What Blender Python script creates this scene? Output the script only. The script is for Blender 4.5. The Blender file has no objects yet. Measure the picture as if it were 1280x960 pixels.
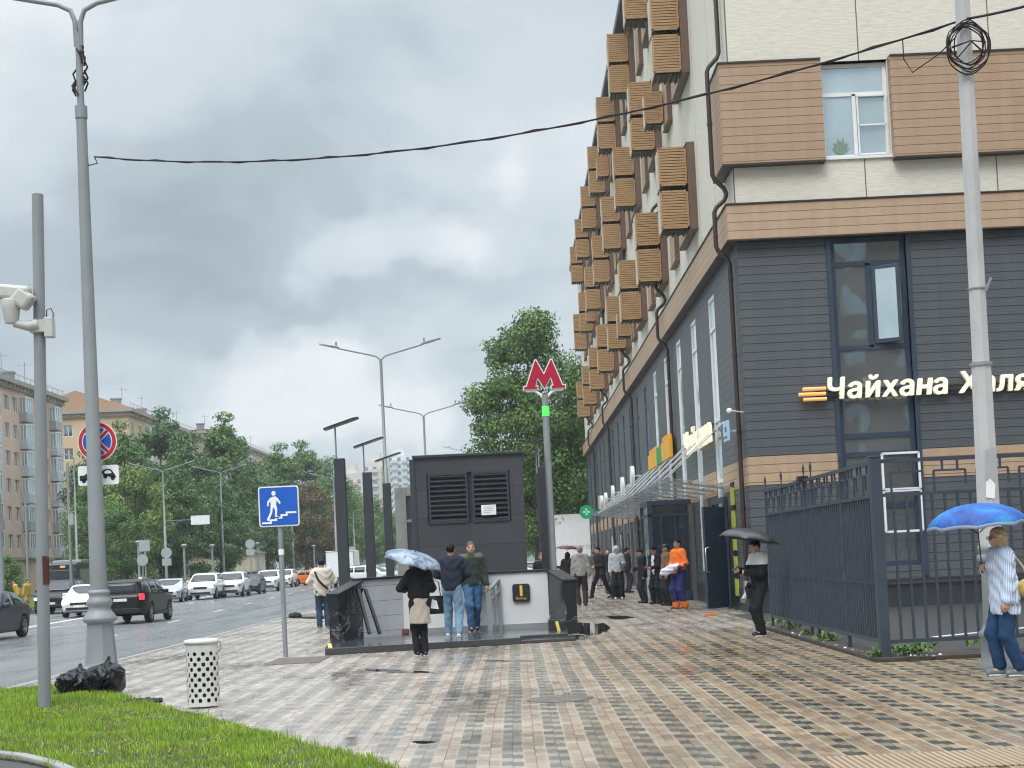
import bpy, math, random
import numpy as np
from mathutils import Vector, Matrix
random.seed(7)
R = math.radians
SC = bpy.context.scene
COL = SC.collection

# ---------------------------------------------------------------- camera, world, sun, exposure
F_PX = 1900.0                       # focal length in pixels of a 1280 px wide picture
EYE = 1.55
PITCH, ROLL, YAW = R(2.5), R(2.7), R(-0.02)
SHIFT = (217 - math.tan(PITCH) * F_PX) / 1280
cam_d = bpy.data.cameras.new('camera')
cam = bpy.data.objects.new('camera', cam_d); COL.objects.link(cam)
cam_d.sensor_width = 36; cam_d.lens = 36 * F_PX / 1280
cam_d.shift_y = SHIFT; cam_d.clip_start = 0.2; cam_d.clip_end = 5000
cam.location = (0, 0, EYE)
CR = Matrix.Rotation(-YAW, 3, 'Z') @ Matrix.Rotation(math.pi / 2 + PITCH, 3, 'X') @ Matrix.Rotation(-ROLL, 3, 'Z')
cam.rotation_euler = CR.to_euler()
SC.camera = cam
SC.render.resolution_x, SC.render.resolution_y = 1024, 768

def ray(u, v):
    d = Vector(((u - 640) / F_PX, -(v - 480 - SHIFT * 1280) / F_PX, -1))
    return CR @ d
def G(u, v, z=0.0):                 # where a sight line meets the level z
    d = ray(u, v); t = (z - EYE) / d.z
    return Vector((d.x * t, d.y * t, z))
def A(u, v, Y):                     # where it meets the plane y = Y
    d = ray(u, v); t = Y / d.y
    return Vector((d.x * t, Y, EYE + d.z * t))
def pix(p):
    q = CR.transposed() @ (Vector(p) - Vector((0, 0, EYE)))
    return (640 + F_PX * q.x / -q.z, 480 + SHIFT * 1280 - F_PX * q.y / -q.z)

SUN_EL, SUN_AZ = R(50), R(200)      # azimuth clockwise from +Y: the light comes from behind, a little left
w = bpy.data.worlds.new('World'); SC.world = w; w.use_nodes = True
nt = w.node_tree; nt.nodes.clear()
def nn(t, **k):
    n = nt.nodes.new(t)
    for a, b in k.items(): setattr(n, a, b)
    return n
wo = nn('ShaderNodeOutputWorld'); bg = nn('ShaderNodeBackground'); bg.inputs[1].default_value = 0.10
sky = nn('ShaderNodeTexSky', sky_type='NISHITA', sun_disc=False, sun_elevation=SUN_EL, sun_rotation=SUN_AZ)
tc = nn('ShaderNodeTexCoord'); sep = nn('ShaderNodeSeparateXYZ'); nt.links.new(tc.outputs['Generated'], sep.inputs[0])
def wm(op, a, b=None, c=None, clamp=False):
    n = nn('ShaderNodeMath', operation=op, use_clamp=clamp)
    for i, v in enumerate((a, b, c)):
        if v is None: continue
        if isinstance(v, (int, float)): n.inputs[i].default_value = v
        else: nt.links.new(v, n.inputs[i])
    return n.outputs[0]
# clouds: noise laid out on a flat deck above the street
zz = wm('MAXIMUM', wm('ADD', sep.outputs[2], 0.45), 0.05)
cx = wm('DIVIDE', sep.outputs[0], zz); cy = wm('DIVIDE', sep.outputs[1], zz)
comb = nn('ShaderNodeCombineXYZ'); nt.links.new(cx, comb.inputs[0]); nt.links.new(cy, comb.inputs[1]); nt.links.new(sep.outputs[2], comb.inputs[2])
def wnoise(scale, detail, rough, off, dist=0.0):
    mp = nn('ShaderNodeMapping'); mp.inputs['Location'].default_value = off; nt.links.new(comb.outputs[0], mp.inputs[0])
    n = nn('ShaderNodeTexNoise'); n.inputs['Scale'].default_value = scale; n.inputs['Detail'].default_value = detail
    n.inputs['Roughness'].default_value = rough; n.inputs['Distortion'].default_value = dist
    nt.links.new(mp.outputs[0], n.inputs['Vector']); return n.outputs[0]
def wramp(v, stops):
    n = nn('ShaderNodeValToRGB'); nt.links.new(v, n.inputs[0]); e = n.color_ramp.elements
    while len(e) < len(stops): e.new(0.5)
    for el, (p, c) in zip(e, stops): el.position = p; el.color = (*c, 1) if len(c) == 3 else c
    n.color_ramp.interpolation = 'EASE'; return n.outputs[0]
def wblob(direction, r0, r1):       # a soft patch of cloud round one direction of the sky
    n = nn('ShaderNodeVectorMath', operation='DISTANCE')
    nd = nn('ShaderNodeVectorMath', operation='ADD')
    ns = nn('ShaderNodeTexNoise'); ns.inputs['Scale'].default_value = 9; ns.inputs['Detail'].default_value = 6; nt.links.new(tc.outputs['Generated'], ns.inputs['Vector'])
    sb = nn('ShaderNodeVectorMath', operation='MULTIPLY_ADD'); nt.links.new(ns.outputs['Color'], sb.inputs[0]); sb.inputs[1].default_value = (.20, .20, .24); sb.inputs[2].default_value = (-.10, -.10, -.12)
    nt.links.new(tc.outputs['Generated'], nd.inputs[0]); nt.links.new(sb.outputs[0], nd.inputs[1])
    sc_ = nn('ShaderNodeVectorMath', operation='MULTIPLY'); nt.links.new(nd.outputs[0], sc_.inputs[0]); sc_.inputs[1].default_value = (1, 1, 1.7)
    nt.links.new(sc_.outputs[0], n.inputs[0]); d = direction.normalized(); n.inputs[1].default_value = (d.x, d.y, d.z * 1.7)
    m = nn('ShaderNodeMapRange', interpolation_type='SMOOTHSTEP'); nt.links.new(n.outputs['Value'], m.inputs[0])
    m.inputs[1].default_value = r0; m.inputs[2].default_value = r1; m.inputs[3].default_value = 1; m.inputs[4].default_value = 0
    return m.outputs[0]
n1 = wnoise(1.5, 7, 0.52, (3.1, 0.4, 0), 0.2); n2 = wnoise(4.2, 8, 0.55, (1.2, 5.3, 2), 0.3)
mixn = wm('ADD', wm('MULTIPLY', n1, 0.66), wm('MULTIPLY', n2, 0.34))
dark = wblob(ray(270, 300), 0.04, 0.24); dark2 = wblob(ray(640, 420), 0.0, 0.22)
bright = wblob(ray(395, 490), 0.03, 0.105); bright2 = wblob(ray(520, 285), 0.02, 0.095); bright3 = wblob(ray(40, 120), 0.0, 0.3)
val = wm('ADD', mixn, wm('MULTIPLY', dark, -0.11)); val = wm('ADD', val, wm('MULTIPLY', bright, 0.19)); val = wm('ADD', val, wm('MULTIPLY', bright2, 0.20))
val = wm('ADD', val, wm('MULTIPLY', bright3, 0.12)); val = wm('ADD', val, wm('MULTIPLY', dark2, -0.02))
cloud = wramp(val, [(0.25, (.33, .395, .44)), (0.39, (.45, .525, .575)), (0.52, (.64, .71, .76)), (0.66, (.86, .895, .92)), (0.80, (1.0, 1.0, 1.0))])
# an overcast sky is about three times brighter overhead than at the horizon
lift = nn('ShaderNodeMapRange', interpolation_type='SMOOTHSTEP'); nt.links.new(sep.outputs[2], lift.inputs[0])
lift.inputs[1].default_value = 0.42; lift.inputs[2].default_value = 1.0; lift.inputs[3].default_value = 8.8; lift.inputs[4].default_value = 42.0
mulc = nn('ShaderNodeVectorMath', operation='SCALE'); nt.links.new(cloud, mulc.inputs[0]); nt.links.new(lift.outputs[0], mulc.inputs['Scale'])
mx = nn('ShaderNodeMix', data_type='RGBA'); mx.inputs[0].default_value = 0.94
nt.links.new(sky.outputs[0], mx.inputs[6]); nt.links.new(mulc.outputs[0], mx.inputs[7])
nt.links.new(mx.outputs[2], bg.inputs[0]); nt.links.new(bg.outputs[0], wo.inputs[0])

sun_d = bpy.data.lights.new('sun', 'SUN'); sun_d.energy = 1.4; sun_d.angle = R(30); sun_d.color = (1, .965, .92)
sun = bpy.data.objects.new('sun', sun_d); COL.objects.link(sun)
sdir = Vector((math.sin(SUN_AZ) * math.cos(SUN_EL), math.cos(SUN_AZ) * math.cos(SUN_EL), math.sin(SUN_EL)))
sun.rotation_euler = sdir.to_track_quat('Z', 'Y').to_euler()
sun.location = (0, 0, 60)
SC.view_settings.view_transform = 'Standard'; SC.view_settings.look = 'None'
SC.view_settings.exposure = 0.25; SC.view_settings.gamma = 1; SC.view_settings.use_curve_mapping = False
SC.cycles.max_bounces = 6; SC.cycles.diffuse_bounces = 3; SC.cycles.glossy_bounces = 3
SC.cycles.transparent_max_bounces = 12; SC.cycles.sample_clamp_indirect = 4
SC.cycles.use_denoising = True; SC.cycles.pixel_filter_type = 'BLACKMAN_HARRIS'; SC.cycles.filter_width = 1.15

# ---------------------------------------------------------------- helpers: materials
MATS = {}
class NB:                                                   # small node builder
    def __init__(s, name):
        s.m = bpy.data.materials.new(name); s.m.use_nodes = True; s.t = s.m.node_tree
        s.b = s.t.nodes['Principled BSDF']; s.tc = None
    def n(s, t, **k):
        x = s.t.nodes.new(t)
        for a, b in k.items(): setattr(x, a, b)
        return x
    def l(s, a, b): s.t.links.new(a, b)
    def co(s, which='Object'):
        if s.tc is None: s.tc = s.n('ShaderNodeTexCoord')
        return s.tc.outputs[which]
    def m1(s, op, a, b=None, c=None, clamp=False):
        x = s.n('ShaderNodeMath', operation=op, use_clamp=clamp)
        for i, v in enumerate((a, b, c)):
            if v is None: continue
            if isinstance(v, (int, float)): x.inputs[i].default_value = v
            else: s.l(v, x.inputs[i])
        return x.outputs[0]
    def xyz(s, v=None):
        x = s.n('ShaderNodeSeparateXYZ'); s.l(v if v is not None else s.co(), x.inputs[0]); return x.outputs
    def vec(s, a, b, c):
        x = s.n('ShaderNodeCombineXYZ')
        for i, v in enumerate((a, b, c)):
            if isinstance(v, (int, float)): x.inputs[i].default_value = v
            else: s.l(v, x.inputs[i])
        return x.outputs[0]
    def noise(s, scale, detail=4, rough=.55, vec=None, stretch=None, out=0, dist=0):
        x = s.n('ShaderNodeTexNoise'); x.inputs['Scale'].default_value = scale; x.inputs['Detail'].default_value = detail; x.inputs['Roughness'].default_value = rough
        x.inputs['Distortion'].default_value = dist
        v = vec if vec is not None else s.co()
        if stretch:
            mp = s.n('ShaderNodeMapping'); mp.inputs['Scale'].default_value = stretch; s.l(v, mp.inputs[0]); v = mp.outputs[0]
        s.l(v, x.inputs['Vector']); return x.outputs[out]
    def ramp(s, v, stops, interp='LINEAR'):
        x = s.n('ShaderNodeValToRGB'); s.l(v, x.inputs[0]); e = x.color_ramp.elements
        while len(e) < len(stops): e.new(0.5)
        for el, (p, c) in zip(e, stops): el.position = p; el.color = (c, c, c, 1) if isinstance(c, (int, float)) else (*c, 1)
        x.color_ramp.interpolation = interp; return x.outputs[0]
    def mix(s, f, a, b, mode='MIX'):
        x = s.n('ShaderNodeMix', data_type='RGBA', blend_type=mode)
        for i, v in ((0, f), (6, a), (7, b)):
            if isinstance(v, (int, float)): x.inputs[i].default_value = v if i == 0 else (v, v, v, 1)
            elif isinstance(v, tuple): x.inputs[i].default_value = (*v, 1)
            else: s.l(v, x.inputs[i])
        return x.outputs[2]
    def set(s, k, v):
        i = s.b.inputs[k]
        if isinstance(v, (int, float)): i.default_value = v
        elif isinstance(v, tuple): i.default_value = (*v, 1)
        else: s.l(v, i)
    def bump(s, h, strength=.3, dist=.02):
        x = s.n('ShaderNodeBump'); x.inputs['Strength'].default_value = strength; x.inputs['Distance'].default_value = dist
        s.l(h, x.inputs['Height']); s.l(x.outputs[0], s.b.inputs['Normal'])

def mat(name, col, rough=.6, metal=0.0, var=.15, scale=3.0, bump=0.0, bscale=30.0, spec=.5, stretch=None, emit=0.0):
    """plain painted / metal / cloth stuff with uneven tone and a little relief"""
    if name in MATS: return MATS[name]
    s = NB(name)
    n = s.noise(scale, 6, .6, stretch=stretch)
    f = s.ramp(n, [(.3, 1 - var), (.7, 1 + var * .6)])
    s.set('Base Color', s.mix(1.0, col, f, 'MULTIPLY')); s.set('Metallic', metal); s.set('Specular IOR Level', spec)
    rn = s.noise(scale * 2.3, 4, .6); s.set('Roughness', s.m1('MULTIPLY_ADD', rn, .25, max(.02, rough - .12)))
    if bump: s.bump(s.noise(bscale, 4, .6, stretch=stretch), bump, .01)
    if emit:
        s.set('Emission Color', col); s.set('Emission Strength', emit)
    MATS[name] = s.m; return s.m

def siding(name, col, board, line=.07, ribs=0, rough=.55, var=.12, axis=2, bump=.6, metal=0.0):
    """boards with a dark joint each `board` metres; the tone runs along the board"""
    if name in MATS: return MATS[name]
    s = NB(name); x = s.xyz()
    fz = s.m1('FRACT', s.m1('DIVIDE', x[axis], board)); idz = s.m1('FLOOR', s.m1('DIVIDE', x[axis], board))
    joint = s.m1('LESS_THAN', fz, line)
    run = s.m1('ADD', x[0], x[1]); wn = s.n('ShaderNodeTexWhiteNoise', noise_dimensions='2D')
    s.l(s.vec(idz, s.m1('FLOOR', s.m1('DIVIDE', run, 3.1)), 0), wn.inputs['Vector'])
    grain = s.noise(2.0, 6, .65, stretch=(1, 1, 14)); big = s.noise(.35, 4, .6)
    f = s.m1('ADD', s.m1('MULTIPLY', wn.outputs[0], var), s.m1('ADD', s.m1('MULTIPLY', grain, var * 2), s.m1('MULTIPLY', big, var * 1.6)))
    st_ = s.noise(1.6, 5, .6, stretch=(2.6, 2.6, .12)); f = s.m1('ADD', f, 1 - var * 2.3); f = s.m1('MULTIPLY', f, s.ramp(st_, [(.32, .91), (.6, 1.02)]))
    c = s.mix(1.0, col, f, 'MULTIPLY'); c = s.mix(joint, c, tuple(v * .35 for v in col))
    s.set('Base Color', c); s.set('Metallic', metal); s.set('Roughness', s.m1('MULTIPLY_ADD', grain, .3, rough - .15))
    h = s.m1('SUBTRACT', s.m1('MULTIPLY', s.m1('SUBTRACT', 1, fz), .6), s.m1('MULTIPLY', joint, 1.2))
    if ribs:
        h = s.m1('ADD', h, s.m1('MULTIPLY', s.m1('LESS_THAN', s.m1('FRACT', s.m1('MULTIPLY', fz, ribs)), .25), -.35))
    s.bump(s.m1('ADD', h, s.m1('MULTIPLY', grain, .3)), bump, .03)
    MATS[name] = s.m; return s.m

def glass(name='window_glass', col=(.30, .34, .37), metal=.75, rough=.03, wob=.03):
    """coated window pane seen by daylight: mostly a mirror, dark behind"""
    if name in MATS: return MATS[name]
    s = NB(name); n = s.noise(.7, 2, .5)
    s.set('Base Color', s.mix(1, col, s.ramp(n, [(.3, .8), (.7, 1.1)]), 'MULTIPLY')); s.set('Metallic', metal); s.set('Roughness', rough)
    s.bump(s.noise(.9, 1, .4), wob, .5)
    MATS[name] = s.m; return s.m

# ---------------------------------------------------------------- helpers: objects and meshes
def tag(o, label=None, cat=None, group=None, kind=None):
    if label: o['label'] = label
    if cat: o['category'] = cat
    if group: o['group'] = group
    if kind: o['kind'] = kind
    return o
def empty(name, loc=(0, 0, 0), rz=0.0, label=None, cat=None, group=None):
    o = bpy.data.objects.new(name, None); COL.objects.link(o); o.location = loc; o.rotation_euler = (0, 0, rz); o.empty_display_size = .2
    return tag(o, label, cat, group)
def copy_tree(o, parent=None):
    c = o.copy(); COL.objects.link(c); c.parent = parent
    for ch in list(o.children): copy_tree(ch, c)
    return c
def wloc(o):
    v = Vector((0, 0, 0))
    while o is not None: v += Vector(o.location); o = o.parent
    return v
class MB:
    def __init__(s): s.v = []; s.f = []; s.sm = []
    def add(s, vs, fs, smooth=False):
        b = len(s.v); s.v += [tuple(p) for p in vs]; s.f += [tuple(i + b for i in f) for f in fs]; s.sm += [smooth] * len(fs); return s
    def box(s, x0, x1, y0, y1, z0, z1):
        if x0 > x1: x0, x1 = x1, x0
        if y0 > y1: y0, y1 = y1, y0
        if z0 > z1: z0, z1 = z1, z0
        vs = [(x, y, z) for z in (z0, z1) for y in (y0, y1) for x in (x0, x1)]
        return s.add(vs, [(0, 2, 3, 1), (4, 5, 7, 6), (0, 1, 5, 4), (2, 6, 7, 3), (0, 4, 6, 2), (1, 3, 7, 5)])
    def obox(s, c, size, M=None):
        c = Vector(c); hx, hy, hz = [a / 2 for a in size]; M = M or Matrix.Identity(3)
        vs = [c + M @ Vector((x, y, z)) for z in (-hz, hz) for y in (-hy, hy) for x in (-hx, hx)]
        return s.add(vs, [(0, 2, 3, 1), (4, 5, 7, 6), (0, 1, 5, 4), (2, 6, 7, 3), (0, 4, 6, 2), (1, 3, 7, 5)])
    def bar(s, a, b, wdt, hgt=None, up=(0, 0, 1)):
        a, b = Vector(a), Vector(b); d = b - a; L = d.length; d.normalize(); up = Vector(up)
        if abs(d.dot(up)) > .98: up = Vector((0, 1, 0))
        x = d.cross(up).normalized(); z = x.cross(d)
        return s.obox((a + b) / 2, (wdt, L, hgt or wdt), Matrix((x, d, z)).transposed())
    def tube(s, pts, r, n=8, caps=True, smooth=True):
        pts = [Vector(p) for p in pts]; rs = r if isinstance(r, (list, tuple)) else [r] * len(pts)
        vs = []; x = None
        for i, p in enumerate(pts):
            d = (pts[min(i + 1, len(pts) - 1)] - pts[max(i - 1, 0)]).normalized()
            if x is None:
                x = d.cross(Vector((0, 0, 1)) if abs(d.z) < .9 else Vector((1, 0, 0))).normalized()
            else: x = (x - d * x.dot(d)).normalized()
            y = d.cross(x)
            for k in range(n):
                a = 2 * math.pi * k / n; vs.append(p + (x * math.cos(a) + y * math.sin(a)) * rs[i])
        fs = [(i * n + k, i * n + (k + 1) % n, (i + 1) * n + (k + 1) % n, (i + 1) * n + k) for i in range(len(pts) - 1) for k in range(n)]
        s.add(vs, fs, smooth)
        if caps:
            m = (len(pts) - 1) * n
            s.add([vs[k] for k in range(n)], [tuple(range(n - 1, -1, -1))]); s.add([vs[m + k] for k in range(n)], [tuple(range(n))])
        return s
    def cyl(s, a, b, r0, r1=None, n=16, smooth=True): return s.tube([a, b], [r0, r0 if r1 is None else r1], n, True, smooth)
    def lathe(s, prof, c=(0, 0, 0), n=24, smooth=True, phase=0.0):
        vs = [(c[0] + r * math.cos(phase + 2 * math.pi * k / n), c[1] + r * math.sin(phase + 2 * math.pi * k / n), c[2] + z) for r, z in prof for k in range(n)]
        fs = [(i * n + k, i * n + (k + 1) % n, (i + 1) * n + (k + 1) % n, (i + 1) * n + k) for i in range(len(prof) - 1) for k in range(n)]
        s.add(vs, fs, smooth)
        s.add(vs[:n], [tuple(range(n - 1, -1, -1))]); s.add(vs[-n:], [tuple(range(n))]); return s
    def prism(s, poly, M, depth):
        """2D outline -> solid; M maps (x, y, depth) to 3D"""
        n = len(poly); a = [M(x, y, 0) for x, y in poly]; b = [M(x, y, depth) for x, y in poly]
        return s.add(a + b, [tuple(range(n - 1, -1, -1)), tuple(range(n, 2 * n))] + [(i, (i + 1) % n, n + (i + 1) % n, n + i) for i in range(n)])
    def ball(s, c, r, nu=12, nv=8, M=None):
        c = Vector(c); r = (r, r, r) if isinstance(r, (int, float)) else r; M = M or Matrix.Identity(3)
        vs = [c + M @ Vector((r[0] * math.sin(math.pi * j / nv) * math.cos(2 * math.pi * i / nu), r[1] * math.sin(math.pi * j / nv) * math.sin(2 * math.pi * i / nu), r[2] * math.cos(math.pi * j / nv))) for j in range(nv + 1) for i in range(nu)]
        return s.add(vs, [(j * nu + i, (j + 1) * nu + i, (j + 1) * nu + (i + 1) % nu, j * nu + (i + 1) % nu) for j in range(nv) for i in range(nu)], True)
    def build(s, name, m=None, parent=None, world=False, bevel=0.0, smooth=None):
        me = bpy.data.meshes.new(name); v = s.v
        if world and parent is not None:
            o0 = wloc(parent); v = [(a[0] - o0.x, a[1] - o0.y, a[2] - o0.z) for a in v]
        me.from_pydata(v, [], s.f); me.update()
        me.polygons.foreach_set('use_smooth', [True] * len(s.f) if smooth else (s.sm if smooth is None else [False] * len(s.f)))
        if m is not None:
            for q in (m if isinstance(m, (list, tuple)) else [m]): me.materials.append(q)
        o = bpy.data.objects.new(name, me); COL.objects.link(o)
        if parent is not None: o.parent = parent
        if bevel:
            b = o.modifiers.new('bevel', 'BEVEL'); b.width = bevel; b.segments = 2; b.limit_method = 'ANGLE'; b.angle_limit = R(50)
        return o
def np_mesh(name, V, Q, m, parent=None, smooth=True):
    me = bpy.data.meshes.new(name); k = Q.shape[1]
    me.vertices.add(len(V)); me.vertices.foreach_set('co', np.asarray(V, dtype=np.float32).ravel())
    me.loops.add(Q.size); me.loops.foreach_set('vertex_index', Q.astype(np.int32).ravel())
    me.polygons.add(len(Q)); me.polygons.foreach_set('loop_start', np.arange(0, Q.size, k, dtype=np.int32))
    me.polygons.foreach_set('use_smooth', np.full(len(Q), smooth))
    me.update(calc_edges=True); me.validate()
    if m is not None: me.materials.append(m)
    o = bpy.data.objects.new(name, me); COL.objects.link(o)
    if parent is not None: o.parent = parent
    return o
def text_mesh(body, size, depth, offset=0.0, shear=0.0, spacing=1.0):
    c = bpy.data.curves.new('lettering', 'FONT'); c.body = body; c.size = size; c.extrude = depth / 2; c.offset = offset; c.shear = shear; c.space_character = spacing
    c.resolution_u = 4
    o = bpy.data.objects.new('lettering', c); COL.objects.link(o); bpy.context.view_layer.update()
    me = o.to_mesh(); vs = [tuple(v.co) for v in me.vertices]; fs = [tuple(p.vertices) for p in me.polygons]
    o.to_mesh_clear(); bpy.data.objects.remove(o); bpy.data.curves.remove(c)
    return vs, fs
def add_text(mb, body, size, M, depth=.02, offset=0.0, shear=0.0, align='L', spacing=1.0, sx=1.0):
    """M maps (x along, y up, z out) to 3D"""
    vs, fs = text_mesh(body, size, depth, offset, shear, spacing)
    if not vs: return 0
    x1 = max(v[0] for v in vs); x0 = min(v[0] for v in vs); dx = -x0 if align == 'L' else -(x0 + x1) / 2
    mb.add([M((v[0] + dx) * sx, v[1], v[2]) for v in vs], fs); return x1 - x0

# ---------------------------------------------------------------- surfaces grown from distance fields (people, cars, bags)
def surf_net(f, lo, hi, h):
    lo = np.array(lo, float); hi = np.array(hi, float); n = np.maximum(np.ceil((hi - lo) / h).astype(int) + 1, 3)
    ax = [lo[i] + h * np.arange(n[i]) for i in range(3)]
    X, Y, Z = np.meshgrid(*ax, indexing='ij'); D = f(np.stack([X, Y, Z], -1).reshape(-1, 3)).reshape(n)
    s = D < 0
    cnt = np.zeros(n - 1); acc = np.zeros((*(n - 1), 3))
    idx = np.indices(n - 1).transpose(1, 2, 3, 0).astype(float)
    cor = [(a, b, c) for a in (0, 1) for b in (0, 1) for c in (0, 1)]
    def sl(A_, c): return A_[c[0]:n[0] - 1 + c[0], c[1]:n[1] - 1 + c[1], c[2]:n[2] - 1 + c[2]]
    for i, a in enumerate(cor):
        for b in cor[i + 1:]:
            if sum(abs(p - q) for p, q in zip(a, b)) != 1: continue
            da, db = sl(D, a), sl(D, b); m = (da < 0) != (db < 0)
            t = np.where(m, da / np.where(m, da - db, 1), 0)
            pa = np.array(a, float); pb = np.array(b, float)
            acc += np.where(m[..., None], pa + t[..., None] * (pb - pa), 0); cnt += m
    act = cnt > 0; vid = -np.ones(n - 1, int); vid[act] = np.arange(act.sum())
    V = lo + h * (idx[act] + acc[act] / cnt[act][:, None])
    Q = []
    for axn in range(3):
        o1, o2 = [(1, 2), (2, 0), (0, 1)][axn]
        a = [slice(1, n[i] - 1) for i in range(3)]; a[axn] = slice(0, n[axn] - 1); b = list(a); b[axn] = slice(1, n[axn])
        s0, s1 = s[tuple(a)], s[tuple(b)]; m = s0 != s1; I = np.argwhere(m)
        if len(I) == 0: continue
        off = np.array([1, 1, 1]); off[axn] = 0; I = I + off; flip = s0[m]
        def g(d1, d2):
            J = I.copy(); J[:, o1] += d1; J[:, o2] += d2; return vid[J[:, 0], J[:, 1], J[:, 2]]
        q = np.stack([g(-1, -1), g(0, -1), g(0, 0), g(-1, 0)], 1); q[~flip] = q[~flip][:, ::-1]; Q.append(q)
    Q = np.concatenate(Q) if Q else np.zeros((0, 4), int); Q = Q[(Q >= 0).all(1)]
    return V, Q
def cap(P, a, b, ra, rb=None):
    rb = ra if rb is None else rb; a = np.array(a, float); b = np.array(b, float); ba = b - a
    t = np.clip(((P - a) @ ba) / max(ba @ ba, 1e-9), 0, 1)
    return np.linalg.norm(P - a - t[:, None] * ba, axis=1) - (ra + (rb - ra) * t)
def ell(P, c, r):
    r = np.array(r, float); q = (P - np.array(c, float)) / r; k = np.linalg.norm(q, axis=1)
    return (k - 1) * k / np.maximum(np.linalg.norm(q / r, axis=1), 1e-6)
def smin(a, b, k):
    h = np.maximum(k - np.abs(a - b), 0) / k
    return np.minimum(a, b) - h * h * k * .25
def smax(a, b, k): return -smin(-a, -b, k)
def folds(P, amp, s=1.0, ph=0.0):
    return amp * (np.sin(P[:, 2] * 38 * s + 5 * np.sin(P[:, 0] * 9 + ph) + P[:, 1] * 14) + .7 * np.sin(P[:, 2] * 21 * s + P[:, 0] * 33 + ph * 2) * np.sin(P[:, 1] * 26 + ph))
def ik(a, b, l1, l2, pole):
    a, b, pole = Vector(a), Vector(b), Vector(pole); d = b - a; L = d.length; mx_ = (l1 + l2) * .995
    if L > mx_: b = a + d * (mx_ / L); L = mx_; d = b - a
    dn = d.normalized(); x = (l1 * l1 - l2 * l2 + L * L) / (2 * L); hgt = math.sqrt(max(l1 * l1 - x * x, 0))
    p = (pole - dn * pole.dot(dn)); p = p.normalized() if p.length > 1e-5 else Vector((0, -1, 0))
    return a + dn * x + p * hgt, b

SKIN = None
def cloth_mat(name, col, var=.14, rough=.85, stripe=None, bump=.25):
    return mat('cloth_' + name, col, rough=rough, var=var, scale=6, bump=bump, bscale=60, spec=.25)

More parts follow.
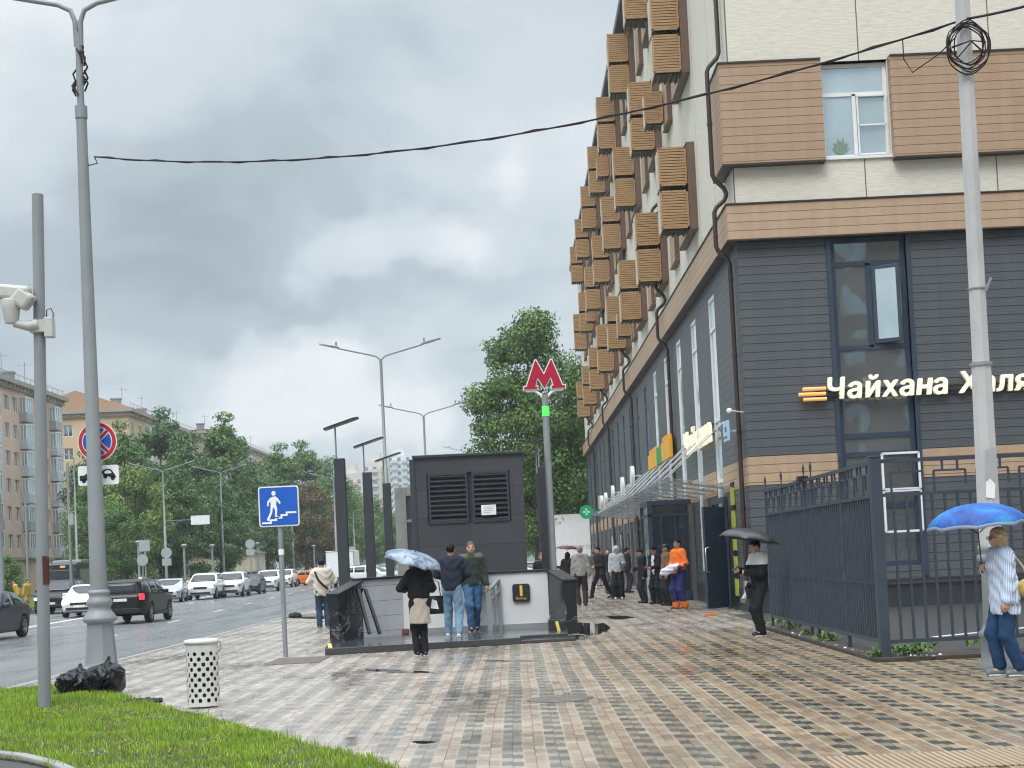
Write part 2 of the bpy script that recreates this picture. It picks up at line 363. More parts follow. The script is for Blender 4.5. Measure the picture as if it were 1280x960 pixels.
def make_person(loc, face, label, h=1.75, feet=((-.10, 0), (.10, 0)), lean=0.0, lead=0.0, hands=None, grips=(0.5, 0.5), poles=None, head_pitch=0.0, head_yaw=0.0,
                top=None, bottom=None, hair='short', hair_col='dark', skin='skin', female=False, res=1.0, shoes='black', shirt=None, extras=(), footrot=(0, 0), group=None, lift=(0, 0), bulk=1.0, twist=0.0):
    """a walking or standing person; local -Y is the way the person faces, -X the right-hand side.
       feet/hands are (right, left) targets, hands relative to the ground point; top = dict(len, col, cuff, thick, kind) ..."""
    root = empty('person', loc, face, label, 'person', group); s = h / 1.75
    root.scale = (s, s, s)
    hipz = .93; sw = .155 if female else .172; hw = .092
    hip = Vector((0, 0, hipz)); dirl = Vector((0, -math.sin(lean), math.cos(lean)))
    chest = hip + dirl * .37; shc = hip + dirl * .50; neck = hip + dirl * .55
    tw = Matrix.Rotation(twist, 3, 'Z')
    sh = [shc + tw @ Vector((-sw, 0, -.015)), shc + tw @ Vector((sw, 0, -.015))]
    hipj = [hip + Vector((-hw, 0, -.02)), hip + Vector((hw, 0, -.02))]
    ank = [Vector((feet[i][0], feet[i][1], .085 + lift[i])) for i in (0, 1)]
    legs = []
    for i in (0, 1):
        k, a = ik(hipj[i], ank[i], .425, .43, (0.0, -1, .05)); legs.append((hipj[i], k, a))
    if hands is None: hands = ((-.25, -.06, .80), (.25, -.02, .80))
    arms = []
    for i in (0, 1):
        pole = (poles[i] if poles else ((-.5 if i == 0 else .5), .9, -.3))
        e, wv = ik(sh[i], hands[i], .285, .255, pole); arms.append((sh[i], e, wv))
    hd = Matrix.Rotation(head_yaw, 3, 'Z') @ Matrix.Rotation(head_pitch, 3, 'X')
    hc = neck + hd @ Vector((0, -.015, .135))
    HM = np.array(hd)
    def toh(P): return (P - np.array(hc)) @ HM            # head space
    def torso(P, g=0.0):
        q = P.copy(); q[:, 1] = q[:, 1] * 1.42
        def yv(v): return (v[0], v[1] * 1.42, v[2])
        wst = .135 if female else .15
        a = cap(q, yv(hip + dirl * .02), yv(hip + dirl * .18), (.165 if female else .158) * bulk + g, wst * bulk + g)
        b = cap(q, yv(hip + dirl * .18), yv(chest), wst * bulk + g, (.150 if female else .172) * bulk + g)
        d = smin(a, b, .08) * .8
        d = smin(d, cap(P, sh[0] + (sh[1] - sh[0]) * .12, sh[0] + (sh[1] - sh[0]) * .88, .058 + g), .09)
        if female: d = smin(d, ell(P, chest + Vector((0, -.09, -.02)), (.125, .06 + g, .08)), .05)
        return d
    def arm(P, i, g=0.0, upto=1.0):
        a, e, wv = arms[i]; d = cap(P, a, e, .056 + g, .043 + g)
        w2 = e + (wv - e) * upto
        return smin(d, cap(P, e, w2, .043 + g, .030 + g + (.008 if upto < 1 else 0)), .03)
    def leg(P, i, g=0.0, flare=0.0, upto=1.0):
        a, k, an = legs[i]; an2 = k + (an - k) * upto
        d = cap(P, a, k, .083 * bulk + g, .056 + g + flare * .5)
        return smin(d, cap(P, k, an2, .055 + g + flare * .5, .038 + g + flare), .04)
    def head(P):
        q = toh(P)
        d = ell(q, (0, .012, .02), (.076, .096, .105)); d = smin(d, ell(q, (0, -.02, -.045), (.056, .066, .07)), .04)      # skull, jaw
        d = smin(d, ell(q, (0, -.085, -.012), (.013, .022, .028)), .015)                                                # nose
        d = smin(d, ell(q, (0, -.078, -.05), (.024, .012, .008)), .012)                                                # lips
        for sx in (-1, 1):
            d = smin(d, ell(q, (sx * .076, .01, -.01), (.012, .020, .032)), .010)                                     # ear
            d = smax(d, -ell(q, (sx * .032, -.093, .012), (.018, .014, .011)), .012)                                  # eye socket
        return d
    def neckf(P): return cap(P, neck - dirl * .06, hc + hd @ Vector((0, .015, -.05)), .056, .050)
    hr = max(.0065, .0075 * res); br = .017 * res
    parts = []
    def bd(P):
        d = torso(P); d = smin(d, neckf(P), .05)
        for i in (0, 1):
            d = smin(d, arm(P, i), .04); d = np.minimum(d, leg(P, i))
            an = legs[i][2]; d = smin(d, cap(P, an, an + Vector((0, -.12, -.045)), .036, .026), .03)
        return smin(d, head(P), .03)
    xs = [v.x for g_ in (arms + legs) for v in g_]; ys = [v.y for g_ in (arms + legs) for v in g_] + [hc.y]
    lo = np.array((min(xs) - .13, min(ys) - .2, -.01)); hi = np.array((max(xs) + .13, max(ys) + .17, hc.z + .15))
    nz = neck.z + .0
    V, Q = surf_net(bd, lo, (hi[0], hi[1], nz + .02), br); parts.append((V, Q))
    hh = np.array(hc)
    V, Q = surf_net(lambda P: smin(head(P), neckf(P), .03), hh - (.13, .15, .20), hh + (.13, .15, .16), hr); parts.append((V, Q))
    for i in (0, 1):                                       # hands: palm, four unequal fingers, a thumb from the side
        a, e, wv = arms[i]; d = (wv - e).normalized(); sx = -1 if i == 0 else 1
        inn = Vector((-sx, 0, 0)) - d * Vector((-sx, 0, 0)).dot(d); inn = inn.normalized() if inn.length > .2 else Vector((0, 0, -1))
        fw = d.cross(inn).normalized() * (1 if i == 0 else -1)
        if fw.y > 0: fw = -fw
        gr = grips[i]; W = np.array(wv)
        def pt(x, y, z): return wv + d * x + fw * y + inn * z
        segs = [(pt(-.02, 0, 0), pt(.02, 0, 0), .024, .026)]
        pal = [(pt(.02, .022, 0), pt(.075, .028, 0), .014, .012), (pt(.02, -.02, 0), pt(.075, -.028, 0), .014, .012), (pt(.02, 0, 0), pt(.08, 0, 0), .016, .013)]
        fing = []
        for j, (yo, L) in enumerate(((.030, .070), (.010, .080), (-.010, .074), (-.028, .058))):
            b0 = pt(.078, yo, 0); a1 = gr * 1.0; a2 = gr * 2.2
            m1_ = b0 + (d * math.cos(a1) + inn * math.sin(a1)) * L * .52; m2_ = m1_ + (d * math.cos(a2) + inn * math.sin(a2)) * L * .48
            fing += [(b0, m1_, .0092, .0085), (m1_, m2_, .0085, .0068)]
        t0 = pt(.025, .028, .004); t1 = pt(.058, .052 - gr * .01, .012 + gr * .02); t2 = pt(.088, .050 - gr * .02, .018 + gr * .03)
        def hf(P):
            dd = cap(P, *segs[0])
            for q_ in pal: dd = smin(dd, cap(P, *q_), .02)
            for q_ in fing: dd = smin(dd, cap(P, *q_), .004)
            dd = smin(dd, cap(P, t0, t1, .012, .0095), .012); return smin(dd, cap(P, t1, t2, .0095, .0075), .004)
        pts = np.array([list(v) for q_ in fing + pal + segs for v in q_[:2]] + [list(t1), list(t2)])
        V, Q = surf_net(hf, pts.min(0) - .035, pts.max(0) + .035, .0055 * max(1, res * .9)); parts.append((V, Q))
    off = 0; VV = []; QQ = []
    for V, Q in parts: VV.append(V); QQ.append(Q + off); off += len(V)
    np_mesh('body', np.concatenate(VV), np.concatenate(QQ), M_[skin], root)
    # ---- clothes
    def mk(name, f, lo_, hi_, m, hres=None):
        V, Q = surf_net(f, lo_, hi_, hres or br)
        return np_mesh(name, V, Q, m, root)
    ph = random.uniform(0, 6)
    if bottom:
        kind = bottom.get('kind', 'trousers'); g = bottom.get('g', .014); end = bottom.get('end', 1.0); fl = bottom.get('flare', .012)
        def bf(P):
            d = torso(P, .008)
            if kind == 'skirt':
                kz = hipz - bottom['length']
                q = P.copy(); q[:, 1] *= 1.2
                d = smin(d, cap(q, hip, (hip.x, (legs[0][1].y + legs[1][1].y) * .5, kz), .155, .17 + fl), .05)
                d = smax(d, kz - P[:, 2], .01)
            else:
                dl = np.minimum(leg(P, 0, g, fl, end), leg(P, 1, g, fl, end)); d = smin(d, dl, .05)
            d = smax(d, P[:, 2] - (hipz + .10), .01)
            return d + folds(P, .0035, 1, ph)
        b_lo = lo.copy(); b_lo[:2] -= .05; b_lo[2] = .015
        mk(bottom.get('name', 'trousers'), bf, b_lo, (hi[0] + .05, hi[1] + .05, hipz + .14), bottom['m'])
    if shirt is not None:
        V, Q = surf_net(lambda P: smax(torso(P, .012), P[:, 2] - (neck.z - .01), .02), lo, (hi[0], hi[1], neck.z + .04), br); np_mesh('shirt', V, Q, shirt, root)
    if top:
        g = top.get('g', .020); hem = top.get('hem', hipz - .05); cuff = top.get('cuff', .97); openf = top.get('open', False)
        def tf(P):
            d = torso(P, g)
            if hem < hipz - .12:
                q = P.copy(); q[:, 1] *= 1.25
                d = smin(d, cap(q, hip + dirl * .1, (hip.x, hip.y, hem), .16 + g * .5, .165 + g), .06)
            if cuff > .3:
                for i in (0, 1): d = smin(d, arm(P, i, g * .75, max(cuff, .02)), .045)
            else:
                for i in (0, 1):
                    a, e, _ = arms[i]; d = smin(d, cap(P, a, a + (e - a) * .75, .066, .062), .04)
            if top.get('collar', True): d = smin(d, cap(P, neck - dirl * .05, neck + dirl * .0, .066, .060), .03)
            if top.get('hood'): d = smin(d, ell(P, neck + Vector((0, .085, -.015)), (.13, .075, .09)), .03)
            d = smax(d, hem - P[:, 2] + .02 * np.sin(P[:, 0] * 20) * .3, .012); d = smax(d, P[:, 2] - (neck.z + .035), .01)
            if openf: d = smax(d, -(np.maximum(np.abs(P[:, 0]) - .05, P[:, 1] + .02)), .015)
            return d + folds(P, top.get('fold', .0045), 1, ph + 1)
        t_lo = lo.copy(); t_lo[:2] -= .04; t_lo[2] = max(.02, hem - .04)
        V, Q = surf_net(tf, t_lo, (hi[0] + .04, hi[1] + .04, neck.z + .09), br)
        ob = np_mesh(top.get('name', 'jacket'), V, Q, top['m'], root)
        if 'split' in top:                                # a differently coloured yoke or band of the same garment
            ob.data.materials.append(top['split'][0]); fn = top['split'][1]
            C = V[Q].mean(1); mi = np.array([1 if fn(c - np.array(hip)) else 0 for c in C], dtype=np.int32)
            if len(ob.data.polygons) == len(mi): ob.data.polygons.foreach_set('material_index', mi)
    # hair, hood or cap
    def hairf(P):
        q = toh(P); d = ell(q, (0, .018, .032), (.086, .104, .103))
        cutf = np.minimum(q[:, 1] + .045 + (q[:, 2] < .045) * 0.0, .075 - q[:, 2])     # face stays clear
        face_ = np.maximum(-(q[:, 1] + .048), -(.070 - q[:, 2]))
        fr = np.maximum(q[:, 1] + .052, q[:, 2] - .066)                                # inside = region to clear
        d = smax(d, -fr, .015)
        if hair in ('short', 'thin'): d = smax(d, -(q[:, 2] + .055 + q[:, 1] * .25), .01)
        if hair == 'short':
            d = smax(d, -np.maximum(np.maximum(q[:, 1] - .025, q[:, 2] - .02), -1), .012)
        if hair in ('bob', 'long'):
            L = -.13 if hair == 'bob' else -.26
            d = smin(d, cap(q, (-.05, .05, -.02), (-.045, .055, L), .045, .038), .03); d = smin(d, cap(q, (.05, .05, -.02), (.045, .055, L), .045, .038), .03)
            d = smin(d, cap(q, (0, .075, 0), (0, .07, L), .045, .04), .04)
            for sx in (-1, 1): d = smin(d, cap(q, (sx * .074, -.01, .04), (sx * .07, .0, L * .75), .020, .022), .03)
            d = smax(d, -fr, .012)
        return d + .0025 * np.sin(q[:, 0] * 160 + 3 * np.sin(q[:, 2] * 40)) + .002 * np.sin(q[:, 2] * 110 + q[:, 1] * 50)
    if hair:
        if hair == 'hood':
            def hf2(P):
                q = toh(P); d = ell(q, (0, .03, .01), (.118, .128, .145)); d = smin(d, cap(P, neck, neck + dirl * .04, .085, .09), .04)
                fr = ell(q, (0, -.11, -.012), (.078, .10, .095)); d = smax(d, -fr, .015); return d
            V, Q = surf_net(hf2, hh - (.2, .2, .27), hh + (.2, .22, .2), hr * 1.3); np_mesh('hood', V, Q, top['m'], root)
        else:
            V, Q = surf_net(hairf, hh - (.15, .18, .32), hh + (.15, .2, .18), hr); np_mesh('hair', V, Q, M_[hair_col], root)
    for i in (0, 1):                                      # shoes
        an = legs[i][2]; rz_ = footrot[i]; dv = Matrix.Rotation(rz_, 3, 'Z') @ Vector((0, -1, 0)); up = lift[i]
        toe = an + dv * .15 + Vector((0, 0, -.045 - max(0, up) * .7)); heel = an + dv * -.04 + Vector((0, 0, -.042))
        base = -.085
        def sf(P):
            d = cap(P, heel, toe, .040, .036); d = smin(d, cap(P, an + Vector((0, 0, .0)), heel + dv * .04, .043, .04), .03)
            if up <= 0.02: d = smax(d, (an.z + base) - P[:, 2], .004)
            return d
        lo_ = np.array(an) - (.2, .22, .2); hi_ = np.array(an) + (.2, .22, .07)
        V, Q = surf_net(sf, lo_, hi_, .011 * res); sh_ = np_mesh('shoe', V, Q, M_['shoe_' + shoes], root)
        if res < 1.2:
            mb = MB(); q0 = heel + dv * -.01; q0.z = an.z + base + .012 + max(0, 0); q1 = toe.copy(); q1.z = q0.z
            if up <= .02: mb.bar(q0 + dv * -.015, q1 + dv * .015, .078, .022); so = mb.build('sole', M_['shoe_sole'], root, bevel=.008)
            if up <= .02: so.parent = sh_
    if res < 1.6:                                         # eyes and brows
        for sx in (-1, 1):
            mb = MB(); mb.ball(hc + hd @ Vector((sx * .032, -.078, .012)), (.014, .008, .006), 8, 6, hd); mb.build('eye', M_['eye'], root)
        mb = MB()
        for sx in (-1, 1): mb.tube([hc + hd @ Vector((sx * .017, -.087, .030)), hc + hd @ Vector((sx * .035, -.084, .035)), hc + hd @ Vector((sx * .052, -.070, .029))], .0035, 5)
        mb.build('eyebrows', M_[hair_col if hair_col != 'blond' else 'brow'], root)
        mb = MB(); mb.ball(hc + hd @ Vector((0, -.088, -.050)), (.021, .006, .0045), 8, 6, hd); mb.build('mouth', M_['lips'], root)
    info = dict(root=root, hc=hc, hd=hd, arms=arms, neck=neck, hip=hip, scale=s, chest=chest, sh=sh, legs=legs)
    return info
def wpt(info, p):                                         # person space -> world
    r = info['root']; v = Matrix.Rotation(r.rotation_euler.z, 3, 'Z') @ (Vector(p) * info['scale']); return v + Vector(r.location)
def hand_of(info, i, out=.06):
    a, e, wv = info['arms'][i]; return wpt(info, wv + (wv - e).normalized() * out)

def make_umbrella(grip, top_pt, radius, sag, m, label, m2=None, group=None, trim=None, n=8):
    """open umbrella: canopy of n sagging panels, ribs, shaft, tip, handle; grip and top_pt in world space"""
    grip, top_pt = Vector(grip), Vector(top_pt); ax = (top_pt - grip).normalized(); L = (top_pt - grip).length
    root = empty('umbrella', grip, 0, label, 'umbrella', group)
    x = ax.cross(Vector((.3, 1, 0))).normalized(); y = ax.cross(x); Mx = lambda a, b, c: x * a + y * b + ax * c
    V = []; F = []; nr = 12; ns = 4; N = n * ns
    def cp(j, k):
        t = j / nr; a = 2 * math.pi * k / N; u = (k % ns) / ns; scal = 4 * u * (1 - u)
        r = radius * math.sin(t * math.pi / 2 * .92) / math.sin(math.pi / 2 * .92) * (1 - .075 * scal * t * t) * (1 - .03 * scal)
        z = L - sag * (1 - math.cos(t * math.pi / 2 * .92)) / (1 - math.cos(math.pi / 2 * .92)) + .02 * scal * t
        return Mx(r * math.cos(a), r * math.sin(a), z)
    V = [Mx(0, 0, L)] + [cp(j, k) for j in range(1, nr + 1) for k in range(N)]
    F = [(0, 1 + k, 1 + (k + 1) % N) for k in range(N)] + [(1 + (j - 1) * N + k, 1 + j * N + k, 1 + j * N + (k + 1) % N, 1 + (j - 1) * N + (k + 1) % N) for j in range(1, nr) for k in range(N)]
    mb = MB(); mb.add(V, F, True); c = mb.build('canopy', [m, trim or m], root)
    sl = c.modifiers.new('cloth', 'SOLIDIFY'); sl.thickness = .004
    if trim:
        mi = [0] * N + [1 if j == nr - 1 else 0 for j in range(1, nr) for k in range(N)]; c.data.polygons.foreach_set('material_index', mi)
    mb = MB()
    for k in range(0, N, ns):
        mb.tube([cp(j, k) - ax * .008 for j in range(1, nr + 1)], .0035, 5)
        mb.tube([cp(6, k) - ax * .012, Mx(0, 0, L - sag * 1.25)], .003, 5)
    mb.build('ribs', M_['dark_metal'], root)
    mb = MB(); mb.cyl(Mx(0, 0, 0), Mx(0, 0, L + .04), .007, .006, 8); mb.build('shaft', M_['dark_metal'], root)
    mb = MB(); mb.cyl(Mx(0, 0, -.06), Mx(0, 0, .06), .014, .013, 10); mb.build('handle', M_['black_plastic'], root)
    return root

# ---------------------------------------------------------------- cars
def poly_sd(px_, pz_, poly):
    d = np.full(px_.shape, 1e9); inside = np.zeros(px_.shape, bool); n = len(poly)
    for i in range(n):
        x0, z0 = poly[i]; x1, z1 = poly[(i + 1) % n]; ex, ez = x1 - x0, z1 - z0
        t = np.clip(((px_ - x0) * ex + (pz_ - z0) * ez) / (ex * ex + ez * ez), 0, 1)
        d = np.minimum(d, (px_ - x0 - t * ex) ** 2 + (pz_ - z0 - t * ez) ** 2)
        c = ((z0 > pz_) != (z1 > pz_)) & (px_ < (x1 - x0) * (pz_ - z0) / ((z1 - z0) or 1e-9) + x0); inside ^= c
    return np.where(inside, -1, 1) * np.sqrt(d)
CAR = {  # side outlines (front at x = 0), belt height, window outline, wheels x, wheel radius, width
 'sedan': dict(L=4.6, W=1.82, H=1.46, prof=[(0.02, .30), (0, .62), (.10, .74), (1.20, .98), (2.02, 1.42), (2.6, 1.46), (3.2, 1.42), (3.95, 1.08), (4.5, 1.03), (4.6, .75), (4.55, .30), (4.1, .20), (.5, .20)], belt=.95, cowl=(1.25, .98), roof=(2.0, 1.40), back=(3.22, 1.40), deck=(3.92, 1.08),
              win=[(1.55, 1.0), (2.10, 1.36), (2.62, 1.40), (3.14, 1.36), (3.62, 1.04)], pil=[2.58], wx=(.85, 3.6), wr=.33),
 'suv': dict(L=4.6, W=1.88, H=1.70, prof=[(0.04, .34), (0, .75), (.08, .98), (1.15, 1.12), (1.85, 1.63), (2.6, 1.70), (3.9, 1.66), (4.42, 1.12), (4.6, .95), (4.6, .42), (4.2, .28), (.5, .28)], belt=1.10, cowl=(1.15, 1.13), roof=(1.82, 1.61), back=(3.93, 1.63), deck=(4.40, 1.14),
              win=[(1.45, 1.14), (1.98, 1.56), (2.6, 1.60), (3.8, 1.57), (4.12, 1.20)], pil=[2.45, 3.35], wx=(.88, 3.65), wr=.37),
 'jeep': dict(L=4.7, W=1.92, H=1.78, prof=[(0.03, .38), (0, .85), (.06, 1.05), (1.35, 1.16), (1.95, 1.70), (2.6, 1.76), (4.53, 1.70), (4.66, 1.15), (4.7, 1.05), (4.7, .45), (4.3, .32), (.5, .32)], belt=1.15, cowl=(1.38, 1.17), roof=(1.92, 1.68), back=(4.54, 1.64), deck=(4.645, 1.20),
              win=[(1.68, 1.18), (2.1, 1.62), (2.6, 1.67), (4.36, 1.64), (4.48, 1.22)], pil=[2.62, 3.62], wx=(.88, 3.72), wr=.40),
}
def make_car(kind, loc, rz, paint, label, lamps='white', group=None, cat='car', plate=True, res=.045, roof_sign=None, name='car'):
    K = CAR[kind]; root = empty(name, loc, rz, label, cat, group); L, W = K['L'], K['W']; hw = W / 2; belt = K['belt']
    def wid(x, z):
        e = np.minimum(x, L - x); t = np.clip(1 - e / .75, 0, 1); wv = hw - .22 * t ** 2.2
        wv = wv - np.clip(z - belt, 0, 1) * .36 - np.clip(belt - .25 - z, 0, 1) * .10
        return wv - .02 * np.clip(.35 - np.abs(z - belt + .02) * 8, 0, 1)
    def bf(P):
        x, y, z = P[:, 0], P[:, 1], P[:, 2]
        d = poly_sd(x, z, K['prof']); d = smax(d, np.abs(y) - wid(x, z), .12)
        for wx in K['wx']:
            d = smax(d, -np.maximum(np.hypot(x - wx, z - K['wr']) - (K['wr'] + .06), -(np.abs(y) - hw + .28)), .01)
        return d
    # the car's own frame: front towards -Y of the root
    key = 'car_body_' + kind + str(res)
    if key not in CACHE:
        V, Q = surf_net(bf, (-.1, -hw - .1, .1), (L + .1, hw + .1, K['H'] + .1), res)
        for _ in range(1):
            pass
        V2 = np.stack([V[:, 1], V[:, 0] - L / 2, V[:, 2]], 1); CACHE[key] = (V2, Q[:, ::-1])
    V2, Q = CACHE[key]; np_mesh('car_body', V2, Q, paint, root)
    def T(x, y, z): return (y, x - L / 2, z)
    def wd(x, z): return float(wid(np.array([x]), np.array([z]))[0])
    # side windows, each between pillars
    def zat(poly, x):
        zs = []
        for i in range(len(poly) - 1):
            (x0, z0), (x1, z1) = poly[i], poly[i + 1]
            if x0 <= x <= x1: zs.append(z0 + (z1 - z0) * (x - x0) / (x1 - x0))
        return max(zs) if zs else poly[-1][1]
    wn = K['win']; cuts = [wn[0][0]] + K['pil'] + [wn[-1][0]]
    zb0, zb1 = wn[0][1], wn[-1][1]
    for sgn in (-1, 1):
        for a, b in zip(cuts[:-1], cuts[1:]):
            a2 = a + (.0 if a == cuts[0] else .04); b2 = b - (.0 if b == cuts[-1] else .04); mb = MB(); N = 7; vs = []
            for i in range(N):
                x = a2 + (b2 - a2) * i / (N - 1); zl = zb0 + (zb1 - zb0) * (x - wn[0][0]) / (wn[-1][0] - wn[0][0]); zu = max(zl + .003, zat(wn, x))
                for zz_ in (zl, (zl + zu) / 2, zu): vs.append(T(x, sgn * (wd(x, zz_) + .006), zz_))
            fs = [(i * 3 + j, i * 3 + j + 1, i * 3 + j + 4, i * 3 + j + 3) for i in range(N - 1) for j in (0, 1)]
            mb.add(vs, fs, True); o = mb.build('window', M_['car_glass'], root); o.modifiers.new('s', 'SOLIDIFY').thickness = .006
    for nm, (p0, p1) in (('windshield', (K['cowl'], K['roof'])), ('rear_window', (K['deck'], K['back']))):
        mb = MB(); vs = []; dx, dz = p1[0] - p0[0], p1[1] - p0[1]; ln = math.hypot(dx, dz); nx_, nz_ = (-dz / ln, dx / ln) if nm == 'windshield' else (dz / ln, -dx / ln)
        for i in range(5):
            t = .07 + .84 * i / 4; x = p0[0] + dx * t; z = p0[1] + dz * t
            for j in range(7):
                u = -1 + j / 3; y = u * (wd(x, z) - .115); crv = .012 + .012 * (1 - u * u)
                vs.append(T(x + nx_ * crv, y, z + nz_ * crv))
        mb.add(vs, [(i * 7 + j, i * 7 + j + 1, i * 7 + j + 8, i * 7 + j + 7) for i in range(4) for j in range(6)], True)
        o = mb.build(nm, M_['car_glass'], root); o.modifiers.new('s', 'SOLIDIFY').thickness = .012
    for wx in K['wx']:
        for sgn in (-1, 1):
            c0 = T(wx, sgn * (hw - .23), K['wr']); c1 = T(wx, sgn * (hw - .015), K['wr'])
            wr = K['wr']; y0, y1 = (c0[0], c1[0]); mb = MB()
            prof = [(wr * .62, 0), (wr * .94, 0), (wr, .03), (wr, .18), (wr * .94, .215), (wr * .64, .215)]
            vs = []; n = 20
            for r, t in prof:
                for k in range(n):
                    a = 2 * math.pi * k / n; vs.append((y0 + (y1 - y0) * t / .215, c0[1] + r * math.cos(a), c0[2] + r * math.sin(a)))
            mb.add(vs, [(i * n + k, i * n + (k + 1) % n, (i + 1) * n + (k + 1) % n, (i + 1) * n + k) for i in range(5) for k in range(n)], True)
            wheel = mb.build('wheel', M_['rubber'], root)
            mb = MB(); xo = y1 - sgn * .012; mb.cyl((xo - sgn * .05, c0[1], c0[2]), (xo - sgn * .035, c0[1], c0[2]), wr * .66, None, 20)
            for k in range(5):
                a = 2 * math.pi * k / 5 + .3; mb.bar((xo - sgn * .015, c0[1], c0[2]), (xo - sgn * .015, c0[1] + wr * .63 * math.cos(a), c0[2] + wr * .63 * math.sin(a)), .06, .03, up=(1, 0, 0))
            ring = [(xo - sgn * .01, c0[1] + wr * .64 * math.cos(2 * math.pi * k / 20), c0[2] + wr * .64 * math.sin(2 * math.pi * k / 20)) for k in range(21)]; mb.tube(ring, .018, 6)
            rim = mb.build('rim', M_['rim'], wheel)
    # lamps, grille, bumpers, plates, mirrors
    zf = K['prof'][1][1]; zr = dict(sedan=.72, suv=.86, jeep=.90)[kind]
    fz = zf + (.02 if kind == 'sedan' else .04)
    for sgn in (-1, 1):
        x = .16; yy = sgn * (hw - .33)
        mb = MB(); mb.obox(T(.13, sgn * (hw - .30), fz), (.34, .20, .13), Matrix.Rotation(sgn * R(-28), 3, 'Z')); mb.build('headlight', M_['headlight_on' if lamps == 'on' else 'headlight'], root, bevel=.03)
        mb = MB(); tz = zr + (.06 if kind == 'sedan' else .12); mb.obox(T(L - .12, sgn * (hw - .17), tz + .04), (.16, .20, .14 if kind == 'sedan' else .24), Matrix.Rotation(sgn * R(22), 3, 'Z')); mb.build('tail_light', M_['tail_on' if lamps == 'brake' else 'tail'], root, bevel=.02)
        mb = MB(); xm = K['cowl'][0] + .38; mb.obox(T(xm, sgn * (hw + .07), belt + .08), (.20, .09, .14)); mb.build('mirror', paint, root, bevel=.03)
    mb = MB(); mb.box(-hw * .45, hw * .45, -L / 2 - .025, -L / 2 + .06, fz - .09, fz + .03); mb.build('grille', M_['black_plastic'], root, bevel=.01)
    mb = MB(); mb.box(-hw * .66, hw * .66, -L / 2 - .015, -L / 2 + .08, K['prof'][0][1] + .03, K['prof'][0][1] + .15)
    if kind != 'sedan':
        for sgn in (-1, 1): mb.box(sgn * (hw - .015), sgn * (hw - .05), -L / 2 + .8 + .45, L / 2 - 1.45, .3, .46)
        mb.box(-hw * .8, hw * .8, L / 2 - .08, L / 2 + .02, .42, .62)
    mb.build('bumper', M_['black_plastic'], root, bevel=.01)
    for yy, nm in ((-L / 2 - .035, 'f'), (L / 2 + .012, 'r')):
        zp = K['prof'][0][1] + .20 if nm == 'f' else zr + (.02 if kind == 'sedan' else .06)
        mb = MB(); mb.box(-.26, .26, yy - .006, yy + .006, zp - .055, zp + .055); mb.build('number_plate', M_['plate_white'], root)
    if kind != 'sedan':
        mb = MB()
        for sgn in (-1, 1):
            zt = K['H'] - .02; mb.tube([T(2.1, sgn * (hw - .30), zt - .05), T(2.25, sgn * (hw - .30), zt + .03), T(3.8, sgn * (hw - .30), zt + .02), T(3.95, sgn * (hw - .30), zt - .06)], .018, 6)
        mb.build('roof_rails', M_['dark_metal'], root)
    if roof_sign:
        mb = MB(); mb.box(-.28, .28, -.12, .08, K['H'], K['H'] + .13); mb.build('roof_light', M_[roof_sign], root, bevel=.03)
    return root
CACHE = {}

# ---------------------------------------------------------------- materials of the place
M_ = {}
def mk(k, *a, **b): M_[k] = mat(k, *a, **b)
mk('skin', (.50, .30, .22), .5, var=.08); mk('skin_tan', (.36, .20, .13), .5, var=.08)
mk('dark', (.014, .011, .010), .55, spec=.15, var=.2, bump=.3, bscale=90); mk('brown_hair', (.09, .05, .03), .5, var=.2, bump=.3); mk('grey_hair', (.22, .19, .17), .6, var=.2)
mk('blond', (.58, .42, .24), .45, var=.25, scale=14, bump=.3, bscale=90); mk('ginger', (.30, .15, .08), .5, var=.2); mk('brow', (.20, .13, .08), .6)
mk('eye', (.03, .025, .02), .15); mk('lips', (.42, .17, .15), .45)
mk('shoe_black', (.012, .012, .013), .4); mk('shoe_white', (.75, .75, .73), .5); mk('shoe_grey', (.14, .16, .19), .6); mk('shoe_brown', (.05, .03, .02), .45); mk('shoe_orange', (.10, .05, .03), .5)
mk('shoe_sole', (.7, .7, .68), .6)
mk('dark_metal', (.035, .036, .04), .35, metal=.6); mk('black_plastic', (.012, .012, .013), .4); mk('rubber', (.016, .016, .017), .7); mk('rim', (.45, .46, .48), .3, metal=.8)
mk('headlight', (.22, .24, .26), .1, spec=.8); mk('headlight_on', (1, .95, .85), .1, emit=2.5); mk('tail', (.35, .01, .015), .2); mk('tail_on', (.9, .03, .05), .2, emit=1.6)
mk('plate_white', (.75, .75, .72), .5); mk('taxi_sign', (.9, .35, .02), .4); mk('white_light', (.8, .8, .75), .3)
M_['car_glass'] = glass('car_glass', (.035, .04, .045), .12, .05, .0)
for k, c in dict(white=(.74, .75, .75), black=(.008, .009, .010), silver=(.42, .44, .45), dark=(.03, .035, .045), red=(.35, .02, .02), orange=(.75, .17, .02), blue=(.03, .07, .22), grey=(.12, .125, .13), blueglass=(.05, .09, .2)).items():
    cw_ = .0 if k in ('black', 'dark') else .5; s = NB('paint_' + k); n = s.noise(1.6, 4, .6); s.set('Base Color', s.mix(1, c, s.ramp(n, [(.3, .86), (.7, 1.05)]), 'MULTIPLY')); s.set('Roughness', .3); s.set('Coat Weight', cw_); s.set('Coat Roughness', .08); M_['paint_' + k] = s.m
DARKCLAD = siding('graphite_cladding', (.080, .088, .098), .20, .10, ribs=3, rough=.5, var=.10)
BROWNCLAD = siding('brown_cladding', (.37, .245, .155), .20, .08, rough=.55, var=.07)
TANCLAD = siding('tan_cladding', (.42, .29, .19), .20, .08, rough=.55, var=.07)
CREAM = NB('cream_cladding'); _n = CREAM.noise(3.2, 6, .65, stretch=(1, 1, 9)); _b = CREAM.noise(.25, 3, .5); _x = CREAM.xyz()
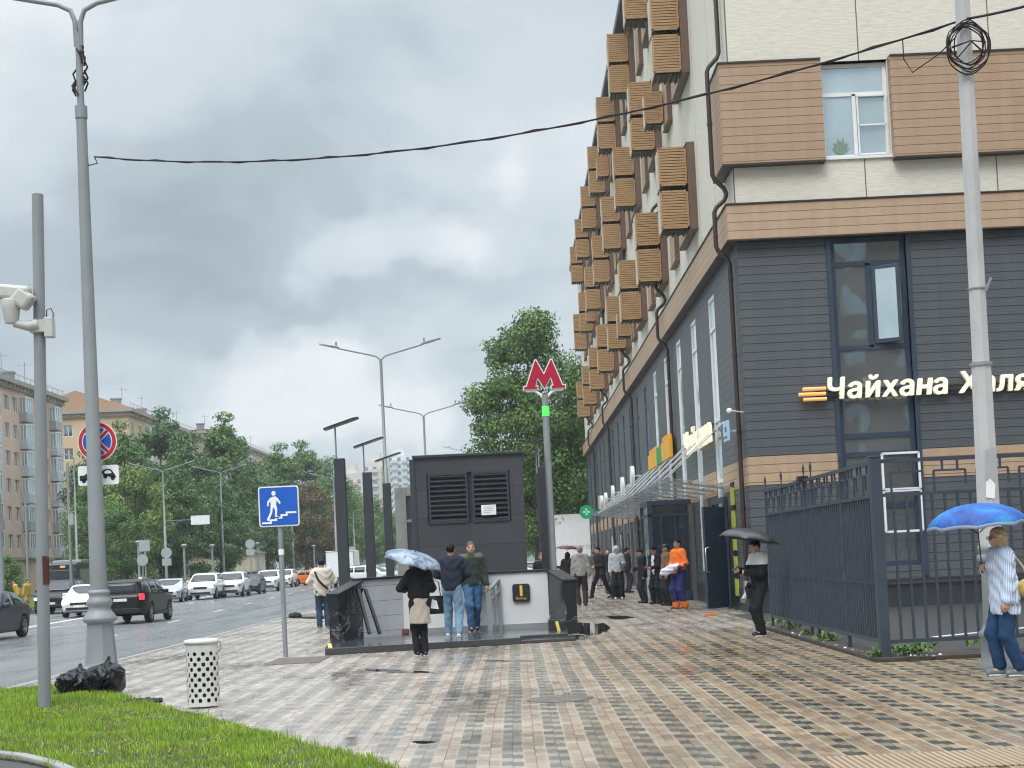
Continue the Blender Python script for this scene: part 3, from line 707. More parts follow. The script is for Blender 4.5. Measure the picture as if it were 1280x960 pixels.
_run = CREAM.m1('ADD', _x[0], _x[1]); _j = CREAM.m1('LESS_THAN', CREAM.m1('FRACT', CREAM.m1('DIVIDE', _run, 3.05)), .009)
_c = CREAM.mix(1, (.70, .665, .575), CREAM.m1('ADD', CREAM.ramp(_n, [(.35, .80), (.62, .98)]), CREAM.m1('MULTIPLY', _b, .08)), 'MULTIPLY')
CREAM.set('Base Color', CREAM.mix(_j, _c, (.12, .11, .10))); CREAM.set('Roughness', .75); CREAM.bump(_n, .35, .02); CREAM = CREAM.m
mk('brown_trim', (.045, .030, .027), .45, var=.15); mk('white_frame', (.78, .79, .79), .4, var=.05); mk('blue_grey_frame', (.035, .055, .085), .4, var=.1)
mk('basket_slat', (.40, .245, .12), .55, var=.25, scale=5, stretch=(1, 1, 6)); mk('basket_dark', (.03, .026, .022), .6); mk('basket_side', (.55, .50, .42), .6)
mk('graphite', (.035, .040, .048), .45, var=.15); mk('steel', (.42, .43, .44), .3, metal=.9, var=.15); mk('galvanised', (.30, .32, .33), .45, metal=.35, var=.18, scale=1.4)
mk('pole_grey', (.245, .265, .275), .5, metal=.1, var=.14, scale=.9, bump=.08); mk('concrete_pole', (.46, .46, .46), .8, var=.16, scale=1.3, bump=.25, bscale=25)
mk('old_concrete', (.26, .26, .25), .8, var=.3, scale=2, bump=.3); mk('fence_paint', (.050, .064, .084), .42, spec=.3, var=.18, scale=4, bump=.08)
mk('cable', (.028, .022, .026), .6, spec=.2); mk('roof_metal', (.06, .065, .07), .45)
mk('sign_blue', (.008, .10, .48), .35, var=.05); mk('sign_white', (.80, .81, .82), .4, var=.05); mk('sign_red', (.50, .015, .03), .35, var=.05); mk('sign_back', (.36, .38, .39), .5, var=.1); mk('sign_black', (.015, .015, .016), .4)
mk('metro_red', (.42, .006, .035), .3, var=.05); mk('lamp_green', (.10, .85, .12), .3, emit=.6); mk('letter_cream', (.95, .90, .70), .4, emit=.25, var=.04); mk('letter_amber', (.95, .48, .16), .4, emit=.3, var=.05); mk('letter_yellow', (.85, .42, .02), .4); mk('sign_green', (.02, .30, .09), .4); mk('green_lit', (.01, .30, .12), .35, emit=.15); mk('pale_green', (.45, .62, .42), .4)
mk('gold', (.80, .55, .08), .4); mk('paper', (.80, .80, .80), .7); mk('yellow_tape', (.42, .47, .08), .5); mk('yellow_paint', (.75, .60, .12), .6)
M_['pane'] = glass(); M_['pane_light'] = glass('curtained_glass', (.50, .60, .64), .45, .06, .02); M_['pane_dark'] = glass('dark_glass', (.07, .09, .11), .55, .04, .02)
s = NB('canopy_glass'); s.set('Base Color', (.75, .86, .84)); s.set('Roughness', .08); s.set('Alpha', .22); s.set('Specular IOR Level', .8); M_['canopy_glass'] = s.m
s = NB('black_bag'); s.set('Base Color', (.010, .011, .013)); s.set('Roughness', .18); s.set('Specular IOR Level', .30); s.bump(s.noise(3.2, 2, .45, dist=2.2), .9, .12); M_['bag'] = s.m
# polished dark marble with white veins
s = NB('black_marble'); n = s.noise(1.7, 8, .65, dist=1.2); v = s.ramp(n, [(.485, 0), (.5, 1), (.515, 0)]); n2_ = s.noise(.9, 3, .5)
s.set('Base Color', s.mix(s.m1('MULTIPLY', v, s.ramp(n2_, [(.5, 0), (.6, .6)])), (.022, .026, .028), (.55, .56, .56))); s.set('Roughness', .12); M_['marble'] = s.m
# grey stone wall of the stairs
s = NB('pale_stone'); x = s.xyz(); n = s.noise(1.2, 6, .6); st = s.noise(2.2, 4, .6, stretch=(3, 3, .25))
jz = s.m1('LESS_THAN', s.m1('FRACT', s.m1('DIVIDE', s.m1('ADD', x[2], .08), .30)), .03)
c = s.mix(1, (.50, .50, .50), s.m1('ADD', s.ramp(n, [(.3, .78), (.7, 1.0)]), s.m1('MULTIPLY', st, .1)), 'MULTIPLY'); s.set('Base Color', s.mix(jz, c, (.12, .12, .12))); s.set('Roughness', .35); M_['stone_joint'] = s.m
mk('pale_panel', (.66, .66, .66), .4, var=.10, scale=1.2)
# wet dark granite
s = NB('wet_granite'); n = s.noise(60, 2, .6); b = s.noise(.8, 5, .6)
s.set('Base Color', s.mix(n, (.03, .033, .035), (.09, .093, .095))); s.set('Roughness', s.ramp(b, [(.35, .03), (.65, .22)])); s.bump(s.noise(6, 3, .5), .05, .01); M_['granite'] = s.m

# ---- paving: two courses of tan setts, two of grey ones with every other sett dark; wet in patches, with puddles
s = NB('wet_paving'); x = s.xyz(); gn = s.noise(.35, 5, .6)
wob = s.m1('MULTIPLY', s.m1('SUBTRACT', s.noise(.12, 2, .5), .5), .16); xx = s.m1('ADD', x[0], wob)
cu = s.m1('FLOOR', s.m1('DIVIDE', xx, .09)); par = s.m1('FRACT', s.m1('DIVIDE', xx, .36)); tan_ = s.m1('LESS_THAN', par, .5)
yy = s.m1('ADD', s.m1('DIVIDE', x[1], .21), s.m1('MULTIPLY', cu, .27)); ry = s.m1('FLOOR', yy); fy = s.m1('FRACT', yy)
jx = s.m1('FRACT', s.m1('DIVIDE', xx, .09)); jnt = s.m1('MAXIMUM', s.m1('LESS_THAN', jx, .055), s.m1('LESS_THAN', fy, .035))
white = s.m1('LESS_THAN', s.m1('FRACT', s.m1('DIVIDE', s.m1('ADD', xx, .008), .18)), .10)
wn = s.n('ShaderNodeTexWhiteNoise', noise_dimensions='2D'); s.l(s.vec(cu, ry, 0), wn.inputs['Vector'])
odd = s.m1('LESS_THAN', s.m1('FRACT', s.m1('MULTIPLY', s.m1('ADD', ry, s.m1('MULTIPLY', s.m1('MODULO', s.m1('ABSOLUTE', cu), 2), 0)), .5)), .25)
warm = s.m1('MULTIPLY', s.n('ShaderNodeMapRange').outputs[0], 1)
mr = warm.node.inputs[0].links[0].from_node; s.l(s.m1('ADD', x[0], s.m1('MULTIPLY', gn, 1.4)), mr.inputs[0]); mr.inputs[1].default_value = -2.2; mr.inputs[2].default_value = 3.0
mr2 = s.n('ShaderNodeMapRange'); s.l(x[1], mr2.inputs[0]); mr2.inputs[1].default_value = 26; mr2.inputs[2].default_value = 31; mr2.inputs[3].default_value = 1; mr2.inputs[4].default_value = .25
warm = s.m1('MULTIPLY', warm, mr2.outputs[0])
tanc = s.mix(warm, (.42, .355, .305), (.27, .195, .125)); greyc = s.mix(warm, (.315, .285, .25), (.245, .195, .13)); darkc = s.mix(warm, (.27, .245, .215), (.048, .045, .038))  # paler, flatter setts towards -x: sky reflection on wet paving painted into the colour
g2 = s.mix(s.m1('MULTIPLY', odd, s.m1('GREATER_THAN', wn.outputs[0], .12)), greyc, darkc)
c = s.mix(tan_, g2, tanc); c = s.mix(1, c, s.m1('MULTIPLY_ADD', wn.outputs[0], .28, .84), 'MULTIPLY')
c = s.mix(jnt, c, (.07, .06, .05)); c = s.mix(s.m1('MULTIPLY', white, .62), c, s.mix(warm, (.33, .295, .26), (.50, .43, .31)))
dirt = s.noise(1.1, 7, .65); c = s.mix(1, c, s.ramp(dirt, [(.28, .60), (.42, .9), (.65, 1.08)]), 'MULTIPLY')
wet = s.noise(.55, 5, .6, vec=s.vec(x[0], s.m1('MULTIPLY', x[1], .6), 0))
s.set('Base Color', c); s.set('Roughness', s.m1('ADD', s.ramp(wet, [(.36, .08), (.52, .24), (.72, .46)]), s.m1('MULTIPLY', wn.outputs[0], .12))); s.set('Specular IOR Level', .5)
hgt = s.m1('ADD', s.m1('MULTIPLY', s.m1('SUBTRACT', 1, jnt), .5), s.m1('ADD', s.m1('MULTIPLY', wn.outputs[0], .25), s.m1('MULTIPLY', s.noise(40, 3, .6), .3)))
s.bump(hgt, .13, .008); M_['paving'] = s.m
# ---- road
s = NB('wet_asphalt'); n = s.noise(90, 3, .7); b = s.noise(.25, 5, .6, stretch=(3.2, .25, 1)); d = s.noise(.9, 6, .6, stretch=(2, .4, 1))
s.set('Base Color', s.mix(1, s.mix(n, (.13, .134, .14), (.21, .215, .22)), s.ramp(d, [(.3, .75), (.7, 1.1)]), 'MULTIPLY'))
s.set('Roughness', s.ramp(b, [(.30, .16), (.5, .30), (.72, .42)])); s.bump(n, .07, .004); M_['asphalt'] = s.m
s = NB('yard_asphalt'); n = s.noise(60, 3, .7); s.set('Base Color', s.mix(n, (.025, .025, .026), (.055, .055, .055))); s.set('Roughness', .55); s.bump(n, .2, .006); M_['yard'] = s.m
mk('soil', (.055, .045, .035), .9, var=.4, scale=5, bump=.6, bscale=25); mk('kerb', (.28, .275, .265), .55, var=.25, scale=2.5, bump=.15); mk('road_paint', (.62, .62, .60), .5, var=.3, scale=6)
mk('far_ground', (.06, .085, .03), .95, var=.4, scale=.3)
s = NB('puddle'); s.set('Base Color', (.03, .03, .03)); s.set('Roughness', .02); s.set('Specular IOR Level', .7); s.bump(s.noise(9, 2, .5), .02, .01); M_['puddle'] = s.m

# ---------------------------------------------------------------- the setting: ground, road, pavements
def sheet(name, pts, z, m, kind='structure', parent=None):
    mb = MB(); mb.add([(p[0], p[1], z) for p in pts], [tuple(range(len(pts)))]); o = mb.build(name, m, parent); return tag(o, kind=kind)
RZ = -.20; KX = -7.35
sheet('ground', [(-2500, -400), (2500, -400), (2500, 4000), (-2500, 4000)], -.60, M_['far_ground'])
sheet('far_verge', [(-400, -60), (-25.5, -60), (-25.5, 900), (-400, 900)], -.10, M_['far_ground'])
sheet('road', [(-25.5, -60), (KX - .15, -60), (KX - .15, 900), (-25.5, 900)], RZ, M_['asphalt'])
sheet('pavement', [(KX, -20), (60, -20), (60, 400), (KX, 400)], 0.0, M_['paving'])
def kerb(x0, x1, y0, y1, zt, zb=-.3):
    mb = MB(); y = y0
    while y < y1:
        mb.box(x0, x1, y + .004, min(y + 1.0, y1) - .004, zb, zt); y += 1.0
    return mb
tag(kerb(KX - .15, KX, -10, 200, .012).build('kerb', M_['kerb'], bevel=.012), kind='structure')
tag(kerb(-25.5, -25.3, 20, 260, .03).build('kerb', M_['kerb']), kind='structure')
mb = MB()
def lane(u0, v0, u1, v1, wdt, dash=None):
    a, b = G(u0, v0, RZ), G(u1, v1, RZ); d = (b - a).normalized(); n = Vector((d.y, -d.x, 0)); L = (b - a).length; t = 0
    while t < L:
        e = min(L, t + (dash[0] if dash else L)); p, q = a + d * t, a + d * e
        mb.add([(p.x - n.x * wdt / 2, p.y - n.y * wdt / 2, RZ + .005), (p.x + n.x * wdt / 2, p.y + n.y * wdt / 2, RZ + .005), (q.x + n.x * wdt / 2, q.y + n.y * wdt / 2, RZ + .005), (q.x - n.x * wdt / 2, q.y - n.y * wdt / 2, RZ + .005)], [(0, 1, 2, 3)])
        t = e + (dash[1] if dash else 1)
lane(-40, 797, 400, 722, .30); lane(120, 800, 430, 726, .13, (3, 9)); lane(60, 786, 420, 722, .13, (2, 14))
tag(mb.build('lane_markings', M_['road_paint']), kind='structure')

# the grass island at the lower left with its kerb
ISL = [(-120, 872), (0, 866), (60, 858), (135, 866), (175, 878), (235, 893), (310, 912), (400, 938), (470, 953), (540, 985), (560, 1010), (200, 1010), (75, 966), (30, 954), (-30, 947), (-120, 944)]
isl = [G(u, v) for u, v in ISL]; isl_xy = [(p.x, p.y) for p in isl]
def smooth_loop(P, k=2):
    for _ in range(k):
        Q = []
        for i in range(len(P)):
            a, b = P[i], P[(i + 1) % len(P)]; Q += [(a[0] * .75 + b[0] * .25, a[1] * .75 + b[1] * .25), (a[0] * .25 + b[0] * .75, a[1] * .25 + b[1] * .75)]
        P = Q
    return P
isl_s = smooth_loop(isl_xy)
mb = MB(); mb.prism(isl_s, lambda x, y, d: (x, y, -.05 + d), .075); tag(mb.build('lawn_soil', M_['soil']), kind='structure')
mb = MB(); low = [G(u, v) for u, v in ((-160, 938), (-30, 944), (30, 951), (70, 961), (120, 985), (210, 1030))]
for a, b in zip(low[:-1], low[1:]):
    mb.bar((a.x, a.y, -.01), (b.x, b.y, -.01), .10, .14)
tag(mb.build('kerb', M_['kerb'], bevel=.015), kind='structure')
sheet('side_path', [(-12, -5), (G(70, 961).x + .1, -5), (G(210, 1030).x, G(210, 1030).y), (G(120, 985).x, G(120, 985).y), (G(70, 961).x, G(70, 961).y), (G(30, 951).x, G(30, 951).y), (G(-30, 944).x, G(-30, 944).y), (G(-160, 938).x, G(-160, 938).y)], .006, M_['yard'])
rng = np.random.default_rng(3)
def inside(P, poly):
    ins = np.zeros(len(P), bool); n = len(poly)
    for i in range(n):
        x0, y0 = poly[i]; x1, y1 = poly[(i + 1) % n]
        c = ((y0 > P[:, 1]) != (y1 > P[:, 1])) & (P[:, 0] < (x1 - x0) * (P[:, 1] - y0) / ((y1 - y0) or 1e-9) + x0); ins ^= c
    return ins
def blades(name, P, z0, hmin, hmax, wd, m, lean=.5):
    n = len(P); a = rng.uniform(0, 2 * np.pi, n); hh = rng.uniform(hmin, hmax, n); wv = rng.uniform(.6, 1.3, n) * wd
    la = rng.uniform(0, 2 * np.pi, n); ll = rng.uniform(0, lean, n) * hh
    B = np.zeros((n, 4, 3)); dx, dy = np.cos(a) * wv, np.sin(a) * wv
    B[:, 0, 0] = P[:, 0] - dx; B[:, 0, 1] = P[:, 1] - dy; B[:, 1, 0] = P[:, 0] + dx; B[:, 1, 1] = P[:, 1] + dy; B[:, :2, 2] = np.broadcast_to(np.asarray(z0), (n,))[:, None]
    tx, ty = P[:, 0] + np.cos(la) * ll, P[:, 1] + np.sin(la) * ll
    B[:, 2, 0] = tx + dx * .25; B[:, 2, 1] = ty + dy * .25; B[:, 3, 0] = tx - dx * .25; B[:, 3, 1] = ty - dy * .25; B[:, 2:, 2] = (z0 + hh)[:, None]
    return np_mesh(name, B.reshape(-1, 3), np.arange(4 * n).reshape(-1, 4), m, None, False)
s = NB('grass_blades'); gi = s.n('ShaderNodeNewGeometry'); n = s.noise(1.3, 6, .65)
s.set('Base Color', s.mix(s.ramp(n, [(.36, 0), (.62, 1)]), s.mix(gi.outputs['Random Per Island'], (.12, .22, .02), (.22, .36, .03)), s.mix(gi.outputs['Random Per Island'], (.25, .39, .028), (.37, .51, .05)))); s.set('Roughness', .5); s.set('Subsurface Weight', 0); M_['grass'] = s.m
xs_ = [p[0] for p in isl_s]; ys_ = [p[1] for p in isl_s]
P = rng.uniform((min(xs_), min(ys_)), (max(xs_), max(ys_)), (170000, 2)); P = P[inside(P, isl_s)]
fr_ = P + rng.normal(0, .02, P.shape)
clump = (np.sin(P[:, 0] * 5.1 + 2 * np.sin(P[:, 1] * 2.3)) * np.sin(P[:, 1] * 4.3 + 1.7 * np.sin(P[:, 0] * 3.1)))
z0 = np.full(len(P), .02); g_ = blades('grass', fr_, z0, .02, .055, .0055, M_['grass']); tag(g_, kind='stuff')
co = np.empty(len(g_.data.vertices) * 3, np.float32); g_.data.vertices.foreach_get('co', co); co = co.reshape(-1, 3)
cl = np.repeat(clump[:len(co) // 4], 4) if len(co) == 4 * len(P) else 0
co[:, 2] = .02 + (co[:, 2] - .02) * (1 + .55 * cl); g_.data.vertices.foreach_set('co', co.ravel())

P2 = rng.uniform((min(xs_), min(ys_)), (max(xs_), max(ys_)), (26000, 2)); P2 = P2[inside(P2, isl_s)]; P2 = P2[(np.sin(P2[:, 0] * 2.9 + 1.3 * np.sin(P2[:, 1] * 3.7)) + np.sin(P2[:, 1] * 2.1 + P2[:, 0] * 4.4)) > .55]
mk('dry_grass', (.20, .17, .075), .7, var=.3, scale=9); tag(blades('dry_grass', P2, np.full(len(P2), .02), .02, .05, .006, M_['dry_grass'], 1.3), kind='stuff')
P3 = rng.uniform((min(xs_), min(ys_)), (max(xs_), max(ys_)), (1500, 2)); P3 = P3[inside(P3, isl_s)]
mk('tall_grass', (.13, .24, .04), .6, var=.3, scale=9); tag(blades('tall_grass', P3, np.full(len(P3), .02), .07, .14, .005, M_['tall_grass'], .6), kind='stuff')
# manhole cover, damp stains and puddles
def blobpoly(u, v, ru, rv, n=26, jag=.18):
    out = []
    for k in range(n):
        a = 2 * math.pi * k / n; f = 1 + random.uniform(-jag, jag) + .12 * math.sin(3 * a + u)
        out.append(G(u + ru * math.cos(a) * f, v + rv * math.sin(a) * f))
    return out
for (u, v, ru, rv) in ((738, 786, 26, 8), (722, 797, 14, 3), (775, 772, 16, 2.2), (480, 838, 22, 1.5), (530, 928, 14, 1.6), (420, 772, 50, 2.5), (515, 840, 30, 1.2), (640, 826, 30, 1.2)):
    P_ = blobpoly(u, v, ru, rv); sheet('puddle', P_, .004, M_['puddle'])
cvr = G(700, 874); mb = MB(); mb.lathe([(.36, 0), (.36, .006), (.33, .010), (.0, .010)], (cvr.x, cvr.y, .001), 28)
o = mb.build('manhole_cover', mat('worn_iron', (.12, .105, .09), .7, var=.45, scale=5)); tag(o, 'round worn manhole cover flush with the wet paving', 'manhole cover')
cvr = G(372, 826); mb = MB(); mb.box(cvr.x - .45, cvr.x + .45, cvr.y - .8, cvr.y + .9, .0, .008); o = mb.build('drain_cover', mat('rusty_plate', (.13, .10, .08), .6, var=.3)); tag(o, 'brownish flat plate in the paving beside the blue sign post', 'drain cover')
gr = G(1180, 952); mb = MB(); mb.box(gr.x - .8, gr.x + .8, gr.y - .35, gr.y + .45, .001, .010)
o = mb.build('tactile_strip', siding('tactile', (.36, .26, .17), .05, .3, axis=0, rough=.5)); tag(o, 'ribbed tan tactile paving strip near the lower right corner', 'tactile paving')

# ---------------------------------------------------------------- the long building
BX, BY, BE = 5.45, 34.9, 110.0      # street side plane, front plane, far end
bld = empty('commercial_building', (BX, BY, 0), 0, 'long building, graphite cladding below and cream above, with slatted tan air conditioner boxes', 'building')
def wall_holes(mb, u0, u1, z0, z1, holes, M, depth):
    us = sorted({u0, u1, *[h[0] for h in holes], *[h[1] for h in holes]}); zs = sorted({z0, z1, *[h[2] for h in holes], *[h[3] for h in holes]})
    us = [u for u in us if u0 <= u <= u1]; zs = [z for z in zs if z0 <= z <= z1]
    for a, b in zip(us[:-1], us[1:]):
        for c, d in zip(zs[:-1], zs[1:]):
            cu_, cz = (a + b) / 2, (c + d) / 2
            if any(h[0] < cu_ < h[1] and h[2] < cz < h[3] for h in holes): continue
            mb.add([M(a, c, 0), M(b, c, 0), M(b, d, 0), M(a, d, 0)], [(0, 1, 2, 3)])
    for h in holes:
        a, b, c, d = h[:4]
        for p, q in (((a, c), (b, c)), ((b, c), (b, d)), ((b, d), (a, d)), ((a, d), (a, c))):
            mb.add([M(*p, 0), M(*q, 0), M(*q, depth), M(*p, depth)], [(0, 1, 2, 3)])
MS = lambda dx=0: (lambda u, z, d: (BX + dx + d, u, z))         # street side: u = y, depth into +x
MF = lambda dy=0: (lambda u, z, d: (u, BY + dy + d, z))         # front: u = x, depth into +y
strips = [(yc - .62, yc + .62, .9, 8.15) for yc in [39.8 + 4.05 * k for k in range(18)]]
FW = (7.60, 9.34)                                               # window strip of the front
XE = 42.0
mb = MB(); wall_holes(mb, BY, BE, 0, 8.6, strips, MS(), .08); wall_holes(mb, BX, XE, .62, 8.6, [(FW[0], FW[1], .95, 8.6)], MF(), .18)
mb.add([(BX, BE, 0), (XE, BE, 0), (XE, BE, 8.6), (BX, BE, 8.6)], [(0, 1, 2, 3)])
mb.build('lower_wall', DARKCLAD, bld, world=True)
mb = MB(); mb.box(BX + .05, XE, BY + .04, BY + .3, 0, .60); mb.box(BX - .03, BX + .06, BY - .03, BE, 0, .55); mb.build('plinth', M_['graphite'], bld, world=True)
mb = MB(); mb.box(BX - .06, XE, BY - .07, BY + .02, .60, .66); mb.build('ledge', M_['brown_trim'], bld, world=True)
TOP = 22.2
cols = [41.6 + 8.0 * k for k in range(8)]                       # columns of boxes along the street side
rows = [(10.38, 12.72), (14.75, 17.15), (19.15, 21.55)]
uph = []
for yc in cols:
    for z0_, z1_ in rows: uph.append((yc + 2.9, yc + 4.5, z0_ + .15, z1_ - .1))
W3 = (7.57, 9.15, 10.45, 12.68)
mb = MB(); wall_holes(mb, BY, BE, 8.6, TOP, [h for h in uph if h[1] < BE], MS(), .2); wall_holes(mb, BX, XE, 8.6, TOP, [W3] + [(W3[0] + 6 * k, W3[1] + 6 * k, W3[2] + 4.4 * j, W3[3] + 4.4 * j) for k in range(5) for j in range(3) if (k, j) != (0, 0)], MF(), .2)
mb.add([(BX, BE, 8.6), (XE, BE, 8.6), (XE, BE, TOP), (BX, BE, TOP)], [(0, 1, 2, 3)])
mb.build('upper_wall', CREAM, bld, world=True)
mb = MB(); mb.box(BX + .05, XE - .1, BY + 60, BY + 60.2, 0, 8)    # inner partition so panes have something behind them
mb.box(BX - .50, XE, BY - .5, BE + .3, TOP, TOP + .22); mb.box(BX - .54, BX - .42, BY - .55, BE + .3, TOP + .05, TOP + .32); mb.box(BX - .2, XE, BY - .15, BE, TOP - .35, TOP)
mb.build('roof', M_['roof_metal'], bld, world=True)
# tan bands
mb = MB(); mb.box(BX - .22, BX + .02, BY - .22, BE, 8.60, 9.42); mb.box(BX + .02, XE, BY - .22, BY + .02, 8.60, 9.42); mb.build('cornice', TANCLAD, bld, world=True)
mb = MB()
for z in (8.575, 9.42): mb.box(BX - .25, BX + .03, BY - .25, BE, z, z + .03); mb.box(BX + .03, XE, BY - .25, BY + .03, z, z + .03)
mb.build('cornice_trim', M_['brown_trim'], bld, world=True)
mb = MB(); segs = []; y = BY - .012
ys = [BY - .012]
for a, b, _, _ in strips: ys += [a, b]
ys.append(BE)
for a, b in zip(ys[::2], ys[1::2]): mb.box(BX - .012, BX + .01, a, b, 2.95, 3.60)
mb.box(BX - .012, FW[0], BY - .014, BY + .008, 2.95, 3.60); mb.box(FW[1], XE, BY - .014, BY + .008, 2.95, 3.60)
mb.build('tan_stripe', TANCLAD, bld, world=True)
# tan cladding boxes of the third floor on the front, and round the corner
mb = MB(); mb.box(BX - .24, W3[0], BY - .24, BY + .01, 10.36, 12.70); mb.box(BX - .24, BX + .01, BY + .01, BY + 1.4, 10.36, 12.70)
for k in range(5):
    a = W3[1] + 6 * k; mb.box(a + .02, a + 4.4, BY - .24, BY + .01, 10.36, 12.70)
mb.build('cladding_box', BROWNCLAD, bld, world=True)
mb = MB()
for z in (10.32, 12.70):
    mb.box(BX - .27, W3[0], BY - .27, BY + .01, z, z + .04); mb.box(BX - .27, BX + .01, BY + .01, BY + 1.42, z, z + .04)
    for k in range(5): a = W3[1] + 6 * k; mb.box(a + .02, a + 4.42, BY - .27, BY + .01, z, z + .04)
mb.build('cladding_trim', M_['brown_trim'], bld, world=True)
def clad_panel(y0, y1, z0, z1, out):
    mb = MB(); mb.box(BX - out, BX + .01, y0, y1, z0, z1); o = mb.build('cladding_panel', BROWNCLAD, bld, world=True)
    mb = MB()
    for z in (z0 - .04, z1): mb.box(BX - out - .03, BX + .01, y0 - .02, y1 + .02, z, z + .04)
    mb.box(BX - out - .01, BX, y0 - .024, y0 - .001, z0, z1); mb.build('trim', mat('umber_trim', (.135, .085, .062), .5), o, world=True)
for yc in cols:                                                 # along the street, between the windows
    for z0_, z1_ in rows:
        clad_panel(yc - .15, min(yc + 2.85, BE), z0_, z1_, .20)
        if yc + 4.55 < BE: clad_panel(yc + 4.55, min(yc + 5.9, BE), z0_, z1_, .14)
# windows: frame > pane
def window(M, u0, u1, z0, z1, depth, fm, pm, bars=(), mull=(), fw=.07, name='window', par=bld, shift=0.0):
    d0, d1 = depth - .06, depth; mb = MB()
    def bx_(a, b, c, d):
        p = [M(a, c, d0), M(b, c, d0), M(b, d, d0), M(a, d, d0), M(a, c, d1), M(b, c, d1), M(b, d, d1), M(a, d, d1)]
        mb.add(p, [(0, 1, 2, 3), (7, 6, 5, 4), (0, 4, 5, 1), (1, 5, 6, 2), (2, 6, 7, 3), (3, 7, 4, 0)])
    bx_(u0, u0 + fw, z0, z1); bx_(u1 - fw, u1, z0, z1); bx_(u0 + fw, u1 - fw, z0, z0 + fw); bx_(u0 + fw, u1 - fw, z1 - fw, z1)
    for z in bars: bx_(u0 + fw, u1 - fw, z - fw / 2, z + fw / 2)
    for u, za, zb in mull: bx_(u - fw / 2, u + fw / 2, za, zb)
    f = mb.build(name, fm, par, world=True)
    mb = MB(); dg = depth - .02; mb.add([M(u0 + fw * .5, z0 + fw * .5, dg), M(u1 - fw * .5, z0 + fw * .5, dg), M(u1 - fw * .5, z1 - fw * .5, dg), M(u0 + fw * .5, z1 - fw * .5, dg)], [(0, 1, 2, 3)])
    mb.build('pane', pm, f, world=True); return f
for a, b, c, d in strips:
    w_ = window(MS(), a, b, c, d, .07, M_['white_frame' if (a > 37 and a < 56) else 'blue_grey_frame'], M_['pane_light'], bars=(2.3, 3.3, 4.9, 7.3), fw=.09)
for h in uph:
    if h[1] < BE: window(MS(), *h, .18, M_['white_frame'], M_['pane'], bars=(h[3] - .65,), mull=((h[0] + .7, h[2] + .07, h[3] - .65),))
for k in range(5):
    for j in range(1, 3): window(MF(), W3[0] + 6 * k, W3[1] + 6 * k, W3[2] + 4.4 * j, W3[3] + 4.4 * j, .18, M_['white_frame'], M_['pane'], bars=(W3[3] + 4.4 * j - .7,))
    if k: window(MF(), W3[0] + 6 * k, W3[1] + 6 * k, W3[2], W3[3], .18, M_['white_frame'], M_['pane'], bars=(W3[3] - .7,))
f = window(MF(), *W3, .18, M_['white_frame'], M_['pane_light'], bars=(W3[3] - .72,), mull=((W3[0] + .80, W3[2] + .07, W3[3] - .72),), fw=.085)
mb = MB(); mb.box(W3[0] - .02, W3[1] + .03, BY - .06, BY + .18, W3[2] - .05, W3[2] + .01); mb.build('sill', M_['white_frame'], f, world=True)
mb = MB()                                                       # opened sash with its own bar on the right
a_, b_ = W3[0] + .87, W3[1] - .06; z0_, z1_ = W3[2] + .08, W3[3] - .78
for (p, q) in (((a_, z0_), (a_, z1_)), ((b_, z0_), (b_, z1_)), ((a_, z0_), (b_, z0_)), ((a_, z1_), (b_, z1_)), ((a_, (z0_ + z1_) / 2), (b_, (z0_ + z1_) / 2))):
    mb.bar((p[0], BY + .09, p[1]), (q[0], BY + .09, q[1]), .035)
mb.build('sash', M_['white_frame'], f, world=True)
mb = MB(); mb.box(W3[0] - .02, W3[0] + 1.6, BY + .0, BY + .19, W3[3], W3[3] + .03); mb.build('lintel', M_['brown_trim'], f, world=True)
def _plant():
    mb = MB(); c = Vector((W3[0] + .45, BY + .135, W3[2] + .10))
    for k in range(9):
        a = R(-75 + 150 * k / 8); t = c + Vector((math.sin(a) * .22, .006 * (k % 3), .10 + math.cos(a) * (.26 + .07 * (k % 2)))); mid = (c + t) / 2
        n = Vector((math.cos(a), 0, -math.sin(a))) * .035
        mb.add([c, mid + n, t, mid - n], [(0, 1, 2, 3)])
    o = mb.build('houseplant', mat('houseplant', (.20, .27, .20), .5)); tag(o, 'green leafy houseplant behind the third floor window pane', 'plant')
    o.modifiers.new('s', 'SOLIDIFY').thickness = .004
_plant()
# tall window strip on the front: dark frames, many panes, one sash open
z_ = [.95, 2.0, 3.0, 3.95, 5.30, 6.35, 8.05, 8.58]
fr = window(MF(), FW[0], FW[1], .95, 8.58, .16, M_['blue_grey_frame'], M_['pane'], bars=(2.35, 3.55, 3.98, 5.05, 6.02, 7.98), mull=((FW[0] + .86, 6.02, 7.98),), fw=.11, name='window_strip')
mb = MB(); a = FW[0] + .93
mb.obox((a + .30, BY - .02, 7.0), (.62, .05, 1.80), Matrix.Rotation(R(-24), 3, 'Z')); mb.build('sash', M_['blue_grey_frame'], fr, world=True, bevel=.01)
mb = MB(); mb.obox((a + .30, BY - .055, 7.0), (.46, .02, 1.62), Matrix.Rotation(R(-24), 3, 'Z')); mb.build('pane', M_['pane_light'], fr, world=True)
mb = MB(); mb.box(FW[0] - .10, FW[0], BY - .05, BY + .16, .7, 8.58); mb.box(FW[1], FW[1] + .10, BY - .05, BY + .16, .7, 8.58); mb.build('jamb', M_['blue_grey_frame'], fr, world=True)
a0, a1 = A(1104, 600, BY - .08).x, A(1150, 600, BY - .08).x
for zb, zt in ((2.55, 3.72), (1.72 - .05, 2.42 + .05)):
    pass
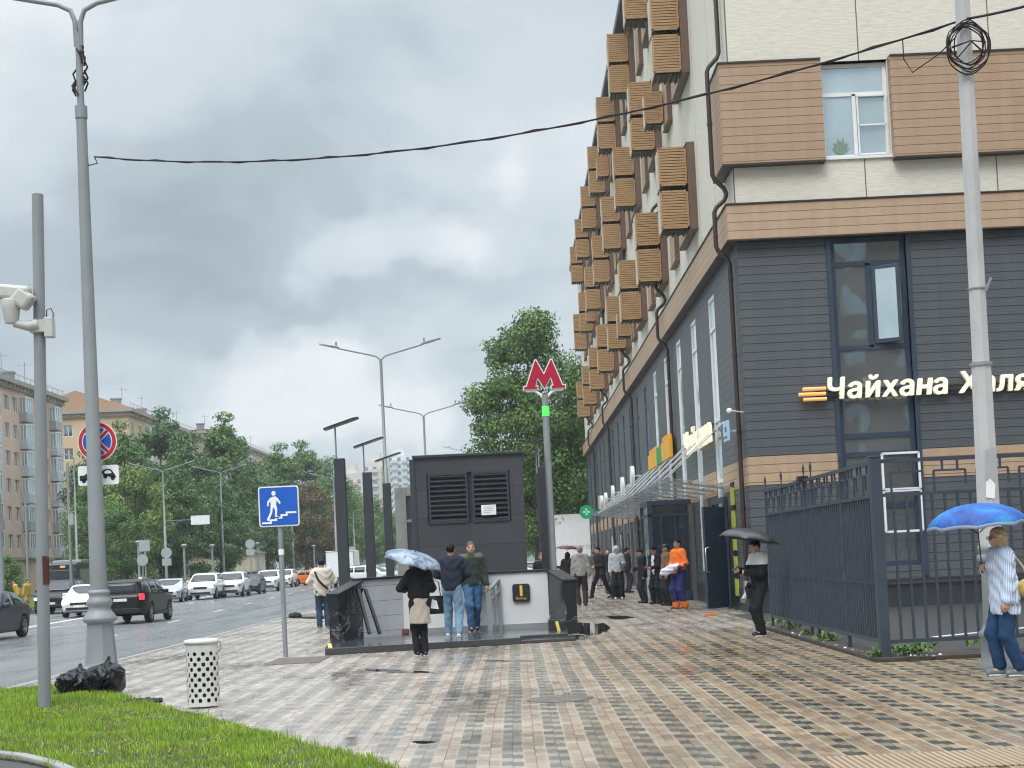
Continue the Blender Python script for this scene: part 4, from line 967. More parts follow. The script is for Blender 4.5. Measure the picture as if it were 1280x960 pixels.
for (v0, v1) in ((566, 611), (613, 664)):
    z1_, z0_ = A(1127, v0, BY - .1).z, A(1127, v1, BY - .1).z; mb = MB()
    for p, q in (((a0, z0_), (a0, z1_)), ((a1, z0_), (a1, z1_)), ((a0, z0_), (a1, z0_)), ((a0, z1_), (a1, z1_))): mb.bar((p[0], BY - .08, p[1]), (q[0], BY - .08, q[1]), .05)
    mb.build('service_window_frame', M_['white_frame'], bld, world=True)
# air conditioner boxes, stacked in pairs
def ac_box(x1, y0, z0, depth, width, height):
    x0 = x1 - depth; root = MB(); n = 12
    root.box(x0, x0 + .03, y0, y0 + width, z0, z0 + height)
    root.box(x0 + .03, x1, y0 + width - .03, y0 + width, z0, z0 + height); root.box(x0 + .03, x1, y0 + .05, y0 + width - .03, z0 + height - .03, z0 + height)
    o = root.build('air_conditioner_box', M_['basket_side'], bld, world=True)
    mb = MB()
    for k in range(n):
        z = z0 + .05 + (height - .10) * (k + .5) / n; mb.box(x0 - .005, x1, y0 - .02, y0 + .01, z - .031, z + .031)
    mb.box(x0 - .03, x0 + .03, y0 - .03, y0 + .0, z0, z0 + height); mb.box(x1 - .05, x1, y0 - .03, y0, z0, z0 + height); mb.box(x0, x1, y0 - .03, y0, z0, z0 + .05); mb.box(x0, x1, y0 - .03, y0, z0 + height - .05, z0 + height)
    mb.build('slats', M_['basket_slat'], o, world=True)
    mb = MB()
    for k in range(5):
        x = x0 + depth * (k + .5) / 5; mb.box(x - .02, x + .02, y0, y0 + width, z0 - .05, z0 - .01)
    mb.box(x0, x1, y0 + .10, y0 + .14, z0 - .01, z0 + .02); mb.box(x0 + .04, x1, y0 + .04, y0 + .05, z0, z0 + height - .04); mb.build('grille', M_['basket_dark'], o, world=True); return o
for ci, yc in enumerate(cols):
    for ri, (z0_, z1_) in enumerate(rows):
        for k in (0, 1):
            ac_box(BX - .22, yc + (0 if k == 0 else .03), z0_ + .02 + k * 1.20, .76, .95, 1.06 if k == 0 else 1.08)
        if (ci * 3 + ri) % 5 == 4:
            ac_box(BX - .18, yc - 2.4, z0_ + .2, .55, .75, 1.0)
# brown rain pipes; the near one bends round the cladding boxes
def pipe(y, name='rain_pipe', front=0.0, step=True):
    x = BX - .10; o = BX - .40; mb = MB()
    pts = [(x, y, TOP), (x, y, 21.9), (x, y, 13.15), (o, y, 12.85), (o, y, 10.25), (x, y, 9.95), (x, y, 9.75), (o, y, 9.5), (o, y, 8.55), (x, y, 8.25), (x, y, .75)]
    fine = []
    for i, p in enumerate(pts):
        if 0 < i < len(pts) - 1:
            a, b, c = Vector(pts[i - 1]), Vector(p), Vector(pts[i + 1]); fine += [b + (a - b).normalized() * min(.07, (a - b).length / 2.2), b + (c - b).normalized() * min(.07, (c - b).length / 2.2)]
        else: fine.append(Vector(p))
    mb.tube(fine, .055, 10); o_ = mb.build(name, M_['brown_trim'], bld, world=True)
    for z in (.9, 2.4, 4.2, 6.0, 7.8, 11.5, 14.5, 17.5):
        mb = MB(); mb.cyl((x if z < 9 or z > 12.9 else BX - .40, y, z), (x if z < 9 or z > 12.9 else BX - .40, y, z + .07), .068, None, 12); mb.build('clamp', M_['brown_trim'], o_, world=True)
    return o_
for y in (BY + .55, BY + 15.2, BY + 31.0, BY + 47.0, BY + 63): pipe(y)
mb = MB(); mb.tube([(BX - .10, BY + .55, .75), (BX - .12, BY + .53, .45), (BX - .24, BY + .35, .30)], .075, 10); mb.build('rain_pipe_shoe', M_['galvanised'], bld, world=True)

# lettering on the front: three amber bars and the cream channel letters
p0 = A(1036, 497, BY - .12); p1 = A(1276, 470, BY - .12)
sg = empty('shop_sign', (p0.x, BY - .1, p0.z), 0, 'cream raised letters with three amber bars on the graphite front wall', 'sign')
dirx = Vector((1, 0, 0)); ML = lambda x, y, d: (p0.x + x, BY - .13 - d, p0.z + y - .03)
mb = MB(); SZT = .66
for _k, (_x, _y) in enumerate(((0, 0), (-.016, .006), (.016, .006), (-.016, -.006), (.016, -.006), (0, .012), (0, -.012))):
    dd_ = 1 + .03 * _k; Mq = lambda x, y, d: (p0.x + x + _x, BY - .13 - d * dd_, p0.z + y - .03 + _y)
    w1 = add_text(mb, 'Чайха', SZT, Mq, depth=.10, shear=.10, spacing=1.09); g_ = w1 + .065; h_ = .545 * SZT
    for xa in (g_, g_ + .235): mb.prism([(xa, 0), (xa + .075, 0), (xa + .13, h_), (xa + .055, h_)], Mq, .05 * dd_)
    mb.prism([(g_ + .08, h_ * .40), (g_ + .26, h_ * .40), (g_ + .27, h_ * .58), (g_ + .09, h_ * .58)], Mq, .0495 * dd_)
    g2_ = g_ + .40; add_text(mb, 'а Халяль', SZT, lambda x, y, d: Mq(x + g2_, y, d), depth=.10, shear=.10, spacing=1.09)
mb.build('letters', M_['letter_cream'], sg, world=True)
mb = MB(); mb.box(p0.x - .3, p0.x + 6.6, BY - .10, BY - .05, p0.z + .13, p0.z + .17); mb.box(p0.x - .3, p0.x + 6.6, BY - .10, BY - .05, p0.z + .01, p0.z + .05); mb.build('rail', M_['dark_metal'], sg, world=True)
for k, (ua, ub, v) in enumerate(((1003, 1032, 486), (998, 1032, 492.5), (1004, 1033, 499))):
    a = A(ua, v, BY - .14); b = A(ub, v - .5, BY - .14); mb = MB(); mb.tube([(a.x, BY - .16, b.z), (b.x, BY - .16, b.z)], .042, 10); mb.build('bar', M_['letter_amber'], sg, world=True)
# shop signs along the street side, end on
def side_text(body, y0, z, size, m, label, backing=None, sx=1.0, depth=.14, off=.02):
    r = empty('shop_sign', (BX - .2, y0, z), 0, label, 'sign'); mb = MB()
    L = add_text(mb, body, size, lambda x, y, d: (BX - .22 - d, y0 - x, z + y), depth=depth, offset=off, sx=sx) * sx
    mb.build('letters', m, r, world=True); mb = MB()
    mb.box(BX - .18, BX - .14, y0 - L, y0, z + size * .15, z + size * .22); mb.box(BX - .18, BX - .14, y0 - L, y0, z + size * .45, z + size * .52); 
    for t in (.1, .5, .9): mb.box(BX - .16, BX, y0 - L * t - .02, y0 - L * t + .02, z + size * .3, z + size * .36)
    mb.build('rail', M_['dark_metal'], r, world=True)
    if backing: mb = MB(); mb.box(BX - .30, BX - .25, y0 - L - .1, y0 + .1, z - .1, z + size * .85); mb.build('backing_panel', backing, r, world=True)
    return r
side_text('Чайхана', 45.6, 4.35, .88, M_['letter_cream'], 'white raised letters on the street side above the glass canopy', sx=1.75, depth=.07)
r = empty('shop_sign', (BX - .3, 53, 4.7), 0, 'yellow and green panel sign on the street side above the canopy', 'sign')
for ya, yb, zt, m in ((54.2, 57.6, 5.25, 'letter_yellow'), (52.4, 54.2, 5.30, 'sign_green'), (49.8, 52.4, 5.35, 'letter_yellow')):
    mb = MB(); mb.box(BX - .26, BX - .12, ya, yb, 4.60, zt - .1)
    if m == 'letter_yellow': mb.box(BX - .26, BX - .12, ya + .2, yb - .5, zt - .1, zt + .04)
    mb.build('panel', M_[m], r, world=True, bevel=.02)
mb = MB(); mb.box(BX - .12, BX, 50.6, 50.7, 4.9, 5.0); mb.box(BX - .12, BX, 56.6, 56.7, 4.9, 5.0); mb.build('bracket', M_['dark_metal'], r, world=True)
for i, (y, z) in enumerate(((64, 4.75), (70, 4.6), (77, 4.6), (83, 4.5), (87, 4.5))):
    mb = MB(); mb.cyl((BX - .45, y, z), (BX - .30, y, z), .42 if i in (0, 1) else .36, None, 20); mb.box(BX - .3, BX, y - .03, y + .03, z - .03, z + .03)
    o = mb.build('shop_sign', M_['sign_white']); tag(o, f'small white round sign on the wall, {["first", "second", "third", "fourth", "fifth"][i]} past the yellow and green letters', 'sign')
yG = 92.0; gp = A(733, 640, yG); mb = MB(); mb.cyl((gp.x, yG - .08, gp.z), (gp.x, yG + .08, gp.z), .42, None, 24); mb.bar((gp.x, yG, gp.z), (BX, yG, gp.z), .05)
r = empty('round_sign', (BX, yG, gp.z), 0, 'round green projecting sign at the far end of the long building', 'sign'); mb.build('disc', M_['green_lit'], r, world=True)
mb = MB(); mb.bar((gp.x - .2, yG - .09, gp.z), (gp.x + .2, yG - .09, gp.z), .09, .02, up=(0, 1, 0)); mb.bar((gp.x, yG - .09, gp.z - .2), (gp.x, yG - .09, gp.z + .2), .09, .02, up=(0, 1, 0)); mb.build('cross', M_['sign_white'], r, world=True)
mb = MB(); mb.box(BX - .5, BX - .1, 88, 88.15, 4.1, 4.9); o = mb.build('box_sign', M_['pale_green']); tag(o, 'pale green box sign next to the round green sign', 'sign')
# address plate
pa = A(910, 541, BY + 1.6); mb = MB(); mb.box(BX - .30, BX - .24, BY + 1.05, BY + 1.75, pa.z - .22, pa.z + .26); mb.box(BX - .24, BX, BY + 1.35, BY + 1.45, pa.z, pa.z + .05)
r = empty('address_plate', (BX - .25, BY + 1.4, pa.z), 0, 'pale blue lit address plate beside the rain pipe at the corner', 'sign'); mb.build('plate', mat('plate_lit', (.50, .68, .85), .4), r, world=True)
mb = MB(); mb.box(BX - .306, BX - .300, BY + 1.15, BY + 1.45, pa.z, pa.z + .12); mb.box(BX - .306, BX - .300, BY + 1.1, BY + 1.7, pa.z - .15, pa.z - .10); mb.build('lettering', M_['sign_blue'], r, world=True)

# glass canopy on rods
can = empty('glass_canopy', (BX, 38, 3.2), 0, 'glass canopy hung on pairs of steel rods over the shop doors', 'canopy')
y = 38.0; k = 0; zi, zo, xo = 3.10, 3.38, BX - 1.75
while y < 71:
    L = 2.0; mb = MB(); mb.add([(BX, y + .03, zi), (xo, y + .03, zo), (xo, y + L - .03, zo), (BX, y + L - .03, zi), (BX, y + .03, zi + .016), (xo, y + .03, zo + .016), (xo, y + L - .03, zo + .016), (BX, y + L - .03, zi + .016)], [(0, 1, 2, 3), (4, 7, 6, 5), (0, 4, 5, 1), (1, 5, 6, 2), (2, 6, 7, 3), (3, 7, 4, 0)])
    mb.build('glass_sheet', M_['canopy_glass'], can, world=True)
    if k % 2 == 0:
        for yy_ in (y + .5, y + 1.8):
            mb = MB(); mb.tube([(BX, yy_, 4.75), (xo + .25, yy_, zo + .02)], .016, 6); mb.build('tie_rod', M_['steel'], can, world=True)
    mb = MB(); yy_ = y + 1.0; mb.bar((BX, yy_, zi - .03), (xo + .1, yy_, zo - .04), .022, .05)
    for q in (.18, .5, .82):
        xq = BX + (xo - BX) * q; mb.cyl((xq, yy_, zi + (zo - zi) * q - .05), (xq, yy_, zi + (zo - zi) * q + .03), .035, None, 8)
    mb.build('bracket', M_['galvanised'], can, world=True)
    y += L; k += 1
# portals and doors at street level
def portal(y0, y1, out, h, name, nleaf=2):
    mb = MB(); x0 = BX - out
    for yy_ in (y0, y1 - .12):
        mb.box(x0, x0 + .12, yy_, yy_ + .12, 0, h)
        mb.box(BX - .12, BX, yy_, yy_ + .12, 0, h)
    mb.box(x0, BX, y0, y1, h, h + .14); mb.box(x0, BX, y0, y0 + .10, .0, .30); mb.box(x0 + .02, x0 + .08, y0, y1, h - .35, h - .28); mb.box(x0, BX, y0 + .0, y0 + .06, h - .35, h - .28)
    o = mb.build(name, M_['blue_grey_frame'], bld, world=True)
    mb = MB(); mb.box(x0 + .13, BX - .13, y0 + .02, y0 + .05, .3, h); mb.box(x0 + .05, x0 + .08, y0 + .13, y1 - .13, .1, h); mb.build('pane', M_['pane_dark'], o, world=True)
    mb = MB()
    for t in (.3, .62): xm = x0 + out * t; mb.box(xm - .03, xm + .03, y0 - .01, y0 + .07, .3, h - .35)
    mb.build('mullion', M_['blue_grey_frame'], o, world=True); return o
portal(46.6, 49.4, 1.35, 2.95, 'porch')
mb = MB(); pd = A(884, 700, 37.2); mb.obox((BX - .42, 38.3, 1.32), (.06, 1.05, 2.55), Matrix.Rotation(R(-38), 3, 'Z')); d_ = mb.build('door', M_['blue_grey_frame'], bld, world=True, bevel=.01)
mb = MB(); mb.obox((BX - .455, 38.27, 1.40), (.02, .78, 2.2), Matrix.Rotation(R(-38), 3, 'Z')); mb.build('pane', M_['pane_dark'], d_, world=True)
mb = MB(); mb.tube([(BX - .62, 37.9, .95), (BX - .72, 37.85, .98), (BX - .72, 37.85, 1.55), (BX - .62, 37.9, 1.58)], .02, 8); mb.build('door_handle', M_['steel'], d_, world=True)
mb = MB(); mb.box(BX - .10, BX - .02, 38.7, 39.0, 0, 2.7); mb.box(BX - .10, BX - .02, 41.0, 41.3, 0, 2.7); mb.box(BX - .10, BX - .02, 38.7, 41.3, 2.7, 2.85); mb.build('door_frame', M_['blue_grey_frame'], bld, world=True)
for yy_ in (37.3, 37.62):
    mb = MB()
    for q in range(5): mb.box(BX - .055, BX - .012, yy_, yy_ + .13, .35 + q * .56, .35 + q * .56 + .42)
    mb.build('hazard_tape', M_['yellow_tape'], bld, world=True)
mb = MB()
for q in range(6): mb.box(BX - .05, BX - .010, 37.25, 37.75, .25 + q * .56, .25 + q * .56 + .10)
mb.build('hazard_tape_band', M_['sign_black'], bld, world=True)
for i, y in enumerate([52.5, 58.5, 64.6, 70.6, 76.7, 82.8]):
    mb = MB(); mb.box(BX - .06, BX - .012, y, y + 1.9, 0.02, 2.6); o = mb.build('door', M_['blue_grey_frame'], bld, world=True)
    mb = MB(); mb.box(BX - .075, BX - .06, y + .12, y + .88, .25, 2.45); mb.box(BX - .075, BX - .06, y + 1.02, y + 1.78, .25, 2.45); mb.build('pane', M_['pane_dark'], o, world=True)
for k in range(14):
    y = 42.2 + 4.05 * k; mb = MB(); mb.box(BX - .10, BX - .013, y - .35, y + .35, .0, 2.92); mb.build('pilaster', mat('pilaster_grey', (.12, .12, .12), .6), bld, world=True)
# small wall things
cpos = A(915, 517, BY + .4); mb = MB(); mb.cyl((BX - .02, BY + .2, cpos.z), (BX - .35, BY + .1, cpos.z + .05), .015, None, 6); mb.ball((BX - .36, BY + .1, cpos.z + .04), .07, 10, 6)
tag(mb.build('wall_camera', M_['white_frame']), 'small white camera sticking out of the building corner', 'camera')
mb = MB(); q = G(888, 770); mb.box(q.x - .13, q.x + .13, q.y - .06, q.y + .06, 0, .065); o = mb.build('doorstop_brick', mat('orange_block', (.55, .14, .05), .6), bevel=.01); tag(o, 'orange block on the paving by the open door', 'block')

# brick house on the other side of the yard, behind the viewer, that the front panes mirror
bk = empty('brick_house', (32, -40, 0), 0, 'brown brick house across the yard, mirrored in the front panes', 'building')
s = NB('brown_brick'); t = s.n('ShaderNodeTexBrick'); t.inputs['Color1'].default_value = (.20, .13, .09, 1); t.inputs['Color2'].default_value = (.26, .18, .13, 1); t.inputs['Mortar'].default_value = (.20, .18, .16, 1); t.inputs['Scale'].default_value = 1
t.inputs['Brick Width'].default_value = .5; t.inputs['Row Height'].default_value = .16; t.inputs['Mortar Size'].default_value = .02; x = s.xyz(); s.l(s.vec(s.m1('ADD', x[0], x[1]), x[2], 0), t.inputs['Vector']); s.set('Base Color', t.outputs[0]); s.set('Roughness', .85); M_['brick'] = s.m
mb = MB(); hl = [(14 + 5 * i, 15.5 + 5 * i, 1.5 + 4 * j, 3.7 + 4 * j) for i in range(8) for j in range(6)]
wall_holes(mb, 10, 56, 0, 27, hl, lambda u, z, d: (u, -38 - d, z), .15); mb.box(10, 56, -48, -38.3, 0, 27); mb.build('wall', M_['brick'], bk, world=True)
for h in hl: window(lambda u, z, d: (u, -38 - d, z), *h, .14, M_['white_frame'], M_['pane_light'], mull=((h[0] + .6, h[2], h[3]),), par=bk)

# ---------------------------------------------------------------- metro stairs: slab, walls, marble wings, rails
SZ = .12
st = empty('stair_entrance', (-1.3, 28.5, 0), 0, 'low walled metro stair entrance with black marble wings and wet dark granite floor', 'metro entrance')
fl_ = [G(402, 818), G(520, 812), G(637, 806), G(640, 803, .02), G(708, 801), G(716, 789)]
fl_ = [(-3.40, 26.6), (.02, 27.3), (.02, 27.9), (.90, 28.1), (.95, 29.8), (.62, 30.6), (-2.3, 30.6), (-3.1, 29.6), (-3.6, 28.6)]
mb = MB(); mb.prism(fl_, lambda x, y, d: (x, y, .0 + d), SZ); mb.build('floor_slab', M_['granite'], st, world=True, bevel=.012)
mb = MB(); mb.prism([(.02, 27.3), (1.02, 27.5), (1.02, 28.2), (.02, 28.0)], lambda x, y, d: (x, y, d), .06); mb.build('step', M_['granite'], st, world=True, bevel=.01)
mb = MB(); mb.bar((-3.32, 26.75, SZ + .004), (-3.52, 28.2, SZ + .004), .07, .006); mb.build('yellow_strip', M_['yellow_paint'], st, world=True)
def wallseg(a, b, h0, h1, th, name, m, capm=None):
    a, b = Vector((*a, 0)), Vector((*b, 0)); d = (b - a).normalized(); n = Vector((-d.y, d.x, 0)) * th
    v = [a, b, b + n, a + n]; hh = [h0, h1, h1, h0]; mb = MB()
    mb.add([tuple(p) for p in v] + [(p.x, p.y, h) for p, h in zip(v, hh)], [(3, 2, 1, 0), (4, 5, 6, 7), (0, 1, 5, 4), (1, 2, 6, 5), (2, 3, 7, 6), (3, 0, 4, 7)])
    o = mb.build(name, m, st, world=True)
    if capm:
        mb = MB(); e = n.normalized() * .04; vv = [a - e - d * .02, b - e + d * .02, b + n + e + d * .02, a + n + e - d * .02]
        mb.add([(p.x, p.y, h + .004) for p, h in zip(vv, hh)] + [(p.x, p.y, h + .05) for p, h in zip(vv, hh)], [(3, 2, 1, 0), (4, 5, 6, 7), (0, 1, 5, 4), (1, 2, 6, 5), (2, 3, 7, 6), (3, 0, 4, 7)])
        mb.build('coping', capm, o, world=True, bevel=.006)
    return o
wallseg((.62, 30.6), (-2.3, 30.6), 1.24, 1.24, -.25, 'back_wall', M_['pale_panel'], M_['dark_metal'])
wallseg((-2.3, 30.6), (-3.02, 29.62), 1.24, 1.24, -.20, 'side_wall', M_['stone_joint'], M_['dark_metal'])
wallseg((-3.02, 29.60), (-3.40, 28.85), 1.20, .98, -.22, 'marble_wing', M_['marble'], M_['dark_metal'])
wallseg((.93, 29.9), (.64, 30.58), 1.02, 1.22, -.25, 'marble_wing', M_['marble'], M_['dark_metal'])
mb = MB(); mb.box(.56, .88, 28.9, 29.7, SZ - .1, .34); mb.build('marble_base', M_['marble'], st, world=True, bevel=.01)
mb = MB(); mb.obox((.74, 28.89, .20), (.06, .012, .22), Matrix.Rotation(R(-12), 3, 'Y')); mb.build('yellow_mark', M_['yellow_paint'], st, world=True)
mb = MB(); mb.box(-2.25, .58, 30.575, 30.598, SZ, SZ + .10); mb.build('skirting', M_['galvanised'], st, world=True)
def rail(p, q, name='handrail'):                             # double-bar steel rail whose top slopes
    p, q = Vector(p), Vector(q); mb = MB()
    mb.tube([p + Vector((0, 0, SZ)), p + Vector((0, 0, p.z + .02))], .03, 8) if 0 else None
    a, b = Vector((p.x, p.y, SZ)), Vector((q.x, q.y, SZ)); at_, bt = Vector((p.x, p.y, p.z)), Vector((q.x, q.y, q.z))
    mb.box(a.x - .05, a.x + .05, a.y - .015, a.y + .015, SZ, at_.z); mb.box(b.x - .04, b.x + .04, b.y - .015, b.y + .015, SZ, bt.z)
    mb.bar(at_, bt, .06, .05); lo = Vector((0, 0, -.22)); mb.bar(at_ + lo, bt + lo, .05, .035); m_ = (a + b) / 2; mb.box(m_.x - .02, m_.x + .02, m_.y - .015, m_.y + .015, SZ, (at_.z + bt.z) / 2)
    return mb.build(name, M_['galvanised'], st, world=True)
a = G(613, 789, SZ); b = G(625, 787, SZ); rail((a.x, a.y, .92), (b.x + .02, b.y - .1, 1.12))
for (u0, v0, u1, v1) in ((447, 737, 462, 792), (456, 737, 475, 792)):
    pa_ = A(u0, v0, 29.5); pb_ = A(u1, v1, 29.0); mb = MB(); mb.bar((pa_.x + .02, 29.42, pa_.z), (pb_.x, 29.0, max(pb_.z, SZ + .02)), .055, .055); mb.tube([(pa_.x + .02, 29.42, pa_.z), (pa_.x - .02, 29.42, pa_.z + .03), (pa_.x - .10, 29.6, pa_.z - .08)], .02, 6); mb.build('handrail', M_['dark_metal'], st, world=True)
# raised steel lettering and exit plate on the back wall
MW = lambda x, y, d: (x, 30.565 - d, y)
for body, (u, v) in (('СКИЙ', (578, 739)), ('СТИН', (583, 749)), ('ЧЕСК', (572, 762))):
    q = A(u, v, 30.57); mb = MB(); add_text(mb, body, .19, lambda x, y, d: (q.x + x, 30.565 - d, q.z + y), depth=.015); mb.build('raised_letters', M_['galvanised'], st, world=True)
q0, q1 = A(640, 729, 30.55), A(663, 753, 30.55); cxx, czz = (q0.x + q1.x) / 2, (q0.z + q1.z) / 2; hw_ = (q1.x - q0.x) / 2
def rrect(hx, hz, r, n=6): return [(sx * (hx - r) + r * math.cos(a), sz * (hz - r) + r * math.sin(a)) for (sx, sz, a0) in ((1, 1, 0), (-1, 1, 90), (-1, -1, 180), (1, -1, 270)) for a in [R(a0 + 90 * k / n) for k in range(n + 1)]]
mb = MB(); mb.prism(rrect(hw_, hw_ * 1.02, .05), lambda x, y, d: (cxx + x, 30.575 - d, czz + y), .03); ep = mb.build('exit_plate', M_['sign_black'], st, world=True)
mb = MB(); add_text(mb, '1', .27, lambda x, y, d: (cxx + x, 30.54 - d, czz - .05 + y), depth=.01, offset=.014, align='C'); mb.build('digit', M_['gold'], ep, world=True)
mb = MB(); add_text(mb, 'Выход', .065, lambda x, y, d: (cxx + x, 30.54 - d, czz - .13 + y), depth=.01, align='C'); mb.build('small_letters', M_['gold'], ep, world=True)
tag(sheet('crumpled_sheet', [(0, 0), (1, 0), (1, 1)], -.5, M_['soil']), kind='structure') if 0 else None
q = G(505, 792, SZ); mb = MB(); mb.box(q.x - .12, q.x + .12, q.y - .3, q.y - .1, SZ, SZ + .11); mb.box(q.x - .5, q.x - .2, q.y - .4, q.y - .15, SZ, SZ + .05); tag(mb.build('sandbag', mat('dull_red', (.16, .07, .05), .7), bevel=.02), 'small dark bundle on the stair floor by the grey side wall', 'bundle')

# ventilation kiosk behind the stairs
KY = 33.0
k0, k1 = A(521, 640, KY).x, A(656, 640, KY).x; kz = A(585, 570, KY).z
kio = empty('ventilation_kiosk', ((k0 + k1) / 2, KY, 0), 0, 'dark flat roofed kiosk with two louvre grilles behind the stair entrance', 'kiosk')
mb = MB(); l0, l1 = A(534, 620, KY).x, A(638, 620, KY).x; lz0, lz1 = A(585, 653, KY).z, A(585, 590, KY).z
wall_holes(mb, k0, k1, 0, kz, [(l0, l1, lz0, lz1)], lambda u, z, d: (u, KY + d, z), .10)
mb.box(k0, k0 + .02, KY + .01, KY + 4.2, 0, kz); mb.box(k1 - .02, k1, KY + .01, KY + 4.2, 0, kz); mb.box(k0, k1, KY + 4.2, KY + 4.22, 0, kz); mb.box(l0, l1, KY + .10, KY + .12, lz0, lz1)
mb.build('wall', siding('kiosk_panel', (.045, .048, .055), .62, .022, rough=.42, var=.22, bump=.25), kio, world=True)
mb = MB(); mb.box(k0 - .05, k1 + .05, KY - .06, KY + 4.28, kz, kz + .06); mb.box(k0 - .12, k0, KY - .02, KY + .9, 0, kz - .02); mb.build('roof', M_['graphite'], kio, world=True, bevel=.008)
mid = (l0 + l1) / 2 + .03
for a, b in ((l0 + .03, mid - .05), (mid + .05, l1 - .03)):
    mb = MB(); mb.box(a, b, KY - .035, KY + .02, lz1 - .05, lz1); mb.box(a, b, KY - .035, KY + .02, lz0, lz0 + .05); mb.box(a, a + .04, KY - .035, KY + .02, lz0 + .05, lz1 - .05); mb.box(b - .04, b, KY - .035, KY + .02, lz0 + .05, lz1 - .05)
    g_ = mb.build('louvre_frame', M_['graphite'], kio, world=True); mb = MB(); n = 10
    for i in range(n):
        z = lz0 + .08 + (lz1 - lz0 - .14) * i / (n - 1); mb.obox(((a + b) / 2, KY - .005, z), (b - a - .08, .09, .018), Matrix.Rotation(R(38), 3, 'X'))
    mb.build('louvres', M_['graphite'], g_, world=True)
q = A(611, 638, KY); mb = MB(); mb.box(q.x - .16, q.x + .16, KY - .075, KY - .065, q.z - .10, q.z + .12); nt_ = mb.build('notice', M_['paper'], kio, world=True)
mb = MB()
for i in range(4): mb.box(q.x - .11, q.x + (.11 if i != 3 else .02), KY - .079, KY - .0755, q.z + .07 - i * .04, q.z + .078 - i * .04)
mb.build('notice_lines', M_['sign_back'], nt_, world=True)
# lift portal to the left of it
PY = 38.0; a, b = A(494, 640, PY), A(516, 640, PY); pz = A(505, 609, PY).z
lf = empty('lift_cabin', (a.x, PY, 0), 0, 'grey framed glass cabin standing left of the dark kiosk', 'lift')
mb = MB(); x0, x1 = a.x, a.x + 1.9
mb.box(x0, x0 + .28, PY, PY + 2.2, 0, pz); mb.box(x0 + .28, x1, PY, PY + 2.2, pz - .22, pz); mb.box(x1 - .15, x1, PY, PY + 2.2, 0, pz - .22); mb.box(x0 + .28, x1 - .15, PY + .02, PY + .08, 2.55, 2.62); mb.box(x0 + .28, x1 - .15, PY + .02, PY + .08, 1.45, 1.52); mb.build('frame', M_['old_concrete'], lf, world=True, bevel=.01)
mb = MB(); mb.box(x0 + .28, x1 - .15, PY + .10, PY + .12, 0, pz - .22); mb.build('pane', M_['pane_dark'], lf, world=True)

# black columns with tilted plates on thin rods
def light_column(u, v, Y, h, label):
    p = A(u, v, Y); r = empty('light_column', (p.x, Y, 0), 0, label, 'light column', 'black columns beside the stair entrance')
    mb = MB(); mb.box(-.115, .115, -.115, .115, 0, h); mb.build('post', M_['graphite'], r, bevel=.01)
    mb = MB(); mb.cyl((-.07, 0, h), (-.07, 0, h + .68), .02, None, 8); mb.build('rod', M_['galvanised'], r)
    mb = MB(); Mr = Matrix.Rotation(R(-17), 3, 'Y'); c = Vector((.06, 0, h + .74)); pr = []
    out = [(-.38, -.2), (-.30, -.24), (.30, -.24), (.42, -.14), (.42, .14), (.30, .24), (-.30, .24), (-.38, .2)]
    mb.prism(out, lambda x, y, d: tuple(c + Mr @ Vector((x, y, d + .03 * (1 - abs(x) / .42)))), .03); mb.build('lamp_plate', M_['dark_metal'], r, bevel=.006)
for u, v, Y, lb in ((428, 660, 33.3, 'tall black square column with a tilted plate, nearest the road man in the cap'), (462, 665, 38.8, 'black square column with a tilted plate, between two taller looking ones'), (486, 670, 44.5, 'black square column with a tilted plate, right beside the grey lift cabin')):
    light_column(u, v, Y, 3.9, lb)
light_column(680, 640, 40.0, 3.9, 'black square column with a tilted plate right behind the metro sign pole')
light_column(676.5, 640, 46.5, 4.1, 'black square column, the farther one behind the metro sign pole')

# metro pole
mp = A(691, 700, 34.0); r = empty('metro_sign', (mp.x, 34.0, 0), 0, 'red letter M metro sign with white edge on a grey pole', 'metro sign')
zt = A(684, 493, 34).z; mb = MB(); mb.cyl((0, 0, 0), (0, 0, zt), .085, .075, 16); mb.cyl((0, 0, 0), (0, 0, .25), .13, .10, 16); mb.build('pole', M_['galvanised'], r)
g0, g1 = A(684, 520, 34).z, A(684, 508, 34).z; mb = MB(); mb.cyl((0, 0, g0), (0, 0, g1), .084, None, 16); mb.build('green_band', M_['lamp_green'], r)
mz0, mz1 = A(684, 486, 34).z, A(684, 450, 34).z; H_ = mz1 - mz0; W_ = .93
half = [(0, .0), (.085, .26), (.14, .26) ]
MO = [(-.5, 0), (-.5, .10), (-.435, .10), (-.205, 1.0), (-.175, 1.0), (0, .50), (.175, 1.0), (.205, 1.0), (.435, .10), (.5, .10), (.5, 0), (.165, 0), (.165, .10), (.215, .10), (.16, .40), (0, 0), (-.16, .40), (-.215, .10), (-.165, .10), (-.165, 0)]
def inset(poly, d):
    out = []; n = len(poly); ar = sum(poly[i][0] * poly[(i + 1) % n][1] - poly[(i + 1) % n][0] * poly[i][1] for i in range(n)); sg_ = 1 if ar > 0 else -1
    for i in range(n):
        p0_, p1_, p2_ = Vector(poly[i - 1]), Vector(poly[i]), Vector(poly[(i + 1) % n]); a_ = (p1_ - p0_).normalized(); b_ = (p2_ - p1_).normalized()
        n1_, n2__ = Vector((-a_.y, a_.x)) * sg_, Vector((-b_.y, b_.x)) * sg_; m_ = n1_ + n2__; k_ = d / max(.35, (1 + n1_.dot(n2__)) / 1)
        q_ = p1_ + m_ * k_; out.append((q_.x, q_.y))
    return out
MP = [(x * W_, y * H_) for x, y in MO]
dxm = A(684, 470, 34).x - mp.x
mb = MB(); mb.prism(inset(MP, -.018), lambda x, y, d: (x, -.05 + d, mz0 - 0 + y), .10); mb.build('letter_edge', M_['sign_white'], r)
